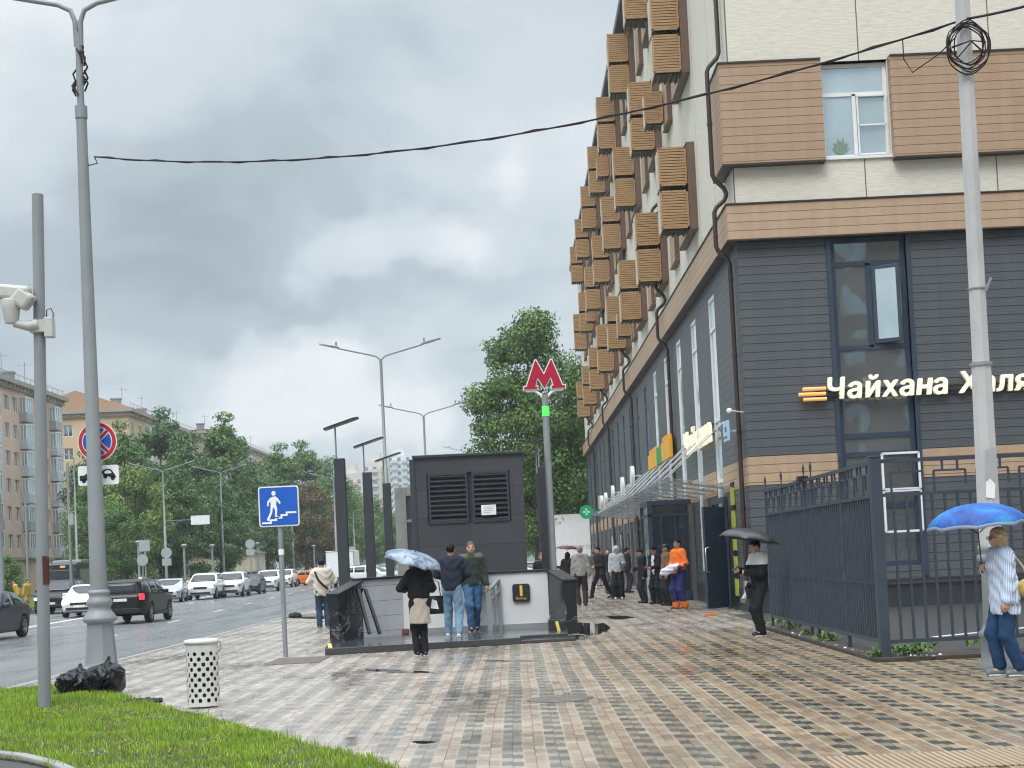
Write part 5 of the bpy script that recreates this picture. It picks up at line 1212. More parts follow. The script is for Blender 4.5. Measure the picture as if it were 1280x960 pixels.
mb = MB(); mb.prism(inset(MP, .006), lambda x, y, d: (x, -.072 + d, mz0 + y), .12); mb.build('letter', M_['metro_red'], r)
mb = MB()
for sx in (-1, 1): mb.tube([(sx * .02, 0, zt - .10), (sx * .10, 0, zt + .0), (sx * .22, 0, mz0 - .035), (sx * .42, 0, mz0 - .035)], .035, 8)
mb.build('bracket', M_['sign_white'], r)

# ---------------------------------------------------------------- poles, lamps, traffic signs
def pole_base(mb, z, r0): pass
bp = G(127, 832); r = empty('street_lamp', (bp.x, bp.y, 0), 0, 'big grey steel street lamp post with a flared cast base, beside the rubbish bags', 'street lamp', 'street lamps')
mb = MB(); mb.lathe([(.29, 0), (.275, .05), (.225, .72), (.23, .76)], n=8, smooth=False, phase=R(22.5)); mb.build('base', M_['pole_grey'], r, bevel=.01)
mb = MB(); mb.lathe([(.26, .76), (.30, .80), (.295, .84), (.225, .93), (.19, .99), (.195, 1.04), (.225, 1.08), (.22, 1.14), (.18, 1.19), (.175, 1.24), (.195, 1.27), (.19, 1.30), (.155, 1.33)], n=28); mb.build('base_collar', M_['pole_grey'], r)
th = A(97, 20, bp.y).z; tx = A(97, 20, bp.y).x - bp.x
def lp(z): return Vector((tx * z / th, 0, z))
zc = A(100, 140, bp.y).z
mb = MB(); mb.tube([lp(1.3), lp(3.2), lp(3.22), lp(zc - .1)], [.150, .132, .128, .092], 16); mb.tube([lp(zc - .12), lp(zc + .10)], .108, 14); mb.tube([lp(zc + .1), lp(th - .3)], [.065, .06], 12); mb.build('shaft', M_['pole_grey'], r)
for sx in (-1, 1):
    mb = MB(); pts = [lp(th - .55) + Vector((sx * .04, 0, 0)), lp(th - .1) + Vector((sx * .05, 0, 0)), lp(th + .10) + Vector((sx * .12, 0, 0)), lp(th + .22) + Vector((sx * .35, 0, 0)), lp(th + .55) + Vector((sx * 1.9, 0, 0))]
    mb.tube(pts, .045, 10); ar_ = mb.build('arm', M_['pole_grey'], r); e = pts[-1]
    mb = MB(); mb.ball(e + Vector((sx * .35, 0, .06)), (.42, .16, .07), 14, 8); mb.build('lamp_head', M_['galvanised'], ar_)
mb = MB()
for i in range(14):
    a_ = random.uniform(0, 6.28); q = lp(th - .5 - random.random() * .75); mb.tube([q + Vector((.09 * math.cos(a_), .09 * math.sin(a_), 0)), q + Vector((.14 * math.cos(a_ + .6), .14 * math.sin(a_ + .6), -.12)), q + Vector((.08 * math.cos(a_ + 1.2), .08 * math.sin(a_ + 1.2), -.25))], .018, 5)
mb.build('cable_wrap', M_['cable'], r)
lampY = bp.y
# grey camera pole in the grass
cp_ = G(56, 887); r = empty('camera_pole', (cp_.x, cp_.y, 0), 0, 'plain grey pole standing in the grass and carrying a white camera', 'camera pole')
zt = A(47, 243, cp_.y).z; xt = A(47, 243, cp_.y).x - cp_.x
mb = MB(); mb.tube([(0, 0, 0), (xt, 0, zt)], [.075, .068], 16); mb.build('shaft', M_['pole_grey'], r)
q = A(57, 713, cp_.y); mb = MB(); xq_ = xt * q.z / zt; nq_ = 8; vq_ = [(xq_ + .0755 * math.cos(R(-75 + 85 * k / nq_)), .0755 * math.sin(R(-75 + 85 * k / nq_)), q.z + zz_) for zz_ in (-.17, .17) for k in range(nq_ + 1)]; mb.add(vq_, [(k, k + 1, k + 2 + nq_, k + 1 + nq_) for k in range(nq_)], True); mb.build('sticker', mat('oxide_red', (.10, .02, .02), .4, var=.5), r)
zc = A(50, 410, cp_.y).z; q = xt * zc / zt; cr = empty('surveillance_camera', (cp_.x + q, cp_.y, zc - .05), 0, 'off white turret camera on a bracket on the grey pole', 'camera')
mb = MB(); mb.tube([(.0, -.10, .10), (-.12, -.14, .07), (-.30, -.18, .12)], [.085, .07, .055], 10); mb.box(-.11, .11, -.13, .13, -.02, .17); mb.build('bracket', mat('camera_white', (.50, .50, .46), .5), cr, bevel=.015)
mb = MB(); mb.lathe([(.085, 0), (.10, .05), (.12, .20), (.15, .34), (.13, .36)], (-.33, -.18, .12), 16); mb.build('turret', MATS['camera_white'], cr)
mb = MB(); Mr = Matrix.Rotation(R(8), 3, 'Y'); mb.obox((-.30, -.18, .58), (.50, .22, .22), Mr); mb.obox((-.16, -.18, .48), (.28, .24, .26), Matrix.Rotation(R(40), 3, 'Y')); mb.build('housing', MATS['camera_white'], cr, bevel=.05)
mb = MB(); mb.obox((-.565, -.18, .535), (.02, .13, .12), Mr); mb.build('lens', M_['sign_black'], cr, bevel=.02)
mb = MB(); mb.box(.10, .22, -.14, .02, -.10, .20); mb.build('junction_box', MATS['camera_white'], cr, bevel=.012)
mb = MB(); mb.tube([(.12, -.06, .20), (.13, -.06, .32), (.19, -.06, .34), (.22, -.06, .26), (.21, -.06, .18)], .008, 6); mb.tube([(.1, .02, .16), (.16, .02, .20), (.17, .02, .05)], .008, 6); mb.build('cable', M_['cable'], cr); cr.scale = (.86, .86, .80)
# concrete pole at the right with its cast base
rp = G(1246, 833); r = empty('utility_pole', (rp.x, rp.y, 0), 0, 'pale concrete utility pole with a coil of cable and a cast grey base', 'utility pole')
def RX(v): return A(1203 + (v - 0) * .0565, v, rp.y)
h1 = A(1250, 765, rp.y).z; h2 = A(1248, 692, rp.y).z; h3 = A(1245, 605, rp.y).z; h4 = A(1232, 455, rp.y).z; top_ = RX(-60)
def rx(z): return (top_.x - rp.x) * z / top_.z
mb = MB(); mb.lathe([(.195, 0), (.195, .03), (.172, .06), (.170, .34), (.188, .36), (.188, .41), (.145, .44), (.130, .50)], n=28); mb.box(-.05, .05, -.185, -.16, .17, .24); mb.build('base', M_['pole_grey'], r)
mb = MB(); mb.cyl((0, 0, .5), (rx(1.25), 0, 1.25), .125, .122, 16); mb.lathe([(.125, 1.22), (.165, 1.25), (.165, 1.31), (.13, 1.34), (.155, 1.37), (.15, 1.42), (.125, 1.45)], (rx(1.3), 0, 0), 20); mb.build('sleeve', M_['pole_grey'], r)
mb = MB(); mb.cyl((rx(1.4), 0, 1.4), (rx(h4), 0, h4), .140, .118, 8, False); mb.cyl((rx(h4), 0, h4), (rx(top_.z + .5), 0, top_.z + .5), .104, .088, 8, False); mb.build('shaft', M_['concrete_pole'], r)
mb = MB(); mb.cyl((rx(h4), 0, h4 - .02), (rx(h4), 0, h4 + .02), .132, None, 16); mb.build('clamp', M_['galvanised'], r)
pz_ = A(1240, 590, rp.y).z
mb = MB(); mb.prism([(-.07, -.30), (.03, -.32), (.05, -.15), (-.01, -.08), (-.06, -.12)], lambda x, y, d: (rx(pz_) + x, -.138 - d, pz_ + y), .004); mb.build('torn_poster', M_['paper'], r)
mb = MB(); mb.prism([(-.06, -.08), (.05, -.14), (.065, .28), (-.04, .26)], lambda x, y, d: (rx(pz_) + x, -.1385 - d, pz_ + y), .003); mb.build('glue_patch', M_['sign_back'], r)
mb = MB(); q = A(1227, 360, rp.y); mb.bar((rx(q.z) + .06, -.13, q.z - .05), (rx(q.z) + .13, -.13, q.z + .10), .02, .03); mb.cyl((rx(q.z), 0, q.z - .015), (rx(q.z), 0, q.z + .0), .112, None, 14); mb.build('hook', M_['galvanised'], r)
mb = MB(); cz = A(1208, 62, rp.y); 
for k in range(8):
    cc = Vector((rx(cz.z) + random.uniform(-.04, .04), -.13 - .02 * k * .3, cz.z + random.uniform(-.05, .05) - (0 if k < 6 else .03))); rr = random.uniform(.20, .27); ph_ = random.uniform(0, 6)
    ax_ = random.uniform(.8, 1.15)
    mb.tube([cc + Vector((rr * ax_ * math.cos(t), .02 * math.sin(3 * t + ph_), rr * 1.15 * math.sin(t) + .01 * math.sin(5 * t))) for t in [ph_ + 2 * math.pi * i / 26 * 1.0 for i in range(27)]], .008, 6)
for k in range(3):
    a_ = random.uniform(0, 6.28); c0 = Vector((rx(cz.z), -.14, cz.z)); mb.tube([c0 + Vector((.2 * math.cos(a_), 0, .24 * math.sin(a_))), c0 + Vector((.05 * math.cos(a_ + 2), -.03, .05)), c0 + Vector((.22 * math.cos(a_ + 2.6), 0, .22 * math.sin(a_ + 2.6)))], .009, 5)
o = mb.build('cable_coil', M_['cable']); o.location = rp; tag(o, 'tangled coil of black cable hanging near the top of the concrete pole', 'cable coil')
# the span wire across the street to the lamp post, and its continuation
W0 = A(118, 196, lampY); W1 = A(1206, 24, rp.y)
def span(a, b, sag_, n=40): return [a.lerp(b, t) + Vector((0, 0, -sag_ * 4 * t * (1 - t))) for t in [i / n for i in range(n + 1)]]
SPAN_SAG = .66
mb = MB(); mb.tube(span(W0, W1, SPAN_SAG), .013, 6)
sp = span(W0, W1, SPAN_SAG); sp2 = [p + Vector((0, 0, .022 * math.sin(i * 1.9))) for i, p in enumerate(sp)]; mb.tube(sp2, .009, 5)
W2 = A(1330, -6, 15.5); mb.tube(span(W1, W2, .02, 8), .016, 6)
q = A(1160, 40, 18.6); mb.tube([sp[38], sp[38] + Vector((.0, 0, -.25)), sp[38] + Vector((.10, 0, -.42)), sp[39] + Vector((.06, 0, -.30)), sp[40] + Vector((0, 0, -.1))], .008, 5)
mb.tube([W0 + Vector((-.2, 0, 0)), W0 + Vector((-.1, 0, -.15)), W0 + Vector((.05, 0, -.12)), W0], .012, 5)
tag(mb.build('overhead_cable', M_['cable']), 'long dark cable strung from the steel lamp post to the concrete pole', 'cable')

def sign_post(base, h, r0=.035, m='galvanised'):
    mb = MB(); mb.cyl((0, 0, 0), (0, 0, h), r0, None, 12); return mb
# blue underpass sign
bs = G(357, 821); top_ = A(349, 610, bs.y); r = empty('traffic_sign', (bs.x, bs.y, 0), 0, 'blue square sign with a white figure on steps, on a grey post', 'traffic sign')
lx = (A(350, 650, bs.y).x - bs.x)
mb = MB(); mb.tube([(0, 0, 0), (lx, 0, top_.z)], .043, 12); mb.build('post', M_['galvanised'], r)
cz_ = A(350, 633, bs.y).z; hs = .355
mb = MB(); mb.prism(rrect(hs, hs, .05), lambda x, y, d: (lx + x, -.055 - d, cz_ + y), .02); mb.build('panel', M_['sign_white'], r)
mb = MB(); mb.prism(rrect(hs - .022, hs - .022, .035), lambda x, y, d: (lx + x, -.0775 - d, cz_ + y), .004); mb.build('blue_field', M_['sign_blue'], r)
F = lambda x, y, d: (lx + x * .33, -.084 - d, cz_ + y * .33)
mb = MB(); mb.prism([(-.92, -.92), (-.40, -.92), (-.40, -.78), (-.12, -.78), (-.12, -.66), (.18, -.66), (.18, -.53), (.46, -.53), (.46, -.40), (.93, -.40), (.93, -.30), (.36, -.30), (.36, -.43), (.08, -.43), (.08, -.56), (-.22, -.56), (-.22, -.68), (-.50, -.68), (-.50, -.82), (-.92, -.82)], F, .003)
mb.prism([(-.25 + .11 * math.cos(k * math.pi / 8), .70 + .13 * math.sin(k * math.pi / 8)) for k in range(16)], F, .003)
mb.prism([(-.32, .52), (-.16, .54), (-.02, .42), (.12, .18), (.04, .12), (-.10, .32), (-.14, .10), (-.08, -.14), (-.12, -.50), (.02, -.56), (-.02, -.64), (-.22, -.62), (-.20, -.20), (-.30, -.02), (-.36, -.34), (-.52, -.70), (-.48, -.76), (-.62, -.76), (-.66, -.68), (-.46, -.30), (-.42, .10), (-.44, .28), (-.52, .20), (-.54, .02), (-.62, .04), (-.60, .26), (-.44, .46)], F, .003); mb.build('figure', M_['sign_white'], r)
mb = MB(); z = A(353, 690, bs.y).z; mb.cyl((lx * .7, 0, z - .05), (lx * .7, 0, z + .05), .05, None, 12); mb.build('sticker', M_['sign_white'], r)
# no stopping sign and tow-away plate on the lamp post's far side
ns = A(121.5, 552, lampY + .2); rr = A(146, 552, lampY + .2).x - ns.x
r = empty('traffic_sign', (ns.x, lampY + .2, ns.z), 0, 'round blue and red no stopping sign mounted behind the big lamp post', 'traffic sign')
def disc(rad, y, name, m, th_=.012): mb = MB(); mb.cyl((0, y, 0), (0, y + th_, 0), rad, None, 36, False); return mb.build(name, m, r)
disc(rr, 0, 'panel', M_['sign_white'], .02); disc(rr * .96, -.004, 'red_field', M_['sign_red'], .004)
disc(rr * .77, -.0075, 'white_ring', M_['sign_white'], .003)
mb = MB()
for k in range(4):                                          # four blue sectors left free by the red cross
    a0_ = R(90 * k - 33); a1_ = R(90 * k + 33); o_ = Vector((math.cos(R(90 * k)), math.sin(R(90 * k)))) * .20 * rr
    pl = [(o_.x, o_.y)] + [(rr * .72 * math.cos(a0_ + (a1_ - a0_) * i / 10), rr * .72 * math.sin(a0_ + (a1_ - a0_) * i / 10)) for i in range(11)]
    mb.prism(pl, lambda x, y, d: (x, -.016 - d, y), .004)
mb.build('blue_sectors', M_['sign_blue'], r)
mb = MB()
for s_ in (1, -1): mb.bar((-.54 * rr, -.0135, -.54 * rr * s_), (.54 * rr, -.0135, .54 * rr * s_), .15 * rr, .003, up=(0, 1, 0))
mb.build('red_cross', M_['sign_red'], r)
mb = MB(); mb.tube([(-.0, -.16 + .0, -.22), (0, -.02, -.22)], .03, 8); mb.build('bracket', M_['galvanised'], r)
tp = A(123, 594, lampY + .2); hx = (A(149, 594, lampY + .2).x - A(98, 594, lampY + .2).x) / 2; hz_ = hx * .48
r = empty('traffic_sign', (tp.x, lampY + .2, tp.z), 0, 'white plate with a black tow truck, right below the round no stopping sign', 'traffic sign')
Mt = Matrix.Rotation(R(0), 3, 'Y')
mb = MB(); mb.prism(rrect(hx, hz_, .04), lambda x, y, d: (x, d, y), .02); mb.build('panel', M_['sign_white'], r)
mb = MB(); Fx = lambda x, y, d: (x * hx, -.004 - d, y * hz_ * 1.1)
mb.prism([(-.92, -.45), (-.92, .02), (-.70, .02), (-.56, .20), (-.50, .02), (-.28, .02), (.05, .55), (.10, .50), (-.12, -.02), (-.12, -.45)], Fx, .003)
mb.prism([(.12, .15), (.22, .42), (.42, .58), (.62, .50), (.78, .10), (.86, -.18), (.84, -.30), (.62, -.24), (.30, -.02)], Fx, .003)
for cx_, cy_ in ((-.72, -.48), (-.30, -.48), (.34, -.12), (.70, -.32)): mb.prism([(cx_ + .10 * math.cos(k * math.pi / 8), cy_ + .20 * math.sin(k * math.pi / 8)) for k in range(16)], Fx, .003)
mb.build('tow_truck', M_['sign_black'], r)
mb = MB(); mb.prism([(.28, .26), (.42, .44), (.58, .38), (.66, .14), (.34, .10)], lambda x, y, d: (x * hx, -.0075 - d, y * hz_ * 1.1), .002); mb.build('car_window', M_['sign_white'], r)
mb = MB(); mb.tube([(0, -.17, .0), (0, 0, 0)], .03, 8); mb.build('bracket', M_['galvanised'], r)

def twin_lamp(u, vb, vt, Y, label, arm=1.9, drop=.0, single=None, extra=None, rise=.55, rad=.10):
    b = A(u, vb, Y); h = A(u, vt, Y).z; r = empty('street_lamp', (b.x, Y, 0), 0, label, 'street lamp', 'street lamps')
    mb = MB(); mb.tube([(0, 0, -.1), (0, 0, h * .55), (0, 0, h * .55 + .02), (0, 0, h)], [rad * 1.15, rad, rad * .72, rad * .6], 12); mb.lathe([(rad * 2, -.1), (rad * 1.9, .7), (rad * 1.3, .8)], n=12); mb.build('shaft', M_['pole_grey'], r)
    for sx in ((-1, 1) if single is None else (single,)):
        mb = MB(); pts = [(0, 0, h - .1), (sx * .03, 0, h), (sx * .18, 0, h + .14), (sx * .45, 0, h + .22), (sx * arm, 0, h + rise)]; mb.tube(pts, .035, 8); a_ = mb.build('arm', M_['pole_grey'], r)
        Mr = Matrix.Rotation(-sx * R(14), 3, 'Y'); c = Vector((sx * (arm + .38), 0, h + rise + .09)); mb = MB(); out = [(-.42, -.10), (-.1, -.17), (.42, -.06), (.42, .06), (-.1, .17), (-.42, .10)] if sx > 0 else [(.42, -.10), (.1, -.17), (-.42, -.06), (-.42, .06), (.1, .17), (.42, .10)]
        mb.prism(out, lambda x, y, d: tuple(c + Mr @ Vector((x, y, d))), .07); mb.box(c.x - sx * .3 - .04, c.x - sx * .3 + .04, -.04, .04, c.z + .03, c.z + .20); mb.build('lamp_head', M_['galvanised'], a_, bevel=.015)
    return r, b, h
twin_lamp(487, 705, 449, 63.0, 'tall double arm street lamp rising behind the black columns', arm=1.75)
twin_lamp(533, 600, 520, 88.0, 'double arm street lamp seen above the left end of the dark kiosk', arm=1.8)
twin_lamp(586, 590, 566, 160.0, 'small far double arm street lamp just over the roof of the dark kiosk', arm=1.8)
r, b, h = twin_lamp(208, 715, 590, 118.0, 'double arm street lamp with a white board, in front of the trees', arm=1.75)
q = A(250, 650, 118.0); q0 = A(208, 651, 118.0); mb = MB(); mb.bar((0, 0, q0.z), (q.x - b.x - .6, 0, q0.z), .06); mb.bar((0, 0, q0.z - .55), (1.3, 0, q0.z - .05), .04); mb.build('sign_arm', M_['pole_grey'], r)
mb = MB(); mb.box(q.x - b.x - .7, q.x - b.x + .75, -.05, .0, q.z - .35, q.z + .35); mb.build('sign_board', M_['sign_white'], r)
twin_lamp(280, 712, 592, 138.0, 'double arm street lamp beside the blue walking figure sign, in front of the trees', arm=1.7)
twin_lamp(97, 715, 572, 125.0, 'street lamp whose shaft passes just left of the no stopping sign', arm=1.4, single=-1)
twin_lamp(367, 705, 610, 175.0, 'street lamp with one arm to the right, behind the blue walking figure sign', arm=2.0, single=1)
twin_lamp(421, 702, 600, 150.0, 'thin street lamp seen through the first black column', arm=1.6, single=-1)
twin_lamp(444, 702, 640, 200.0, 'thin far street lamp between the first two black columns', arm=2.2, single=1)
def plain_post(u, v0, v1, Y, rad, label, box=None):
    b = A(u, v0, Y); h = A(u, v1, Y).z; r = empty('post', (b.x, Y, -.1), 0, label, 'post'); mb = MB(); mb.tube([(0, 0, 0), (0, 0, h + .1)], [rad, rad * .85], 12); mb.build('shaft', M_['galvanised'], r)
    if box: mb = MB(); mb.box(-.02, .35, -.2, .2, h * .55, h * .55 + .8); mb.build('cabinet', M_['sign_back'], r)
plain_post(89, 720, 578, 118, .12, 'pale post with a small cabinet, left of the no stopping sign', True)
plain_post(2, 730, 618, 70, .12, 'dark post at the very left edge above the dark car'); plain_post(35, 725, 625, 110, .10, 'thin dark post in front of the balcony house')
def low_lamp(u, vb, vt, Y, label):
    b = A(u, vb, Y); h = A(u, vt, Y).z; r = empty('park_lamp', (b.x, Y, -.1), 0, label, 'park lamp', 'low park lamps'); mb = MB(); mb.cyl((0, 0, 0), (0, 0, h), .09, .08, 10); mb.build('post', M_['galvanised'], r)
    mb = MB(); mb.lathe([(.10, 0), (.20, .18), (.24, .20), (.24, .28), (.05, .34)], (0, 0, h), 14); mb.build('lamp_cap', M_['galvanised'], r)
low_lamp(231, 712, 684, 112, 'low park lamp just right of the lamp with the white board'); low_lamp(266, 710, 684, 120, 'low park lamp between the two double arm street lamps'); low_lamp(323, 706, 681, 150, 'low park lamp beside the round sign, left of the blue sign'); low_lamp(393, 704, 684, 170, 'low park lamp left of the box truck'); low_lamp(174, 714, 680, 105, 'low park lamp behind the grey sign backs')
def back_sign(u, v, Y, rad, sq, label, vb=715):
    b = A(u, v, Y); r = empty('traffic_sign', (b.x, Y, -.1), 0, label, 'traffic sign', 'traffic signs seen from behind'); mb = MB(); mb.cyl((0, .05, 0), (0, .05, b.z + .1 + rad), .05, None, 8); mb.build('post', M_['galvanised'], r)
    mb = MB(); mb.cyl((0, 0, b.z + .1), (0, .02, b.z + .1), rad, None, 22); mb.build('disc', M_['sign_back'], r)
    if sq: mb = MB(); mb.box(-.34, .34, 0, .02, b.z - rad - .55 + .1, b.z - rad - .02 + .1); mb.build('plate', M_['sign_back'], r)
back_sign(208, 691, 113, .40, True, 'round sign back over a plate on the street lamp with the white board'); back_sign(312.5, 680, 128, .40, True, 'round sign back over a small plate, left of the blue sign'); back_sign(178, 700, 101, .38, False, 'round sign back beside a square one, right of the black car'); back_sign(440, 688, 150, .40, True, 'round sign back seen between the black columns')
b = A(180, 682, 101.2); mb = MB(); mb.box(b.x - .35, b.x + .35, 101.3, 101.33, b.z - .38, b.z + .38); mb.cyl((b.x, 101.4, -.1), (b.x, 101.4, b.z), .05, None, 8); tag(mb.build('traffic_sign', M_['sign_back']), 'square sign back above the round one, right of the black car', 'traffic sign', 'traffic signs seen from behind')
b = A(430, 683, 140); mb = MB(); mb.box(b.x - .42, b.x + .42, 140, 140.04, b.z - .42, b.z + .42); mb.cyl((b.x, 140.1, -.1), (b.x, 140.1, b.z), .05, None, 8); tag(mb.build('traffic_sign', M_['sign_back']), 'square sign back above the white box truck', 'traffic sign', 'traffic signs seen from behind')

# ---------------------------------------------------------------- litter bin and rubbish bags
tb = G(255, 884); r = empty('litter_bin', (tb.x, tb.y, 0), 0, 'white perforated steel litter bin with an open ring lid', 'litter bin')
BR, BH = .185, .76; mb = MB(); n = 72; nr = 42; hole = set()
NC = 12; RWS = 5.5; hz0 = .09; stp = (BH - .16) / 10
def in_hole(a, z):
    for j in range(10):
        zc_ = hz0 + j * stp * .98
        if abs(z - zc_) > .026: continue
        da = (a / (2 * math.pi) * NC + (.5 if j % 2 else 0)); da = (da - round(da)) * 2 * math.pi * BR / NC
        if math.hypot(da, z - zc_) < .0235: return True
    return False
n = 168; nr = 96; vs = [(BR * math.cos(2 * math.pi * k / n), BR * math.sin(2 * math.pi * k / n), .02 + (BH - .02) * i / nr) for i in range(nr + 1) for k in range(n)]
fs = [(i * n + k, i * n + (k + 1) % n, (i + 1) * n + (k + 1) % n, (i + 1) * n + k) for i in range(nr) for k in range(n) if not in_hole(2 * math.pi * (k + .5) / n, .02 + (BH - .02) * (i + .5) / nr)]
mb.add(vs, fs, True); mb.build('shell', mat('bin_white', (.58, .58, .56), .45, var=.14, scale=4, bump=.05), r)
mb = MB(); mb.lathe([(BR - .03, .03), (BR - .025, BH - .12)], n=24); mb.build('liner', M_['black_plastic'], r)
mb = MB()
pr = [(BR + .012, BH - .03), (BR + .018, BH - .01), (BR + .012, BH + .015), (BR - .07, BH + .03), (BR - .075, BH + .02), (BR - .01, BH - .02)]
nn_ = 32; vs = [(r_ * math.cos(2 * math.pi * k / nn_), r_ * math.sin(2 * math.pi * k / nn_), z_) for r_, z_ in pr for k in range(nn_)]; m6 = len(pr)
mb.add(vs, [(i * nn_ + k, i * nn_ + (k + 1) % nn_, ((i + 1) % m6) * nn_ + (k + 1) % nn_, ((i + 1) % m6) * nn_ + k) for i in range(m6) for k in range(nn_)], True); mb.build('lid', MATS['bin_white'], r)
mb = MB(); mb.tube([(BR + .01, 0, BH + .01), (BR + .035, -.01, BH - .03), (BR + .03, -.01, BH - .10), (BR + .005, 0, BH - .13)], .007, 6); mb.build('handle', M_['steel'], r)
def rubbish_bag(u, v, w_, h_, seed, label):
    b = G(u, v); rs = np.random.RandomState(seed); dirs = rs.normal(size=(26, 3)); dirs /= np.linalg.norm(dirs, axis=1)[:, None]; amp = rs.uniform(.5, 1, 26)
    def f(P):
        q = P * np.array((1, 1, 1)); d = ell(q, (0, 0, h_ * .40), (w_ / 2, w_ * .40, h_ * .52))
        for k in range(22):                                  # flat facets of a stuffed bag
            nrm = dirs[k] * np.array((1, 1, .8)); nrm = nrm / np.linalg.norm(nrm); sup = np.linalg.norm(nrm * np.array((w_ / 2, w_ * .4, h_ * .52))) * (.80 + .12 * amp[k])
            d = smax(d, (q - np.array((0, 0, h_ * .40))) @ nrm - sup, .006)
        kn = np.array((w_ * .06, -.02, h_ * .93)); th = np.arctan2(q[:, 1] - kn[1], q[:, 0] - kn[0]); rr_ = np.hypot(q[:, 0] - kn[0], q[:, 1] - kn[1])
        up_ = np.clip((q[:, 2] - h_ * .35) / (h_ * .6), 0, 1)
        d = d + .020 * up_ * (np.abs(np.sin(th * 5 + 2 * np.sin(rr_ * 22 + seed))) - .5)
        d = smin(d, cap(q, kn - np.array((0, 0, .08)), kn + np.array((.03, 0, .05)), .05, .02), .05)
        return smax(d, -q[:, 2], .02)
    V, Q = surf_net(f, (-w_ * .6, -w_ * .5, -.02), (w_ * .6, w_ * .5, h_ * 1.2), .009); o = np_mesh('rubbish_bag', V, Q, M_['bag']); o.location = (b.x, b.y, 0.01); tag(o, label, 'rubbish bag', 'rubbish bags beside the lamp post')
rubbish_bag(96, 868, .62, .36, 1, 'lower black rubbish bag nearer the grey camera pole'); rubbish_bag(132, 868, .60, .46, 5, 'taller black rubbish bag against the big lamp post base')
q = G(370, 772); 
def rag(u, v, seed, label, w_=.42, h_=.12):
    b = G(u, v); o_ = None; rs = np.random.RandomState(seed)
    V, Q = surf_net(lambda P: smax(ell(P, (0, 0, .02), (w_ / 2, .16, h_)) + .012 * np.sin(P[:, 0] * 40 + 3 * np.sin(P[:, 1] * 20)) + .01 * np.sin(P[:, 1] * 50), -P[:, 2], .01), (-w_, -.3, -.02), (w_, .3, .25), .02)
    o = np_mesh('rag', V, Q, M_['cable']); o.location = b; tag(o, label, 'rag')
rag(369, 771, 2, 'crumpled black scrap on the pavement edge behind the blue sign post'); rag(178, 879, 3, 'flat dark scrap on the paving between the bags and the litter bin', .5, .03)

# ---------------------------------------------------------------- iron fence
FX, FY0, FY1 = 4.88, 20.0, 29.2
fb = G(1107, 826); FX, FY0 = fb.x, fb.y; fe = G(966, 786); FY1 = fe.y; FX1 = fe.x
fen = empty('iron_fence', (FX, FY0, 0), 0, 'dark iron bar fence with a stepped key pattern along its top, round the yard corner', 'fence')
def fence_run(a, b, nb, posts):
    a, b = Vector((*a, 0)), Vector((*b, 0)); d = (b - a).normalized(); L = (b - a).length
    P_ = lambda t, z: a + d * t + Vector((0, 0, z))
    for t in posts:
        mb = MB(); M3 = Matrix((d, Vector((-d.y, d.x, 0)), Vector((0, 0, 1)))).transposed(); mb.obox(P_(t, 1.30), (.05, .05, 2.60), M3)
        mb.cyl(P_(t, 2.6), P_(t, 2.72), .012, None, 6); mb.lathe([(.004, 0), (.022, .03), (.016, .05), (.026, .075), (.002, .17)], tuple(P_(t, 2.68)), 8); mb.build('post', M_['fence_paint'], fen, world=True)
    mb = MB()
    for z, hgt_ in ((.24, .05), (2.13, .045), (2.57, .05)): mb.bar(P_(0, z), P_(L, z), .04, hgt_)
    mb.build('rail', M_['fence_paint'], fen, world=True)
    mb = MB(); mb.bar(P_(0, .99), P_(L, .99), .012, .035); k = 1
    n_ = int(L / nb)
    for i in range(1, n_): mb.bar(P_(L * i / n_, .26), P_(L * i / n_, 2.11), .032, .032)
    mb.build('bars', M_['fence_paint'], fen, world=True)
    mb = MB(); t = .15; i = 0; w_ = .46                        # stepped key pattern
    while t + w_ < L:
        for p, q in (((t, 2.15), (t, 2.42)), ((t, 2.42), (t + w_ * .9, 2.42)), ((t + w_ * .9, 2.42), (t + w_ * .9, 2.22)), ((t + w_ * .25, 2.42), (t + w_ * .25, 2.55)), ((t + w_ * .68, 2.42), (t + w_ * .68, 2.55))): mb.bar(P_(*p), P_(*q), .026, .026)
        t += w_ + .10; i += 1
    mb.build('key_pattern', M_['fence_paint'], fen, world=True)
Ls = math.hypot(FX1 - FX, FY1 - FY0)
fence_run((FX, FY0), (FX1, FY1), .145, (2.1, 4.3, 4.9, 7.0, Ls - .03))
fence_run((FX + .06, FY0 + .02), (FX + 8.6, FY0 + .25), .165, (4.2, 8.5))
mb = MB(); mb.box(FX - .065, FX + .065, FY0 - .065, FY0 + .065, 0, 2.62); mb.box(FX - .075, FX + .075, FY0 - .075, FY0 + .075, 2.62, 2.64); mb.build('corner_post', M_['fence_paint'], fen, world=True, bevel=.006)
mb = MB(); q = 4.9 / Ls; mb.box(FX + (FX1 - FX) * q - .10, FX + (FX1 - FX) * q + .06, FY0 + 4.8, FY0 + 5.0, 2.55, 2.64); mb.build('latch_box', M_['black_plastic'], fen, world=True)
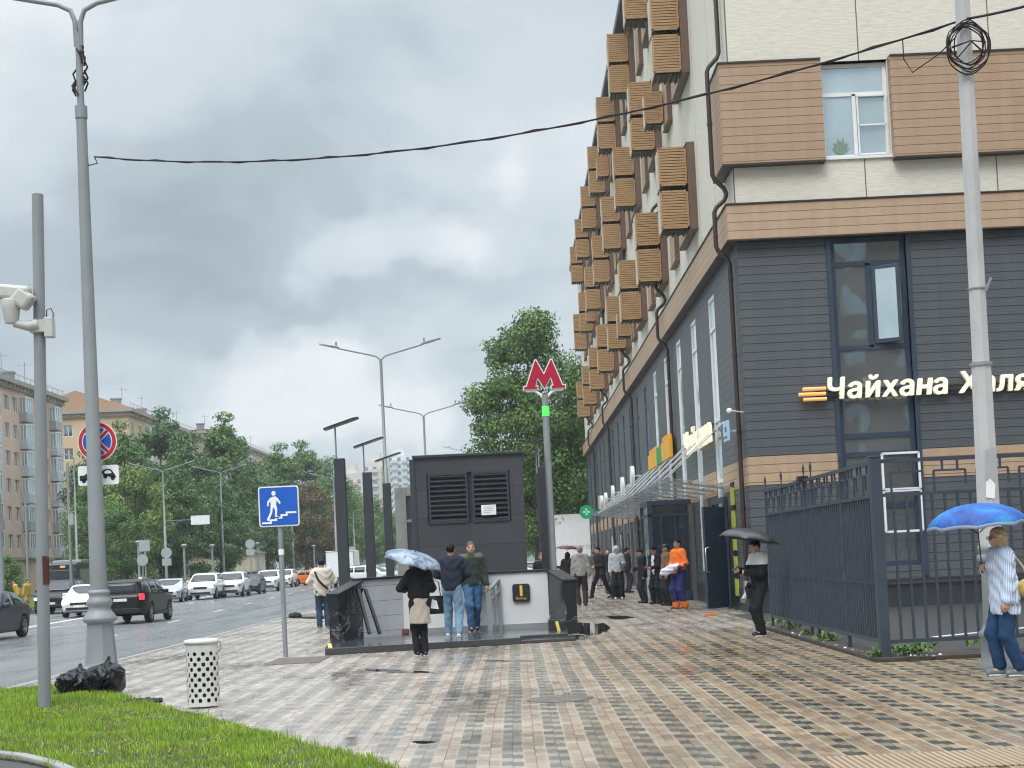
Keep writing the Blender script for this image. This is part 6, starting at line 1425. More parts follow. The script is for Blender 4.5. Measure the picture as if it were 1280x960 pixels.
# yard behind the fence, soil strip and kerb under it
sheet('yard', [(FX + .15, FY0 + .2), (FX + 30, FY0 + 1.2), (FX + 30, BY), (FX1 + .2, BY)], .008, M_['yard'])
mb = MB(); a = G(1120, 793); mb.prism([(a.x + .3, FY0 + 4.0), (a.x + 2.2, FY0 + 5.3), (a.x + 3.2, FY0 + 5.3), (a.x + 3.2, FY0 + 5.42), (a.x + 2.1, FY0 + 5.42), (a.x + .25, FY0 + 4.15)], lambda x, y, d: (x, y, .010 + d), .004); tag(mb.build('yard_marking', M_['road_paint']), kind='structure')
mb = MB(); d_ = Vector((FX1 - FX, FY1 - FY0, 0)).normalized(); n_ = Vector((d_.y, -d_.x, 0))
pl = [(FX - .18, FY0 - .25), (FX + 9, FY0 - .15), (FX + 9, FY0 + .45), (FX + .25, FY0 + .3), (FX1 + .25, FY1 + .2), (FX1 - .16, FY1 + .2)]
mb.prism([pl[0], pl[1], pl[2], pl[3], pl[4], pl[5]], lambda x, y, d: (x, y, .0 + d), .05); tag(mb.build('soil_strip', M_['soil']), kind='structure')
s = NB('weed_leaf'); gi = s.n('ShaderNodeNewGeometry'); s.set('Base Color', s.mix(gi.outputs['Random Per Island'], (.05, .12, .02), (.16, .27, .05))); s.set('Roughness', .5); M_['weed'] = s.m
def weed(x, y, sc, label):
    mb = MB()
    for k in range(90):
        a = random.uniform(0, 6.28); L = random.uniform(.03, .10) * sc; e = random.uniform(.15, 1.1); b0 = Vector((random.gauss(0, .09), random.gauss(0, .06), random.uniform(0, .07))) * sc
        dv = Vector((math.cos(a) * math.cos(e), math.sin(a) * math.cos(e), math.sin(e))); sd = Vector((-math.sin(a), math.cos(a), 0)) * L * .22
        m_ = b0 + dv * L * .6 + Vector((0, 0, .015)); t_ = b0 + dv * L; mb.add([b0 + sd * .2, m_ + sd, t_, m_ - sd, b0 - sd * .2], [(0, 1, 2, 3, 4)])
    o = mb.build('weed', M_['weed']); o.location = (x, y, .04); tag(o, label, 'weed', 'weeds along the fence foot')
WL = ['weed tuft right at the foot of the fence corner post', 'biggest green weed, just right of the fence corner post', 'low weed between the corner post and the biggest weed', 'weed under the middle of the receding fence side', 'small weed under the far half of the receding fence side', 'weed at the far end of the fence, by the person with the black umbrella', 'second weed from the far end of the fence', 'weed touching the right side of the biggest one', 'weed beside the cast base of the concrete pole']
for i, (u, v, sc) in enumerate(((1098, 829, 1.1), (1142, 826, 1.5), (1130, 824, 1.0), (1036, 808, 1.2), (1010, 800, .9), (975, 786, 1.3), (990, 792, .9), (1150, 823, .9), (1226, 815, 1.0))):
    p = G(u, v - 3); weed(p.x, p.y, sc, WL[i])
for i in range(16):
    t = random.random(); p = (FX + random.uniform(0, 3.5), FY0 - .2 + random.uniform(-.1, .2)) if i % 2 else (FX + (FX1 - FX) * t - .1, FY0 + (FY1 - FY0) * t)
    mb = MB(); mb.ball((p[0], p[1], .055), (random.uniform(.015, .04), random.uniform(.015, .03), .015), 7, 4); o = mb.build('litter', M_['sign_white' if i % 3 == 0 else 'kerb']); tag(o, 'small pale scrap of litter or stone at the foot of the iron fence', 'litter', 'scraps along the fence foot')

# ---------------------------------------------------------------- far buildings
def apt(name_lab, x_face, y0, y1, h, wall_m, bays, floors, bay_every=3, z0=-.1, depth=14, roof='flat', gf=4.0):
    r = empty('apartment_building', (x_face, y0, 0), 0, name_lab, 'building', 'far buildings across the road'); L = y1 - y0; bw = L / bays; fh = (h - gf - .8) / floors
    M = lambda u, z, d: (x_face - d, u, z)                    # faces +x
    hl = [(y0 + bw * (i + .5) - .7, y0 + bw * (i + .5) + .7, gf + fh * j + .9, gf + fh * j + 2.5) for i in range(bays) for j in range(floors) if i % bay_every != bay_every - 1]
    mb = MB(); wall_holes(mb, y0, y1, z0, h, hl, M, .25)
    gx = [(x_face - depth + 1.6 + 3.6 * i, x_face - depth + 2.9 + 3.6 * i, gf + fh * j + .9, gf + fh * j + 2.5) for i in range(int(depth / 3.6)) for j in range(floors)]
    wall_holes(mb, x_face - depth, x_face, z0, h, gx, lambda u, z, d: (u, y0 + d, z), .25); mb.add([(x_face - depth, y1, z0), (x_face, y1, z0), (x_face, y1, h), (x_face - depth, y1, h)], [(0, 1, 2, 3)]); mb.build('wall', wall_m, r, world=True)
    for i, h_ in enumerate(hl + gx):
        if i >= 100: break
        Mx = M if i < len(hl) else (lambda u, z, d: (u, y0 + d, z)); window(Mx, *h_, .2, M_['white_frame'], M_['pane'], mull=(((h_[0] + h_[1]) / 2, h_[2], h_[3]),), par=r, fw=.10)
    mb = MB(); mb.box(x_face - depth - .6, x_face + .7, y0 - .7, y1 + .6, h, h + .5); mb.box(x_face - depth, x_face + .35, y0 - .35, y1, h - .5, h); mb.box(x_face, x_face + .2, y0, y1, gf - .2, gf + .1)
    for k in range(int(L / 1.2)): mb.box(x_face + .02, x_face + .5, y0 + k * 1.2, y0 + k * 1.2 + .4, h - .32, h - .02)
    for k in range(int(depth / 1.2)): mb.box(x_face - depth + k * 1.2, x_face - depth + k * 1.2 + .4, y0 - .5, y0 - .02, h - .32, h - .02)
    mb.build('cornice', M_['far_trim'], r, world=True)
    if roof == 'gable':
        mb = MB(); xm = x_face - depth / 2; mb.add([(x_face + .7, y0, h + .5), (xm, y0, h + 3.2), (x_face - depth - .6, y0, h + .5), (x_face + .7, y1, h + .5), (xm, y1, h + 3.2), (x_face - depth - .6, y1, h + .5)], [(0, 1, 2), (5, 4, 3), (0, 3, 4, 1), (1, 4, 5, 2)]); ro = mb.build('roof', mat('gable_orange', (.42, .26, .16), .8), r, world=True)
    else:
        mb = MB(); mb.box(x_face - depth, x_face, y0, y1, h + .5, h + .7); ro = mb.build('roof', M_['roof_metal'], r, world=True)
    for k in range(3): mb = MB(); yk = y0 + L * (.15 + .3 * k); mb.box(x_face - 4.2, x_face - 3.0, yk, yk + .9, h + .5, h + 2.6); mb.box(x_face - 4.3, x_face - 2.9, yk - .1, yk + 1.0, h + 2.6, h + 2.8); mb.build('chimney', M_['old_concrete'], ro, world=True)
    mb = MB()
    for k in range(4): yk = y0 + L * (.1 + .23 * k); mb.cyl((x_face - 2, yk, h + .5), (x_face - 2, yk, h + 4), .04, None, 5); mb.bar((x_face - 2.8, yk, h + 3.6), (x_face - 1.2, yk, h + 3.6), .04)
    yk = y0
    while yk < y1: mb.bar((x_face + .3, yk, h + .5), (x_face + .3, yk, h + 1.2), .05); yk += 2
    mb.bar((x_face + .3, y0, h + 1.2), (x_face + .3, y1, h + 1.2), .05); mb.build('antenna', M_['galvanised'], r, world=True)
    for i in range(bays):                                     # stacks of glazed balconies
        if i % bay_every != bay_every - 1: continue
        yc = y0 + bw * (i + .5)
        for j in range(floors):
            zb = gf + fh * j + .1; mb = MB(); mb.box(x_face - .02, x_face + .8, yc - 1.2, yc + 1.2, zb - .12, zb + .95); o = mb.build('balcony', M_['balcony_blue' if (i + j) % 4 else 'sign_back'], r, world=True, bevel=.03)
            mb = MB(); mb.box(x_face - .02, x_face + .7, yc - 1.14, yc + 1.14, zb + .95, zb + 2.5); mb.build('glazing', M_['pane_light'], o, world=True)
            mb = MB()
            for q in (-1.14, -.4, .35, 1.10): mb.box(x_face + .68, x_face + .75, yc + q, yc + q + .09, zb + .95, zb + 2.5)
            for q in (0, .33, .65): mb.box(x_face + q, x_face + q + .08, yc - 1.19, yc - 1.13, zb + .95, zb + 2.5)
            mb.box(x_face, x_face + .76, yc - 1.2, yc + 1.2, zb + 2.5, zb + 2.62); mb.build('glazing_bars', M_['white_frame'], o, world=True)
    return r
mk('far_trim', (.36, .31, .26), .8); mk('balcony_blue', (.52, .57, .60), .6); mk('brick_tan', (.66, .48, .37), .85, var=.12, scale=.6); mk('stucco_yellow', (.60, .46, .30), .85, var=.1, scale=.4); mk('stucco_pink', (.50, .42, .36), .85, var=.1, scale=.4); mk('ground_floor', (.50, .45, .36), .8)
apt('tan brick apartment house with pale blue glazed balconies at the left edge', -53.2, 146, 180.5, 22.6, M_['brick_tan'], 13, 6, bay_every=4)
mb = MB(); 
apt('yellow apartment house with an orange gable behind the no stopping sign', -51, 203, 252, 23.5, M_['stucco_yellow'], 12, 6, roof='gable')
apt('pinkish apartment house rising behind the tall trees', -52, 262, 330, 25.5, M_['stucco_pink'], 15, 6)
# far tower blocks
def tower(u0, u1, vt, Y, label, m, stripes):
    a, b = A(u0, vt, Y), A(u1, vt, Y); r = empty('tower_block', ((a.x + b.x) / 2, Y, 0), 0, label, 'building', 'far buildings across the road'); w_ = b.x - a.x; h = a.z
    mb = MB(); mb.box(a.x, b.x, Y, Y + 14, -1, h); mb.build('wall', m, r, world=True); mb = MB(); mb.box(a.x + w_ * .3, a.x + w_ * .7, Y + 2, Y + 10, h, h + 3.5); mb.build('roof_house', m, r, world=True)
    nf = int(h / 3); nc = max(3, int(w_ / 3.2)); mb = MB()
    for j in range(1, nf):
        for i in range(nc):
            x = a.x + w_ * (i + .5) / nc; mb.box(x - .7, x + .7, Y - .03, Y + .1, j * 3 + .8, j * 3 + 2.3)
    o = mb.build('windows', M_['pane'], r, world=True); o['kind'] = 'stuff'
    for (f0, f1, mm) in stripes:
        for j in range(1, nf): mb = MB(); mb.box(a.x + w_ * f0, a.x + w_ * f1, Y - 1.2, Y - .04, j * 3, j * 3 + 1.2); mb.build('balcony', M_[mm], r, world=True)
mk('tower_cream', (.62, .58, .52), .8, var=.06); mk('tower_white', (.66, .68, .70), .8, var=.06); mk('tower_orange', (.50, .33, .22), .8)
tower(452, 484, 577, 620, 'far cream tower block seen between the black columns', M_['tower_cream'], [(.35, .6, 'balcony_blue'), (.75, .9, 'tower_orange')])
tower(482, 515, 570, 660, 'far white tower block left of the dark kiosk roof', M_['tower_white'], [(.2, .45, 'balcony_blue'), (.6, .8, 'balcony_blue')])
tower(424, 453, 592, 600, 'far low orange and cream block behind the second black column', M_['tower_cream'], [(.2, .4, 'tower_orange'), (.6, .8, 'tower_orange')])
# pale low house under the trees
for (u, v, wd_, Y, lb) in ((262, 700, 9, 150, 'pale low garden house under the trees behind the white cars'),):
    p = A(u, v, Y); r = empty('garden_house', (p.x, Y, 0), 0, lb, 'building'); mb = MB(); mb.box(-wd_ / 2, wd_ / 2, 0, 6, -.2, 3.2); mb.build('wall', M_['ground_floor'], r); mb = MB(); mb.prism([(-wd_ / 2 - .3, 3.2), (wd_ / 2 + .3, 3.2), (0, 4.6)], lambda x, y, d: (x, -.3 + d, y), 6.6); mb.build('roof', M_['roof_metal'], r)
    mb = MB(); mb.box(-2, -.8, -.03, 0, 1, 2.2); mb.box(.8, 2, -.03, 0, 1, 2.2); mb.build('window', M_['pane'], r)

# ---------------------------------------------------------------- trees
def leaf_mat(name, c0, c1):
    s = NB(name); gi = s.n('ShaderNodeNewGeometry'); n = s.noise(.45, 4, .6); f = s.m1('MULTIPLY_ADD', gi.outputs['Random Per Island'], .5, s.m1('MULTIPLY', s.ramp(n, [(.35, 0), (.65, 1)]), .5))
    s.set('Base Color', s.mix(f, c0, c1)); s.set('Roughness', .55); s.set('Specular IOR Level', .3); M_[name] = s.m
leaf_mat('leaf_dark', (.045, .10, .034), (.125, .22, .07)); leaf_mat('leaf_mid', (.06, .125, .035), (.16, .26, .07)); leaf_mat('leaf_light', (.09, .15, .035), (.20, .29, .07)); leaf_mat('leaf_rust', (.09, .075, .035), (.18, .14, .06))
mk('bark', (.07, .055, .045), .9, var=.3, scale=4, bump=.5)
TREE = {}
def tree_mesh(key, H, Wd, seed, nl=9000, leaf=.26, trunk=.22, lop=1.0, low=.12, ncl=70):
    if key in TREE: return TREE[key]
    rs = np.random.RandomState(seed); mb = MB(); tw_ = .018 * H; tips = []
    def limb(p, d, L, r_, dep):
        pts = [p]; n_ = 4; dd = d.copy()
        for i in range(n_): dd = (dd + Vector(rs.normal(0, .13, 3)) + Vector((0, 0, .05))).normalized(); pts.append(pts[-1] + dd * L / n_)
        mb.tube(pts, [r_ * (1 - .16 * i) for i in range(n_ + 1)], 7, False); tips.append(pts[-1]); tips.append(pts[-2])
        if dep > 0:
            for _ in range(3):
                a = rs.uniform(0, 6.28); q = Vector((math.cos(a), math.sin(a), rs.uniform(.1, .9))).normalized(); limb(pts[rs.randint(2, n_ + 1)], (dd * .6 + q).normalized(), L * rs.uniform(.5, .75), r_ * .5, dep - 1)
    th_ = H * trunk; mb.tube([(0, 0, -.1), (0, 0, .3), (.02 * H, 0, th_), (0, .01 * H, H * .45), (0, 0, H * .88)], [tw_ * 1.5, tw_, tw_ * .8, tw_ * .5, tw_ * .12], 9)
    for i in range(11):
        t = rs.uniform(.75, 3.6); a = 2.4 * i + rs.uniform(-.4, .4); z = min(H * .8, th_ * t); e = rs.uniform(.25, .9); limb(Vector((0, 0, z)), Vector((math.cos(a) * math.cos(e), math.sin(a) * math.cos(e), math.sin(e))), Wd * rs.uniform(.22, .38) * (1.15 - z / H * .7), tw_ * .42, 1)
    tips_ = np.array([list(t) for t in tips]); C = []; S = []
    zc_, hz_ = H * (low + 1) / 2, H * (1 - low) / 2
    while len(C) < ncl:
        q = rs.normal(size=3); q /= np.linalg.norm(q); rad = rs.uniform(.45, 1.0) ** .6; taper = 1 - .38 * max(0, q[2] * rad) ** 1.3 * lop
        c = np.array((q[0] * Wd / 2 * rad * taper * rs.uniform(.75, 1.08), q[1] * Wd / 2 * rad * taper * rs.uniform(.75, 1.08), zc_ + q[2] * hz_ * rad * rs.uniform(.85, 1.03))); C.append(c); S.append(rs.uniform(.7, 1.35) * Wd * .105)
    C = np.array(C); S = np.array(S); w_ = S ** 1.6; idx = rs.choice(len(C), nl, p=w_ / w_.sum()); q = rs.normal(size=(nl, 3)); q /= np.linalg.norm(q, axis=1)[:, None]
    rad = rs.uniform(.35, 1.08, nl) ** .7; ctr = C[idx] + q * (S[idx] * rad)[:, None] * np.array((1.25, 1.25, .72)); ctr[:, 2] = np.maximum(ctr[:, 2], H * low * .7)
    nrm = q * .7 + rs.normal(0, .55, (nl, 3)) + np.array((0, 0, .45)); nrm /= np.linalg.norm(nrm, axis=1)[:, None]
    t1 = np.cross(nrm, rs.normal(size=(nl, 3))); t1 /= np.linalg.norm(t1, axis=1)[:, None]; t2 = np.cross(nrm, t1); sz = (rs.uniform(.6, 1.25, nl) * leaf)[:, None]
    V = np.stack([ctr - t1 * sz * .5, ctr + t2 * sz * .33 + nrm * sz * .08, ctr + t1 * sz * .55, ctr - t2 * sz * .33 + nrm * sz * .08], 1).reshape(-1, 3)
    TREE[key] = (mb, V); return TREE[key]
TM = {}
def tree(key, loc, rz, sc, lm, label, group='trees across the road', **k):
    r = empty('tree', loc, rz, label, 'tree', group); r.scale = (sc[0], sc[0], sc[1])
    mb, V = tree_mesh(key, **k)
    if key not in TM:
        t = mb.build('trunk', M_['bark'], r); me = {}; TM[key] = (t.data, me)
    else: o = bpy.data.objects.new('trunk', TM[key][0]); COL.objects.link(o); o.parent = r
    me = TM[key][1]
    if lm not in me: me[lm] = np_mesh('crown', V, np.arange(len(V)).reshape(-1, 4), M_[lm], r, False).data
    else: o = bpy.data.objects.new('crown', me[lm]); COL.objects.link(o); o.parent = r
KV = dict(broad=dict(H=15, Wd=10.5, seed=2, nl=15000, leaf=.34, ncl=95), tall=dict(H=17, Wd=8.0, seed=5, nl=14000, leaf=.32, ncl=90, lop=1.5), small=dict(H=13, Wd=10, seed=9, nl=13000, leaf=.34, ncl=80))
def put_tree(key, u, vt, Y, lm, label, wsc=1.0, rz=None, group='trees across the road'):
    p = A(u, vt, Y); k = KV[key]; tree(key, (A(u, 700, Y).x, Y, -.1), random.uniform(0, 6.28) if rz is None else rz, (wsc * p.z / k['H'] ** 1.0, p.z / k['H']), lm, label, group, **k)
TL = [  # column, top row, distance, kind, leaves, label, width
 (128, 548, 160, 'broad', 'leaf_dark', 'dark green tree right behind the no stopping sign', .75), (160, 528, 150, 'tall', 'leaf_mid', 'slim green tree just right of the no stopping sign', .8), (205, 512, 170, 'tall', 'leaf_dark', 'tall dark tree behind the lamp with the white board', 1.0),
 (172, 575, 128, 'small', 'leaf_light', 'lighter yellowish green tree left of the lamp with the white board', .75), (240, 545, 165, 'broad', 'leaf_dark', 'wide dark tree between the two tall pointed ones', .8), (282, 518, 178, 'tall', 'leaf_mid', 'tall pointed tree above the right double arm lamp', .95),
 (225, 590, 135, 'broad', 'leaf_dark', 'dense dark tree filling the middle behind the row of white cars', .9), (275, 600, 140, 'broad', 'leaf_dark', 'dense dark tree behind the right double arm lamp', .8), (320, 580, 175, 'broad', 'leaf_dark', 'dark tree just left of the blue walking figure sign', .8),
 (352, 556, 205, 'tall', 'leaf_mid', 'paler tree top right above the blue walking figure sign', 1.05), (382, 552, 215, 'tall', 'leaf_mid', 'paler tree between the blue sign and the first black column', 1.0), (392, 598, 195, 'small', 'leaf_rust', 'rusty brown tinted tree right of the blue sign', .8),
 (415, 575, 230, 'broad', 'leaf_mid', 'pale green tree behind the first black column', .8), (440, 612, 250, 'broad', 'leaf_light', 'light green tree between the first two black columns', .9), (468, 618, 265, 'small', 'leaf_mid', 'green tree between the second and third black columns', .9), (494, 640, 260, 'small', 'leaf_light', 'light tree just left of the lift cabin', .7),
 (110, 600, 135, 'small', 'leaf_mid', 'bushy green tree left of the white tow truck plate', .6), (150, 630, 118, 'small', 'leaf_dark', 'low dark tree behind the big lamp post and the black car', .8), (335, 620, 170, 'small', 'leaf_dark', 'low dark tree below the blue walking figure sign', .9), (8, 690, 100, 'small', 'leaf_mid', 'small green street tree at the far left edge', .8),
 (200, 640, 150, 'small', 'leaf_dark', 'low dark tree filling the gap over the silver sedan', 1.1), (300, 650, 165, 'small', 'leaf_dark', 'low dark tree over the white cars by the round sign', 1.1), (365, 645, 225, 'small', 'leaf_dark', 'low dark tree right behind the post of the blue sign', 1.1), (420, 655, 260, 'small', 'leaf_dark', 'low dark tree behind the white box truck', 1.1)]
for (u, vt, Y, k, lm, lb, ws) in TL: put_tree(k, u, vt, Y, lm, lb, ws)
k = dict(H=22, Wd=12, seed=21, nl=42000, leaf=.30, ncl=120, lop=.8, low=.10, trunk=.16)
tree('linden', (A(672, 700, 118).x, 118, 0), .6, (.90, A(680, 376, 118).z / 22), 'leaf_mid', 'big broad green tree towering behind the metro sign', 'trees beyond the kiosk', **k)
tree('broad', (5.5, 126, 0), 2.2, (.9, 1.1), 'leaf_dark', 'dark tree squeezed against the far end of the long building', 'trees beyond the kiosk', **KV['broad'])
tree('broad', (2.6, 128, 0), 4.2, (.55, .85), 'leaf_dark', 'dark lower tree under the big broad one, above the white truck', 'trees beyond the kiosk', **KV['broad'])
tree('broad', (.2, 170, 0), 1.2, (.5, .75), 'leaf_mid', 'far tree seen just right of the dark kiosk', 'trees beyond the kiosk', **KV['broad'])
# hedge strip and far wood closing the street
P = np.stack([rng.uniform(-30.5, -26.5, 9000), rng.uniform(70, 210, 9000)], 1); hd_ = blades('far_grass', P, np.full(9000, -.1), .1, .3, .10, M_['grass']); tag(hd_, kind='stuff')
mb, V = tree_mesh('broad', **KV['broad']); allV = []
for i in range(34):
    q = V.copy(); a = rng.uniform(0, 6.28); sc = rng.uniform(.75, 1.15); c_, s_ = math.cos(a), math.sin(a); x_ = q[:, 0] * c_ - q[:, 1] * s_; y_ = q[:, 0] * s_ + q[:, 1] * c_
    q[:, 0], q[:, 1] = x_ * sc * 1.3, y_ * sc * 1.3; q[:, 2] *= sc; q = q.reshape(-1, 4, 3)[::3].reshape(-1, 3); q += (rng.uniform(-75, 26), rng.uniform(330, 480), -.3); allV.append(q)
V = np.concatenate(allV); tag(np_mesh('far_wood', V, np.arange(len(V)).reshape(-1, 4), M_['leaf_mid'], None, False), 'far green trees closing the end of the road', 'wood', None, 'stuff')

# ---------------------------------------------------------------- vehicles
def gcar(kind, u, v, paint, label, rz=0.0, back=False, **k):
    p = G(u, v, RZ); L = CAR[kind]['L']; return make_car(kind, (p.x, p.y + L / 2, RZ), rz, M_[paint], label, **k)
def ycar(kind, u, Y, paint, label, rz=0.0, **k):
    return make_car(kind, (A(u, 700, Y).x, Y, RZ), rz, M_[paint], label, **k)
GA = 'cars queueing and driving on the road'
gcar('jeep', 152, 781, 'paint_black', 'black boxy off-road car driving away, its right tail lamp glowing red', rz=math.pi - R(1.5), lamps='brake', group=GA, res=.035).scale = (.94, .94, .92)
gcar('sedan', 95, 772, 'paint_white', 'white sedan facing the viewer between the camera pole and the big lamp post', rz=R(4), group=GA, res=.035, lamps='on')
gcar('suv', 60, 768, 'paint_black', 'black sport utility car with a blue reflecting windshield behind the camera pole', rz=R(3), group=GA, res=.035, lamps='on')
ycar('sedan', -25, 46.5, 'paint_dark', 'dark blue grey car cut off by the left edge', rz=0, group=GA)
gcar('sedan', 203, 754, 'paint_silver', 'silver white sedan just right of the black off-road car', rz=R(6), group=GA)
gcar('suv', 249, 750, 'paint_white', 'white sport utility car with warm glowing lamps, first in the row of white cars', rz=R(2), lamps='on', group=GA)
gcar('suv', 284, 747, 'paint_white', 'white car wedged between the first white sport utility car and a dark one', rz=R(2), group=GA)
gcar('sedan', 307, 743.5, 'paint_dark', 'dark car in the row between two white ones', rz=R(2), group=GA)
gcar('suv', 332, 739.5, 'paint_white', 'white sport utility car left of the blue sign post', rz=R(1), group=GA)
ycar('sedan', 178, 104, 'paint_white', 'white taxi with a roof light mostly hidden behind the black off-road car', group=GA, roof_sign='white_light')
ycar('sedan', 292, 138, 'paint_red', 'red car whose roof shows above the white row', group=GA)
ycar('suv', 315, 150, 'paint_grey', 'grey car farther back above the dark one', group=GA)
ycar('suv', 355, 140, 'paint_white', 'white car right behind the blue sign post', group=GA)
ycar('sedan', 366, 165, 'paint_silver', 'silver car farther back right of the blue sign post', group=GA)
ycar('sedan', 390, 148, 'paint_orange', 'orange and white taxi left of the man in the cap', rz=R(65), group=GA, roof_sign='taxi_sign')
ycar('suv', 400, 175, 'paint_white', 'far white car over the orange taxi', group=GA)
ycar('suv', 462, 118, 'paint_white', 'white car seen between the first two black columns', rz=R(80), group=GA)
ycar('sedan', 480, 135, 'paint_silver', 'silver car seen between the second and third black columns', rz=R(75), group=GA)
ycar('suv', 482, 160, 'paint_blue', 'far blue van seen right of the second black column', group=GA)
ycar('sedan', 668, 95, 'paint_silver', 'pale car seen between the dark kiosk and the metro pole', rz=0)
ycar('sedan', 666, 108, 'paint_white', 'farther white car seen between the dark kiosk and the metro pole', rz=0)
def box_truck(p, rz, label, w_=2.3, L=5.6, h=3.0, text=None):
    r = empty('truck', p, rz, label, 'truck'); mb = MB(); mb.box(-w_ / 2, w_ / 2, -L / 2 + 1.9, L / 2, .75, h); b_ = mb.build('cargo_box', M_['sign_white'], r, bevel=.03)
    mb = MB(); mb.prism([(-L / 2 + 1.8, .5), (-L / 2 + 1.8, 2.15), (-L / 2 + .75, 2.15), (-L / 2 + .15, 1.35), (-L / 2, 1.2), (-L / 2, .45)], lambda y, z, d: (-w_ / 2 + .1 + d, y, z), w_ - .2); mb.build('cab', M_['paint_white'], r, bevel=.05)
    mb = MB(); mb.prism([(-L / 2 + .70, 2.05), (-L / 2 + .20, 1.42), (-L / 2 + .17, 1.42), (-L / 2 + .67, 2.08)], lambda y, z, d: (-w_ / 2 + .25 + d, y - .02, z), w_ - .5); mb.build('windshield', M_['car_glass'], r)
    mb = MB(); mb.box(-w_ / 2 + .15, w_ / 2 - .15, -L / 2 + 1.7, L / 2 - .1, .55, .74); mb.build('chassis', M_['black_plastic'], r)
    for y in (-L / 2 + .9, L / 2 - 1.1):
        for sx in (-1, 1):
            mb = MB(); mb.cyl((sx * (w_ / 2 - .28), y, .42), (sx * (w_ / 2 - .02), y, .42), .42, None, 20); wh = mb.build('wheel', M_['rubber'], r)
            mb = MB(); mb.cyl((sx * (w_ / 2 - .02), y, .42), (sx * (w_ / 2 - .0), y, .42), .24, None, 14); mb.build('rim', M_['rim'], wh)
    mb = MB()
    for a_ in (-1, 1): mb.box(a_ * (w_ / 2 - .03) - .02, a_ * (w_ / 2 - .03) + .02, L / 2, L / 2 + .02, .8, h - .05)
    for z in (.8, h - .08): mb.box(-w_ / 2 + .05, w_ / 2 - .05, L / 2, L / 2 + .02, z, z + .05)
    mb.box(-.02, .02, L / 2, L / 2 + .02, .85, h - .08); mb.build('door_frame', M_['graphite'], b_)
    if text: mb = MB(); add_text(mb, text, .42, lambda x, y, d: (-w_ / 2 - .012 - d, L / 2 - 1.25 - x * 1.2, 1.95 + y), depth=.01); mb.build('lettering', M_['sign_back'], b_)
    return r
box_truck((A(430, 700, 125).x, 125, RZ), 0, 'small white box truck behind the man in the cap', h=2.95, L=6).rotation_euler.z = math.pi
tp_ = A(694, 700, 117); r = box_truck((tp_.x + 4.1, 117, 0), R(90), 'big white box truck with grey letters parked behind the end of the long building', w_=2.5, L=8.6, h=4.65, text='ТОРГО')
def bus(p, rz, label):
    r = empty('bus', p, rz, label, 'bus'); mb = MB(); mb.box(-1.25, 1.25, -6, 6, .35, 3.0); mb.build('body', M_['paint_dark'], r, bevel=.12)
    mb = MB(); mb.box(-1.12, 1.12, -6.03, -5.9, 1.1, 2.45); mb.build('windshield', M_['car_glass'], r, bevel=.03)
    mb = MB(); mb.box(-.75, .75, -6.05, -5.95, 2.6, 2.85); mb.build('display', M_['black_plastic'], r)
    mb = MB(); mb.box(-.15, .25, -6.06, -6.04, 2.65, 2.80); mb.build('display_light', M_['letter_amber'], r)
    mb = MB(); mb.box(-1.15, 1.15, -4.5, 4.5, 3.0, 3.25); mb.build('roof_box', M_['sign_back'], r, bevel=.05)
    for s_ in (-1, 1):
        mb = MB(); mb.box(s_ * 1.255, s_ * 1.24, -5.4, 5.6, 1.2, 2.5); mb.build('window_band', M_['car_glass'], r)
        for y in (-3.6, 3.2): mb = MB(); mb.cyl((s_ * 1.0, y, .48), (s_ * 1.26, y, .48), .48, None, 18); mb.build('wheel', M_['rubber'], r)
        mb = MB(); mb.box(s_ * .75, s_ * 1.1, -6.04, -5.98, .65, .85); mb.build('headlight', M_['headlight'], r, bevel=.02)
bus((A(74, 700, 122).x, 128, RZ), R(2), 'dark trolley bus with an amber display behind the white sedan')

# ---------------------------------------------------------------- people
CM = cloth_mat
def jeans(name, c): return cloth_mat(name, c, var=.25)
# cloth with thin blue stripes for the shirt at the right
s = NB('striped_shirt'); x = s.xyz(); st_ = s.m1('LESS_THAN', s.m1('FRACT', s.m1('MULTIPLY', s.m1('ADD', x[0], x[1]), 34)), .42); n = s.noise(4, 3, .5)
s.set('Base Color', s.mix(st_, (.60, .67, .78), (.30, .40, .62))); s.set('Roughness', .8); s.bump(n, .4, .03); M_['striped'] = s.m
s = NB('blue_umbrella_cloth'); n = s.noise(2.2, 5, .65, dist=.8); n2_ = s.noise(14, 3, .6)
s.set('Base Color', s.mix(s.ramp(n2_, [(.56, 0), (.66, .45)]), s.ramp(n, [(.34, (.004, .03, .20)), (.50, (.006, .10, .40)), (.66, (.01, .26, .48))]), (.05, .10, .35))); s.set('Roughness', .6); M_['umb_blue'] = s.m
s = NB('pale_umbrella_cloth'); n = s.noise(7, 4, .6, dist=.6)
s.set('Base Color', s.ramp(n, [(.38, (.07, .10, .16)), (.50, (.17, .22, .29)), (.62, (.30, .35, .40))])); s.set('Roughness', .4); M_['umb_pale'] = s.m
mk('umb_black', (.03, .032, .038), .35, var=.3, scale=3); mk('umb_wine', (.12, .035, .03), .5, var=.4, scale=3); mk('umb_edge', (.30, .36, .52), .6)

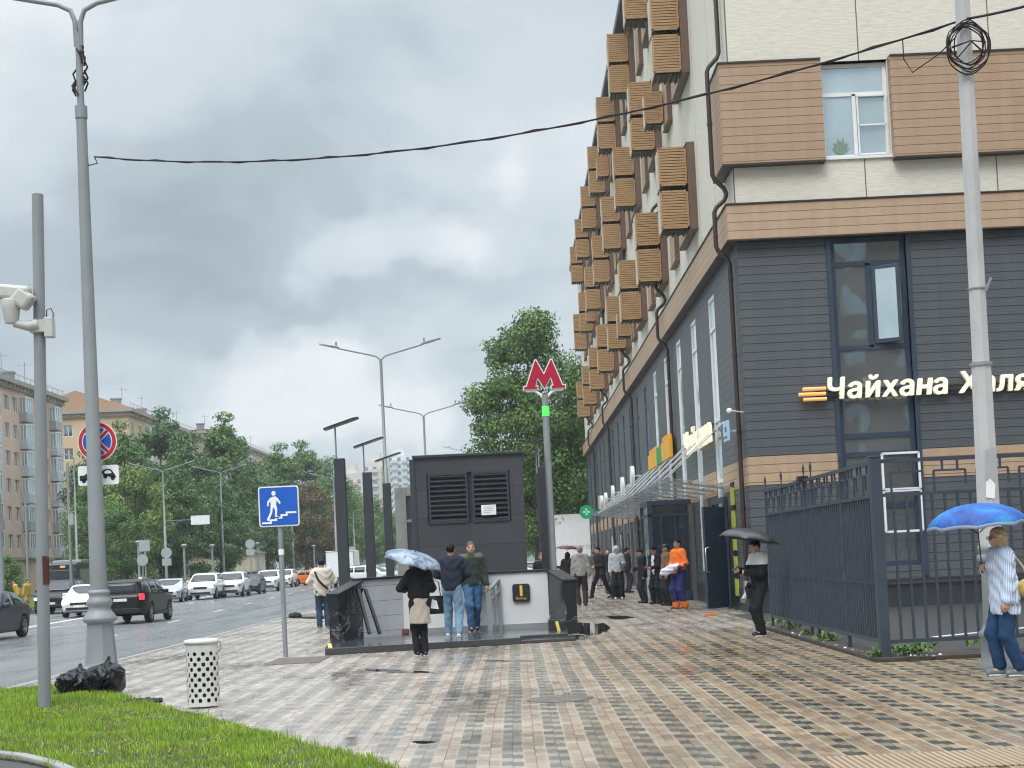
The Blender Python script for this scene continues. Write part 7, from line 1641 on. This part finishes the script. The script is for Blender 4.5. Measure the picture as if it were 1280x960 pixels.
p = G(1262, 845)
i1 = make_person((p.x, p.y, 0), R(-82), 'woman with a blond bob and glasses, striped blue shirt, jeans, holding a blue umbrella', h=1.64, feet=((-.09, -.06), (.09, .10)), hands=((-.14, -.17, 1.26), (.24, -.10, .80)), grips=(1.35, .5), poles=((-.6, .3, -1), (.5, .9, -.2)), lean=.06,
    top=dict(m=M_['striped'], name='shirt', hem=.72, g=.034, cuff=.92, fold=.007), bottom=dict(m=jeans('deep_blue_denim', (.02, .055, .13)), g=.020, end=.90, flare=.018), hair='bob', hair_col='blond', female=True, shoes='grey', bulk=1.14, head_pitch=.05)
mb = MB(); hc, hd = i1['hc'], i1['hd']
for sx in (-1, 1):
    c = hc + hd @ Vector((sx * .034, -.098, .012)); mb.tube([c + hd @ Vector((.026 * math.cos(t), 0, .019 * math.sin(t))) for t in [2 * math.pi * k / 12 for k in range(13)]], .0035, 5); mb.tube([c + hd @ Vector((sx * .026, 0, .004)), hc + hd @ Vector((sx * .078, .0, .004))], .003, 5)
mb.tube([hc + hd @ Vector((-.010, -.100, .014)), hc + hd @ Vector((.010, -.100, .014))], .003, 5); o = mb.build('glasses', M_['black_plastic'], i1['root'])
hg = hand_of(i1, 0, .055); ut = A(1219, 629, hg.y - .02); make_umbrella(hg, ut, .55, .27, M_['umb_blue'], 'blue umbrella with a paler rim, held by the blond woman', trim=M_['umb_edge'])
mb = MB(); mb.ball((0, 0, 0), (.13, .09, .11), 14, 10); o = mb.build('shoulder_bag', mat('bag_yellow', (.55, .38, .10), .6, var=.4, scale=12)); o.location = wpt(i1, (.16, .22, 1.02)); tag(o, 'small yellow patterned shoulder bag on the blond woman', 'bag')
mb = MB(); ch = i1['chest']; mb.tube([(.16, .22, 1.10), (.05, .235, 1.25), (-.07, .16, 1.43), (-.08, .02, 1.52)], .014, 6); mb.build('bag_strap', mat('strap_beige', (.50, .38, .30), .6), i1['root'])

p = G(953, 795)
i2 = make_person((p.x, p.y, 0), R(-68), 'person in a black jacket with a white yoke and black trousers, under a black umbrella', h=1.68, feet=((-.09, .03), (.09, -.05)), hands=((-.10, -.36, 1.20), (.06, -.28, 1.16)), grips=(1.0, 1.3), poles=((-.6, .3, -1), (.6, .4, -.8)),
    top=dict(m=CM('black', (.012, .013, .015)), hem=.84, g=.030, split=(CM('white', (.72, .72, .72)), lambda c: c[2] > .36)), bottom=dict(m=CM('black_trousers', (.014, .015, .018)), g=.018, flare=.02), hair='short', head_pitch=.35, shoes='black')
hg = hand_of(i2, 1, .05); ut = A(938, 661, hg.y); make_umbrella(hg, ut, .52, .21, M_['umb_black'], 'black umbrella over the person by the brown rain pipe')
def phone(info, label, i=0):
    h_ = hand_of(info, i, .10); mb = MB(); mb.obox((0, 0, 0), (.07, .012, .14), Matrix.Rotation(R(-50), 3, 'X')); o = mb.build('phone', M_['black_plastic'], bevel=.004); o.location = h_ + Vector((0, 0, .03)); o.rotation_euler.z = info['root'].rotation_euler.z; tag(o, label, 'phone')
phone(i2, 'dark phone held by the person under the black umbrella')
mb = MB(); mb.tube([(0, 0, .03), (.02, 0, -.05), (.03, .01, -.24)], [.02, .09, .055], 12); o = mb.build('hanging_bag', M_['bag']); o.location = G(936, 795) + Vector((0, .1, .86)); 
o.location = wpt(i2, (-.20, -.12, .93)); tag(o, 'small black bag hanging beside the person under the black umbrella', 'bag')

p = G(851, 762)
orange = CM('hivis_orange', (.90, .20, .03)); navy = CM('navy_work', (.03, .035, .14))
i3 = make_person((p.x, p.y, 0), R(-55), 'worker in an orange jacket, blue trousers and orange boots holding a white bag', h=1.84, feet=((-.11, -.04), (.11, .06)), hands=((-.13, -.26, 1.05), (.20, -.20, 1.02)), grips=(1.1, 1.1),
    top=dict(m=orange, hem=.86, g=.026, cuff=.60), bottom=dict(m=navy, g=.032, flare=.02, end=.62), hair='short', skin='skin_tan', shoes='orange', bulk=1.0)
for sgn, lg in zip((-1, 1), i3['legs']):
    k_, an_ = lg[1], lg[2]; st0 = k_.lerp(an_, .22)
    V, Q = surf_net(lambda P: cap(P, st0, an_ + Vector((0, 0, .02)), .075, .088) + folds(P, .004), (min(st0.x, an_.x) - .13, min(st0.y, an_.y) - .13, .03), (max(st0.x, an_.x) + .13, max(st0.y, an_.y) + .13, st0.z + .12), .018); np_mesh('gaiter', V, Q, orange, i3['root'])
for sg_, (a_, e_, w_) in zip((0, 1), i3['arms']):
    V, Q = surf_net(lambda P: cap(P, e_, e_ + (w_ - e_) * .95, .062, .048) + folds(P, .003), np.minimum(e_, w_) - .1, np.maximum(e_, w_) + .1, .017); np_mesh('sleeve', V, Q, navy, i3['root'])
h0 = hand_of(i3, 0, .06); V, Q = surf_net(lambda P: ell(P, (0, 0, 0), (.30, .09, .12)) + .02 * np.sin(P[:, 0] * 26 + 4 * np.sin(P[:, 2] * 18)) * .6, (-.36, -.16, -.18), (.36, .16, .18), .02)
o = np_mesh('plastic_bag', V, Q, mat('bag_white', (.70, .71, .78), .4, var=.3, scale=7)); o.location = h0 + Vector((.10, -.06, -.03)); o.rotation_euler = (0, R(-22), 0); tag(o, 'white and bluish plastic bag carried by the orange worker', 'bag')
p = G(836, 757)
i4 = make_person((p.x, p.y, 0), R(-75), 'man in a brown jacket and dark cap standing between the worker and the doorway', h=1.74, feet=((-.10, -.03), (.10, .04)), hands=((-.20, -.10, .86), (.23, -.10, .84)), top=dict(m=CM('brown_jacket', (.20, .125, .075)), hem=.86, g=.03), bottom=dict(m=CM('dark_trousers', (.02, .022, .025)), g=.022, flare=.02), hair='short', skin='skin_tan', res=1.2)
def cap_on(info, m, name='cap'):
    hc, hd = info['hc'], info['hd']; mb = MB(); V = []
    def f(P):
        q = (P - np.array(hc)) @ np.array(hd); d = ell(q, (0, .012, .045), (.090, .108, .092)); d = smax(d, .055 - q[:, 2] - q[:, 1] * .1, .01); return smin(d, smax(ell(q, (0, -.12, .058), (.07, .085, .014)), -q[:, 2] + .03, .01), .012)
    V, Q = surf_net(f, np.array(hc) - (.16, .26, .1), np.array(hc) + (.16, .26, .2), .010); np_mesh(name, V, Q, m, info['root'])
cap_on(i4, M_['sign_black'])
p = G(822, 755)
i5 = make_person((p.x, p.y, 0), R(-50), 'man in an open black jacket over a white shirt looking down at his hands', h=1.72, feet=((-.10, -.05), (.10, .04)), hands=((-.10, -.26, 1.10), (.10, -.27, 1.08)), grips=(.9, .9), shirt=CM('white_shirt', (.70, .70, .70)),
    top=dict(m=CM('black2', (.014, .015, .017)), hem=.84, g=.026, open=True), bottom=dict(m=CM('black_jeans', (.017, .02, .026)), g=.02), hair='short', head_pitch=.5, skin='skin_tan', res=1.2)
phone(i5, 'phone held by the man with the open black jacket')
p = G(805, 754)
i6 = make_person((p.x, p.y, 0), R(-85), 'person in black half hidden at the porch, leftmost of the waiting group', h=1.66, feet=((-.1, 0), (.1, .05)), hands=((-.12, -.26, 1.08), (.22, 0, .84)), top=dict(m=CM('black3', (.016, .018, .020)), hem=.8, g=.034), bottom=dict(m=CM('black_jeans2', (.02, .022, .028)), g=.02), hair='short', head_pitch=.4, skin='skin_tan', res=1.5)
p = G(773, 749)
i7 = make_person((p.x, p.y, 0), R(4), 'person in a pale grey hooded sweatshirt and wide black trousers looking at a phone', h=1.78, feet=((-.11, 0), (.11, .02)), hands=((-.24, -.06, .84), (.12, -.26, 1.14)), grips=(.5, .9), top=dict(m=CM('pale_grey', (.40, .43, .47)), name='hooded_sweatshirt', hem=.88, g=.036), bottom=dict(m=CM('wide_black', (.016, .017, .020)), g=.024, flare=.055), hair='hood', head_pitch=.3, shoes='white', res=1.2)
phone(i7, 'phone held by the person in the pale grey hood', 1)
p = G(752, 749)
i8 = make_person((p.x, p.y, 0), R(-62), 'man in a dark jacket striding with one leg stretched behind, left of the hooded person', h=1.80, feet=((-.09, -.34), (.08, .36)), lift=(0, .05), hands=((-.22, .02, .84), (.10, -.24, 1.08)), lean=.08, top=dict(m=CM('dark_brown_jacket', (.028, .022, .022)), hem=.80, g=.030), bottom=dict(m=CM('dark_jeans3', (.014, .016, .024)), g=.016), hair='short', head_pitch=.15, res=1.2)
p = G(728, 757)
i9 = make_person((p.x, p.y, 0), R(176), 'man with thin hair in a grey hooded sweatshirt and dark trousers walking away', h=1.82, feet=((-.10, .06), (.09, -.10)), hands=((-.25, -.02, .82), (.25, -.06, .82)), top=dict(m=CM('mid_grey', (.30, .29, .28)), name='hooded_sweatshirt', hem=.86, g=.036, hood=True), bottom=dict(m=CM('charcoal', (.035, .034, .038)), g=.020), hair='thin', hair_col='grey_hair', res=1.2, skin='skin')
p = G(712, 752)
i10 = make_person((p.x, p.y, 0), R(170), 'dark haired woman in black under a dark red umbrella next to the stair wall', h=1.66, feet=((-.08, .03), (.08, -.05)), hands=((-.23, 0, .8), (.12, -.24, 1.22)), grips=(.5, 1.3), top=dict(m=CM('black4', (.015, .015, .017)), hem=.62, g=.03), bottom=dict(m=CM('dark5', (.03, .026, .03)), g=.01), hair='long', female=True, res=1.3)
hg = hand_of(i10, 1, .05); make_umbrella(hg, A(709, 682, hg.y), .40, .12, M_['umb_wine'], 'dark red umbrella held by the woman in black near the marble wing')
mb = MB(); mb.box(-.13, .13, -.05, .05, 0, .46); mb.tube([(-.06, 0, .46), (-.05, 0, .62), (.05, 0, .62), (.06, 0, .46)], .008, 6); o = mb.build('carrier_bag', mat('bag_pink', (.62, .36, .34), .5), bevel=.02); o.location = hand_of(i9, 0) + Vector((-.18, .12, -.64)); tag(o, 'pink carrier bag between the grey hooded man and the marble wing', 'bag')
p = G(744, 736)
i11 = make_person((p.x, p.y, 0), R(150), 'person in a green top and light shorts with a yellow pack, farther along the pavement', h=1.72, feet=((-.1, .05), (.1, -.05)), top=dict(m=CM('olive', (.06, .08, .06)), hem=.85, g=.028, cuff=.2), bottom=dict(m=CM('khaki', (.34, .27, .18)), g=.024, end=.05), hair='short', hair_col='brown_hair', res=1.6, shoes='white')
p = G(749, 733)
i12 = make_person((p.x, p.y, 0), R(20), 'person in yellow and a blue skirt, mostly behind the striding man', h=1.64, feet=((-.08, .02), (.08, -.04)), top=dict(m=CM('pale_yellow', (.60, .50, .26)), hem=.86, g=.026), bottom=dict(m=CM('blue_skirt', (.03, .12, .30)), kind='skirt', length=.55, flare=.03, name='skirt'), hair='long', female=True, res=1.6)
p = G(762, 742)
i12b = make_person((p.x, p.y, 0), R(10), 'person in dark clothes between the striding man and the hooded one', h=1.74, feet=((-.1, .0), (.1, .05)), top=dict(m=CM('black5', (.02, .022, .026)), hem=.8, g=.028), bottom=dict(m=CM('grey_trousers', (.08, .08, .085)), g=.02), hair='short', res=1.6)
p = G(786, 741)
make_person((p.x, p.y, 0), R(100), 'person in black close to the shop wall behind the hooded one', h=1.74, feet=((-.1, .0), (.1, .05)), top=dict(m=CM('black5', (.02, .022, .026)), hem=.8, g=.028), bottom=dict(m=CM('charcoal', (.035, .034, .038)), g=.02), hair='short', res=1.6)
p = A(677, 700, 41)
make_person((p.x, 41, 0), R(5), 'dark clothed person whose head and chest show over the stair wall by the metro pole', h=1.66, feet=((-.1, .0), (.1, .05)), hands=((-.24, 0, .82), (.08, -.22, 1.22)), top=dict(m=CM('black5', (.02, .022, .026)), hem=.8, g=.028), bottom=dict(m=CM('charcoal', (.035, .034, .038)), g=.02), hair='short', hair_col='brown_hair', res=1.5)
# at the stairs
p = G(527, 820)
i14 = make_person((p.x, p.y, 0), R(197), 'woman from behind in black top and beige skirt, under a pale blue umbrella', h=1.67, feet=((-.06, .02), (.06, -.03)), hands=((-.10, -.26, 1.12), (.20, -.20, 1.16)), grips=(.9, 1.3), poles=((-.8, .3, -.8), (.8, .3, -.8)),
    top=dict(m=CM('black_top', (.012, .012, .014)), hem=1.0, g=.036), bottom=dict(m=CM('black_slacks', (.012, .012, .016)), g=.012, flare=.012), hair='long', female=True, shoes='black')
hip = i14['hip']; V, Q = surf_net(lambda P: smax(smax(cap(P * np.array((1, 1.25, 1)), hip + Vector((0, 0, .02)), (hip.x, hip.y, .42), .165, .20), .56 - P[:, 2], .01), P[:, 2] - 1.08, .01) + folds(P, .005, .7), (-.34, -.32, .5), (.34, .32, 1.16), .018); np_mesh('skirt', V, Q, CM('beige', (.42, .37, .31)), i14['root'])
hg = hand_of(i14, 1, .05); make_umbrella(hg, A(519, 690, hg.y - .1), .52, .18, M_['umb_pale'], 'pale blue floral umbrella held by the woman in the beige skirt')
mb = MB(); mb.box(-.15, .15, -.06, .06, -.30, 0); mb.tube([(-.12, 0, 0), (-.10, 0, .22), (.04, 0, .30), (.12, 0, 0)], .010, 6); o = mb.build('handbag', M_['bag'], bevel=.04); o.location = wpt(i14, (-.30, -.16, 1.02)); o.rotation_euler.z = R(200); tag(o, 'black handbag with a white patch at the side of the woman in the beige skirt', 'bag')
mb = MB(); mb.prism([(-.06, -.22), (.08, -.20), (.05, -.05), (-.03, -.08)], lambda x, y, d: (x, .062 + d, y), .006); mb.build('white_patch', M_['sign_white'], o)
p = G(567, 797, SZ)
i15 = make_person((p.x, p.y + .2, SZ), R(168), 'man seen from behind in a navy jacket and washed light blue jeans', h=1.76, feet=((-.13, .10), (.15, -.20)), hands=((-.13, -.24, 1.06), (.14, -.25, 1.06)), grips=(.9, .9), poles=((-.9, .4, -.3), (.9, .4, -.3)), lean=.04,
    top=dict(m=CM('navy_jacket', (.022, .026, .045)), hem=.86, g=.036), bottom=dict(m=jeans('light_denim', (.19, .30, .42)), g=.022, flare=.012), hair='short', shoes='white')
p = G(593, 790, SZ)
i16 = make_person((p.x, p.y + .1, SZ), R(6), 'man facing the viewer in a dark green sweatshirt and blue jeans at the stairs', h=1.80, feet=((-.07, -.12), (.06, .16)), lift=(0, 0), hands=((-.27, .0, .84), (.27, -.08, .86)), lean=-.02,
    top=dict(m=CM('dark_green', (.035, .045, .034)), name='sweatshirt', hem=.88, g=.034, split=(CM('olive_yoke', (.09, .10, .065)), lambda c: c[2] > .50 and abs(c[0]) > .06)), bottom=dict(m=jeans('mid_denim', (.05, .12, .24)), g=.018, flare=.006), hair='short', hair_col='brown_hair', skin='skin', bulk=1.02)
p = G(405, 786)
i17 = make_person((p.x, p.y, 0), R(188), 'man from behind in cream jacket, blue cap and jeans at the road edge', h=1.76, feet=((-.10, .0), (.10, .03)), hands=((-.12, -.24, 1.12), (.14, -.24, 1.12)), grips=(.9, .9), poles=((-.9, .4, -.3), (.9, .4, -.3)),
    top=dict(m=CM('cream_jacket', (.62, .57, .50)), hem=.82, g=.048, fold=.008), bottom=dict(m=jeans('dark_denim', (.035, .06, .10)), g=.020), hair='short', shoes='grey')
cap_on(i17, CM('blue_cap', (.02, .03, .12)))
mb = MB(); mb.tube([(.17, .10, 1.42), (.10, .20, 1.22), (-.02, .22, 1.08), (-.14, .16, .98)], .028, 6); mb.build('bag_strap', M_['cable'], i17['root'])
for u, v, rz, c, lb in ((32, 737, 60, 'hivis_yellow', 'small far worker in yellow beside the road at the left edge'), (22, 736, -60, 'hivis_yellow', 'second far worker in yellow, nearer the left edge of the photo')):
    b = A(u, v, 88); make_person((b.x, 88, -.1), R(rz), lb, h=1.74, feet=((-.12, -.08), (.12, .1)), lean=.3, top=dict(m=CM('hivis_yellow', (.55, .38, .06)), hem=.8, g=.04), bottom=dict(m=CM('hivis_pants', (.40, .26, .06)), g=.03), hair='short', res=2.0)

# ---------------------------------------------------------------- damp air
hz = bpy.data.materials.new('haze'); hz.use_nodes = True; t_ = hz.node_tree; t_.nodes.clear(); o_ = t_.nodes.new('ShaderNodeOutputMaterial'); v_ = t_.nodes.new('ShaderNodeVolumePrincipled')
v_.inputs['Color'].default_value = (.86, .92, .97, 1); v_.inputs['Density'].default_value = .0004; v_.inputs['Anisotropy'].default_value = .3; t_.links.new(v_.outputs[0], o_.inputs['Volume'])
mb = MB(); mb.box(-2600, 2600, -500, 4100, -1.7, 72); tag(mb.build('haze', hz), kind='stuff')
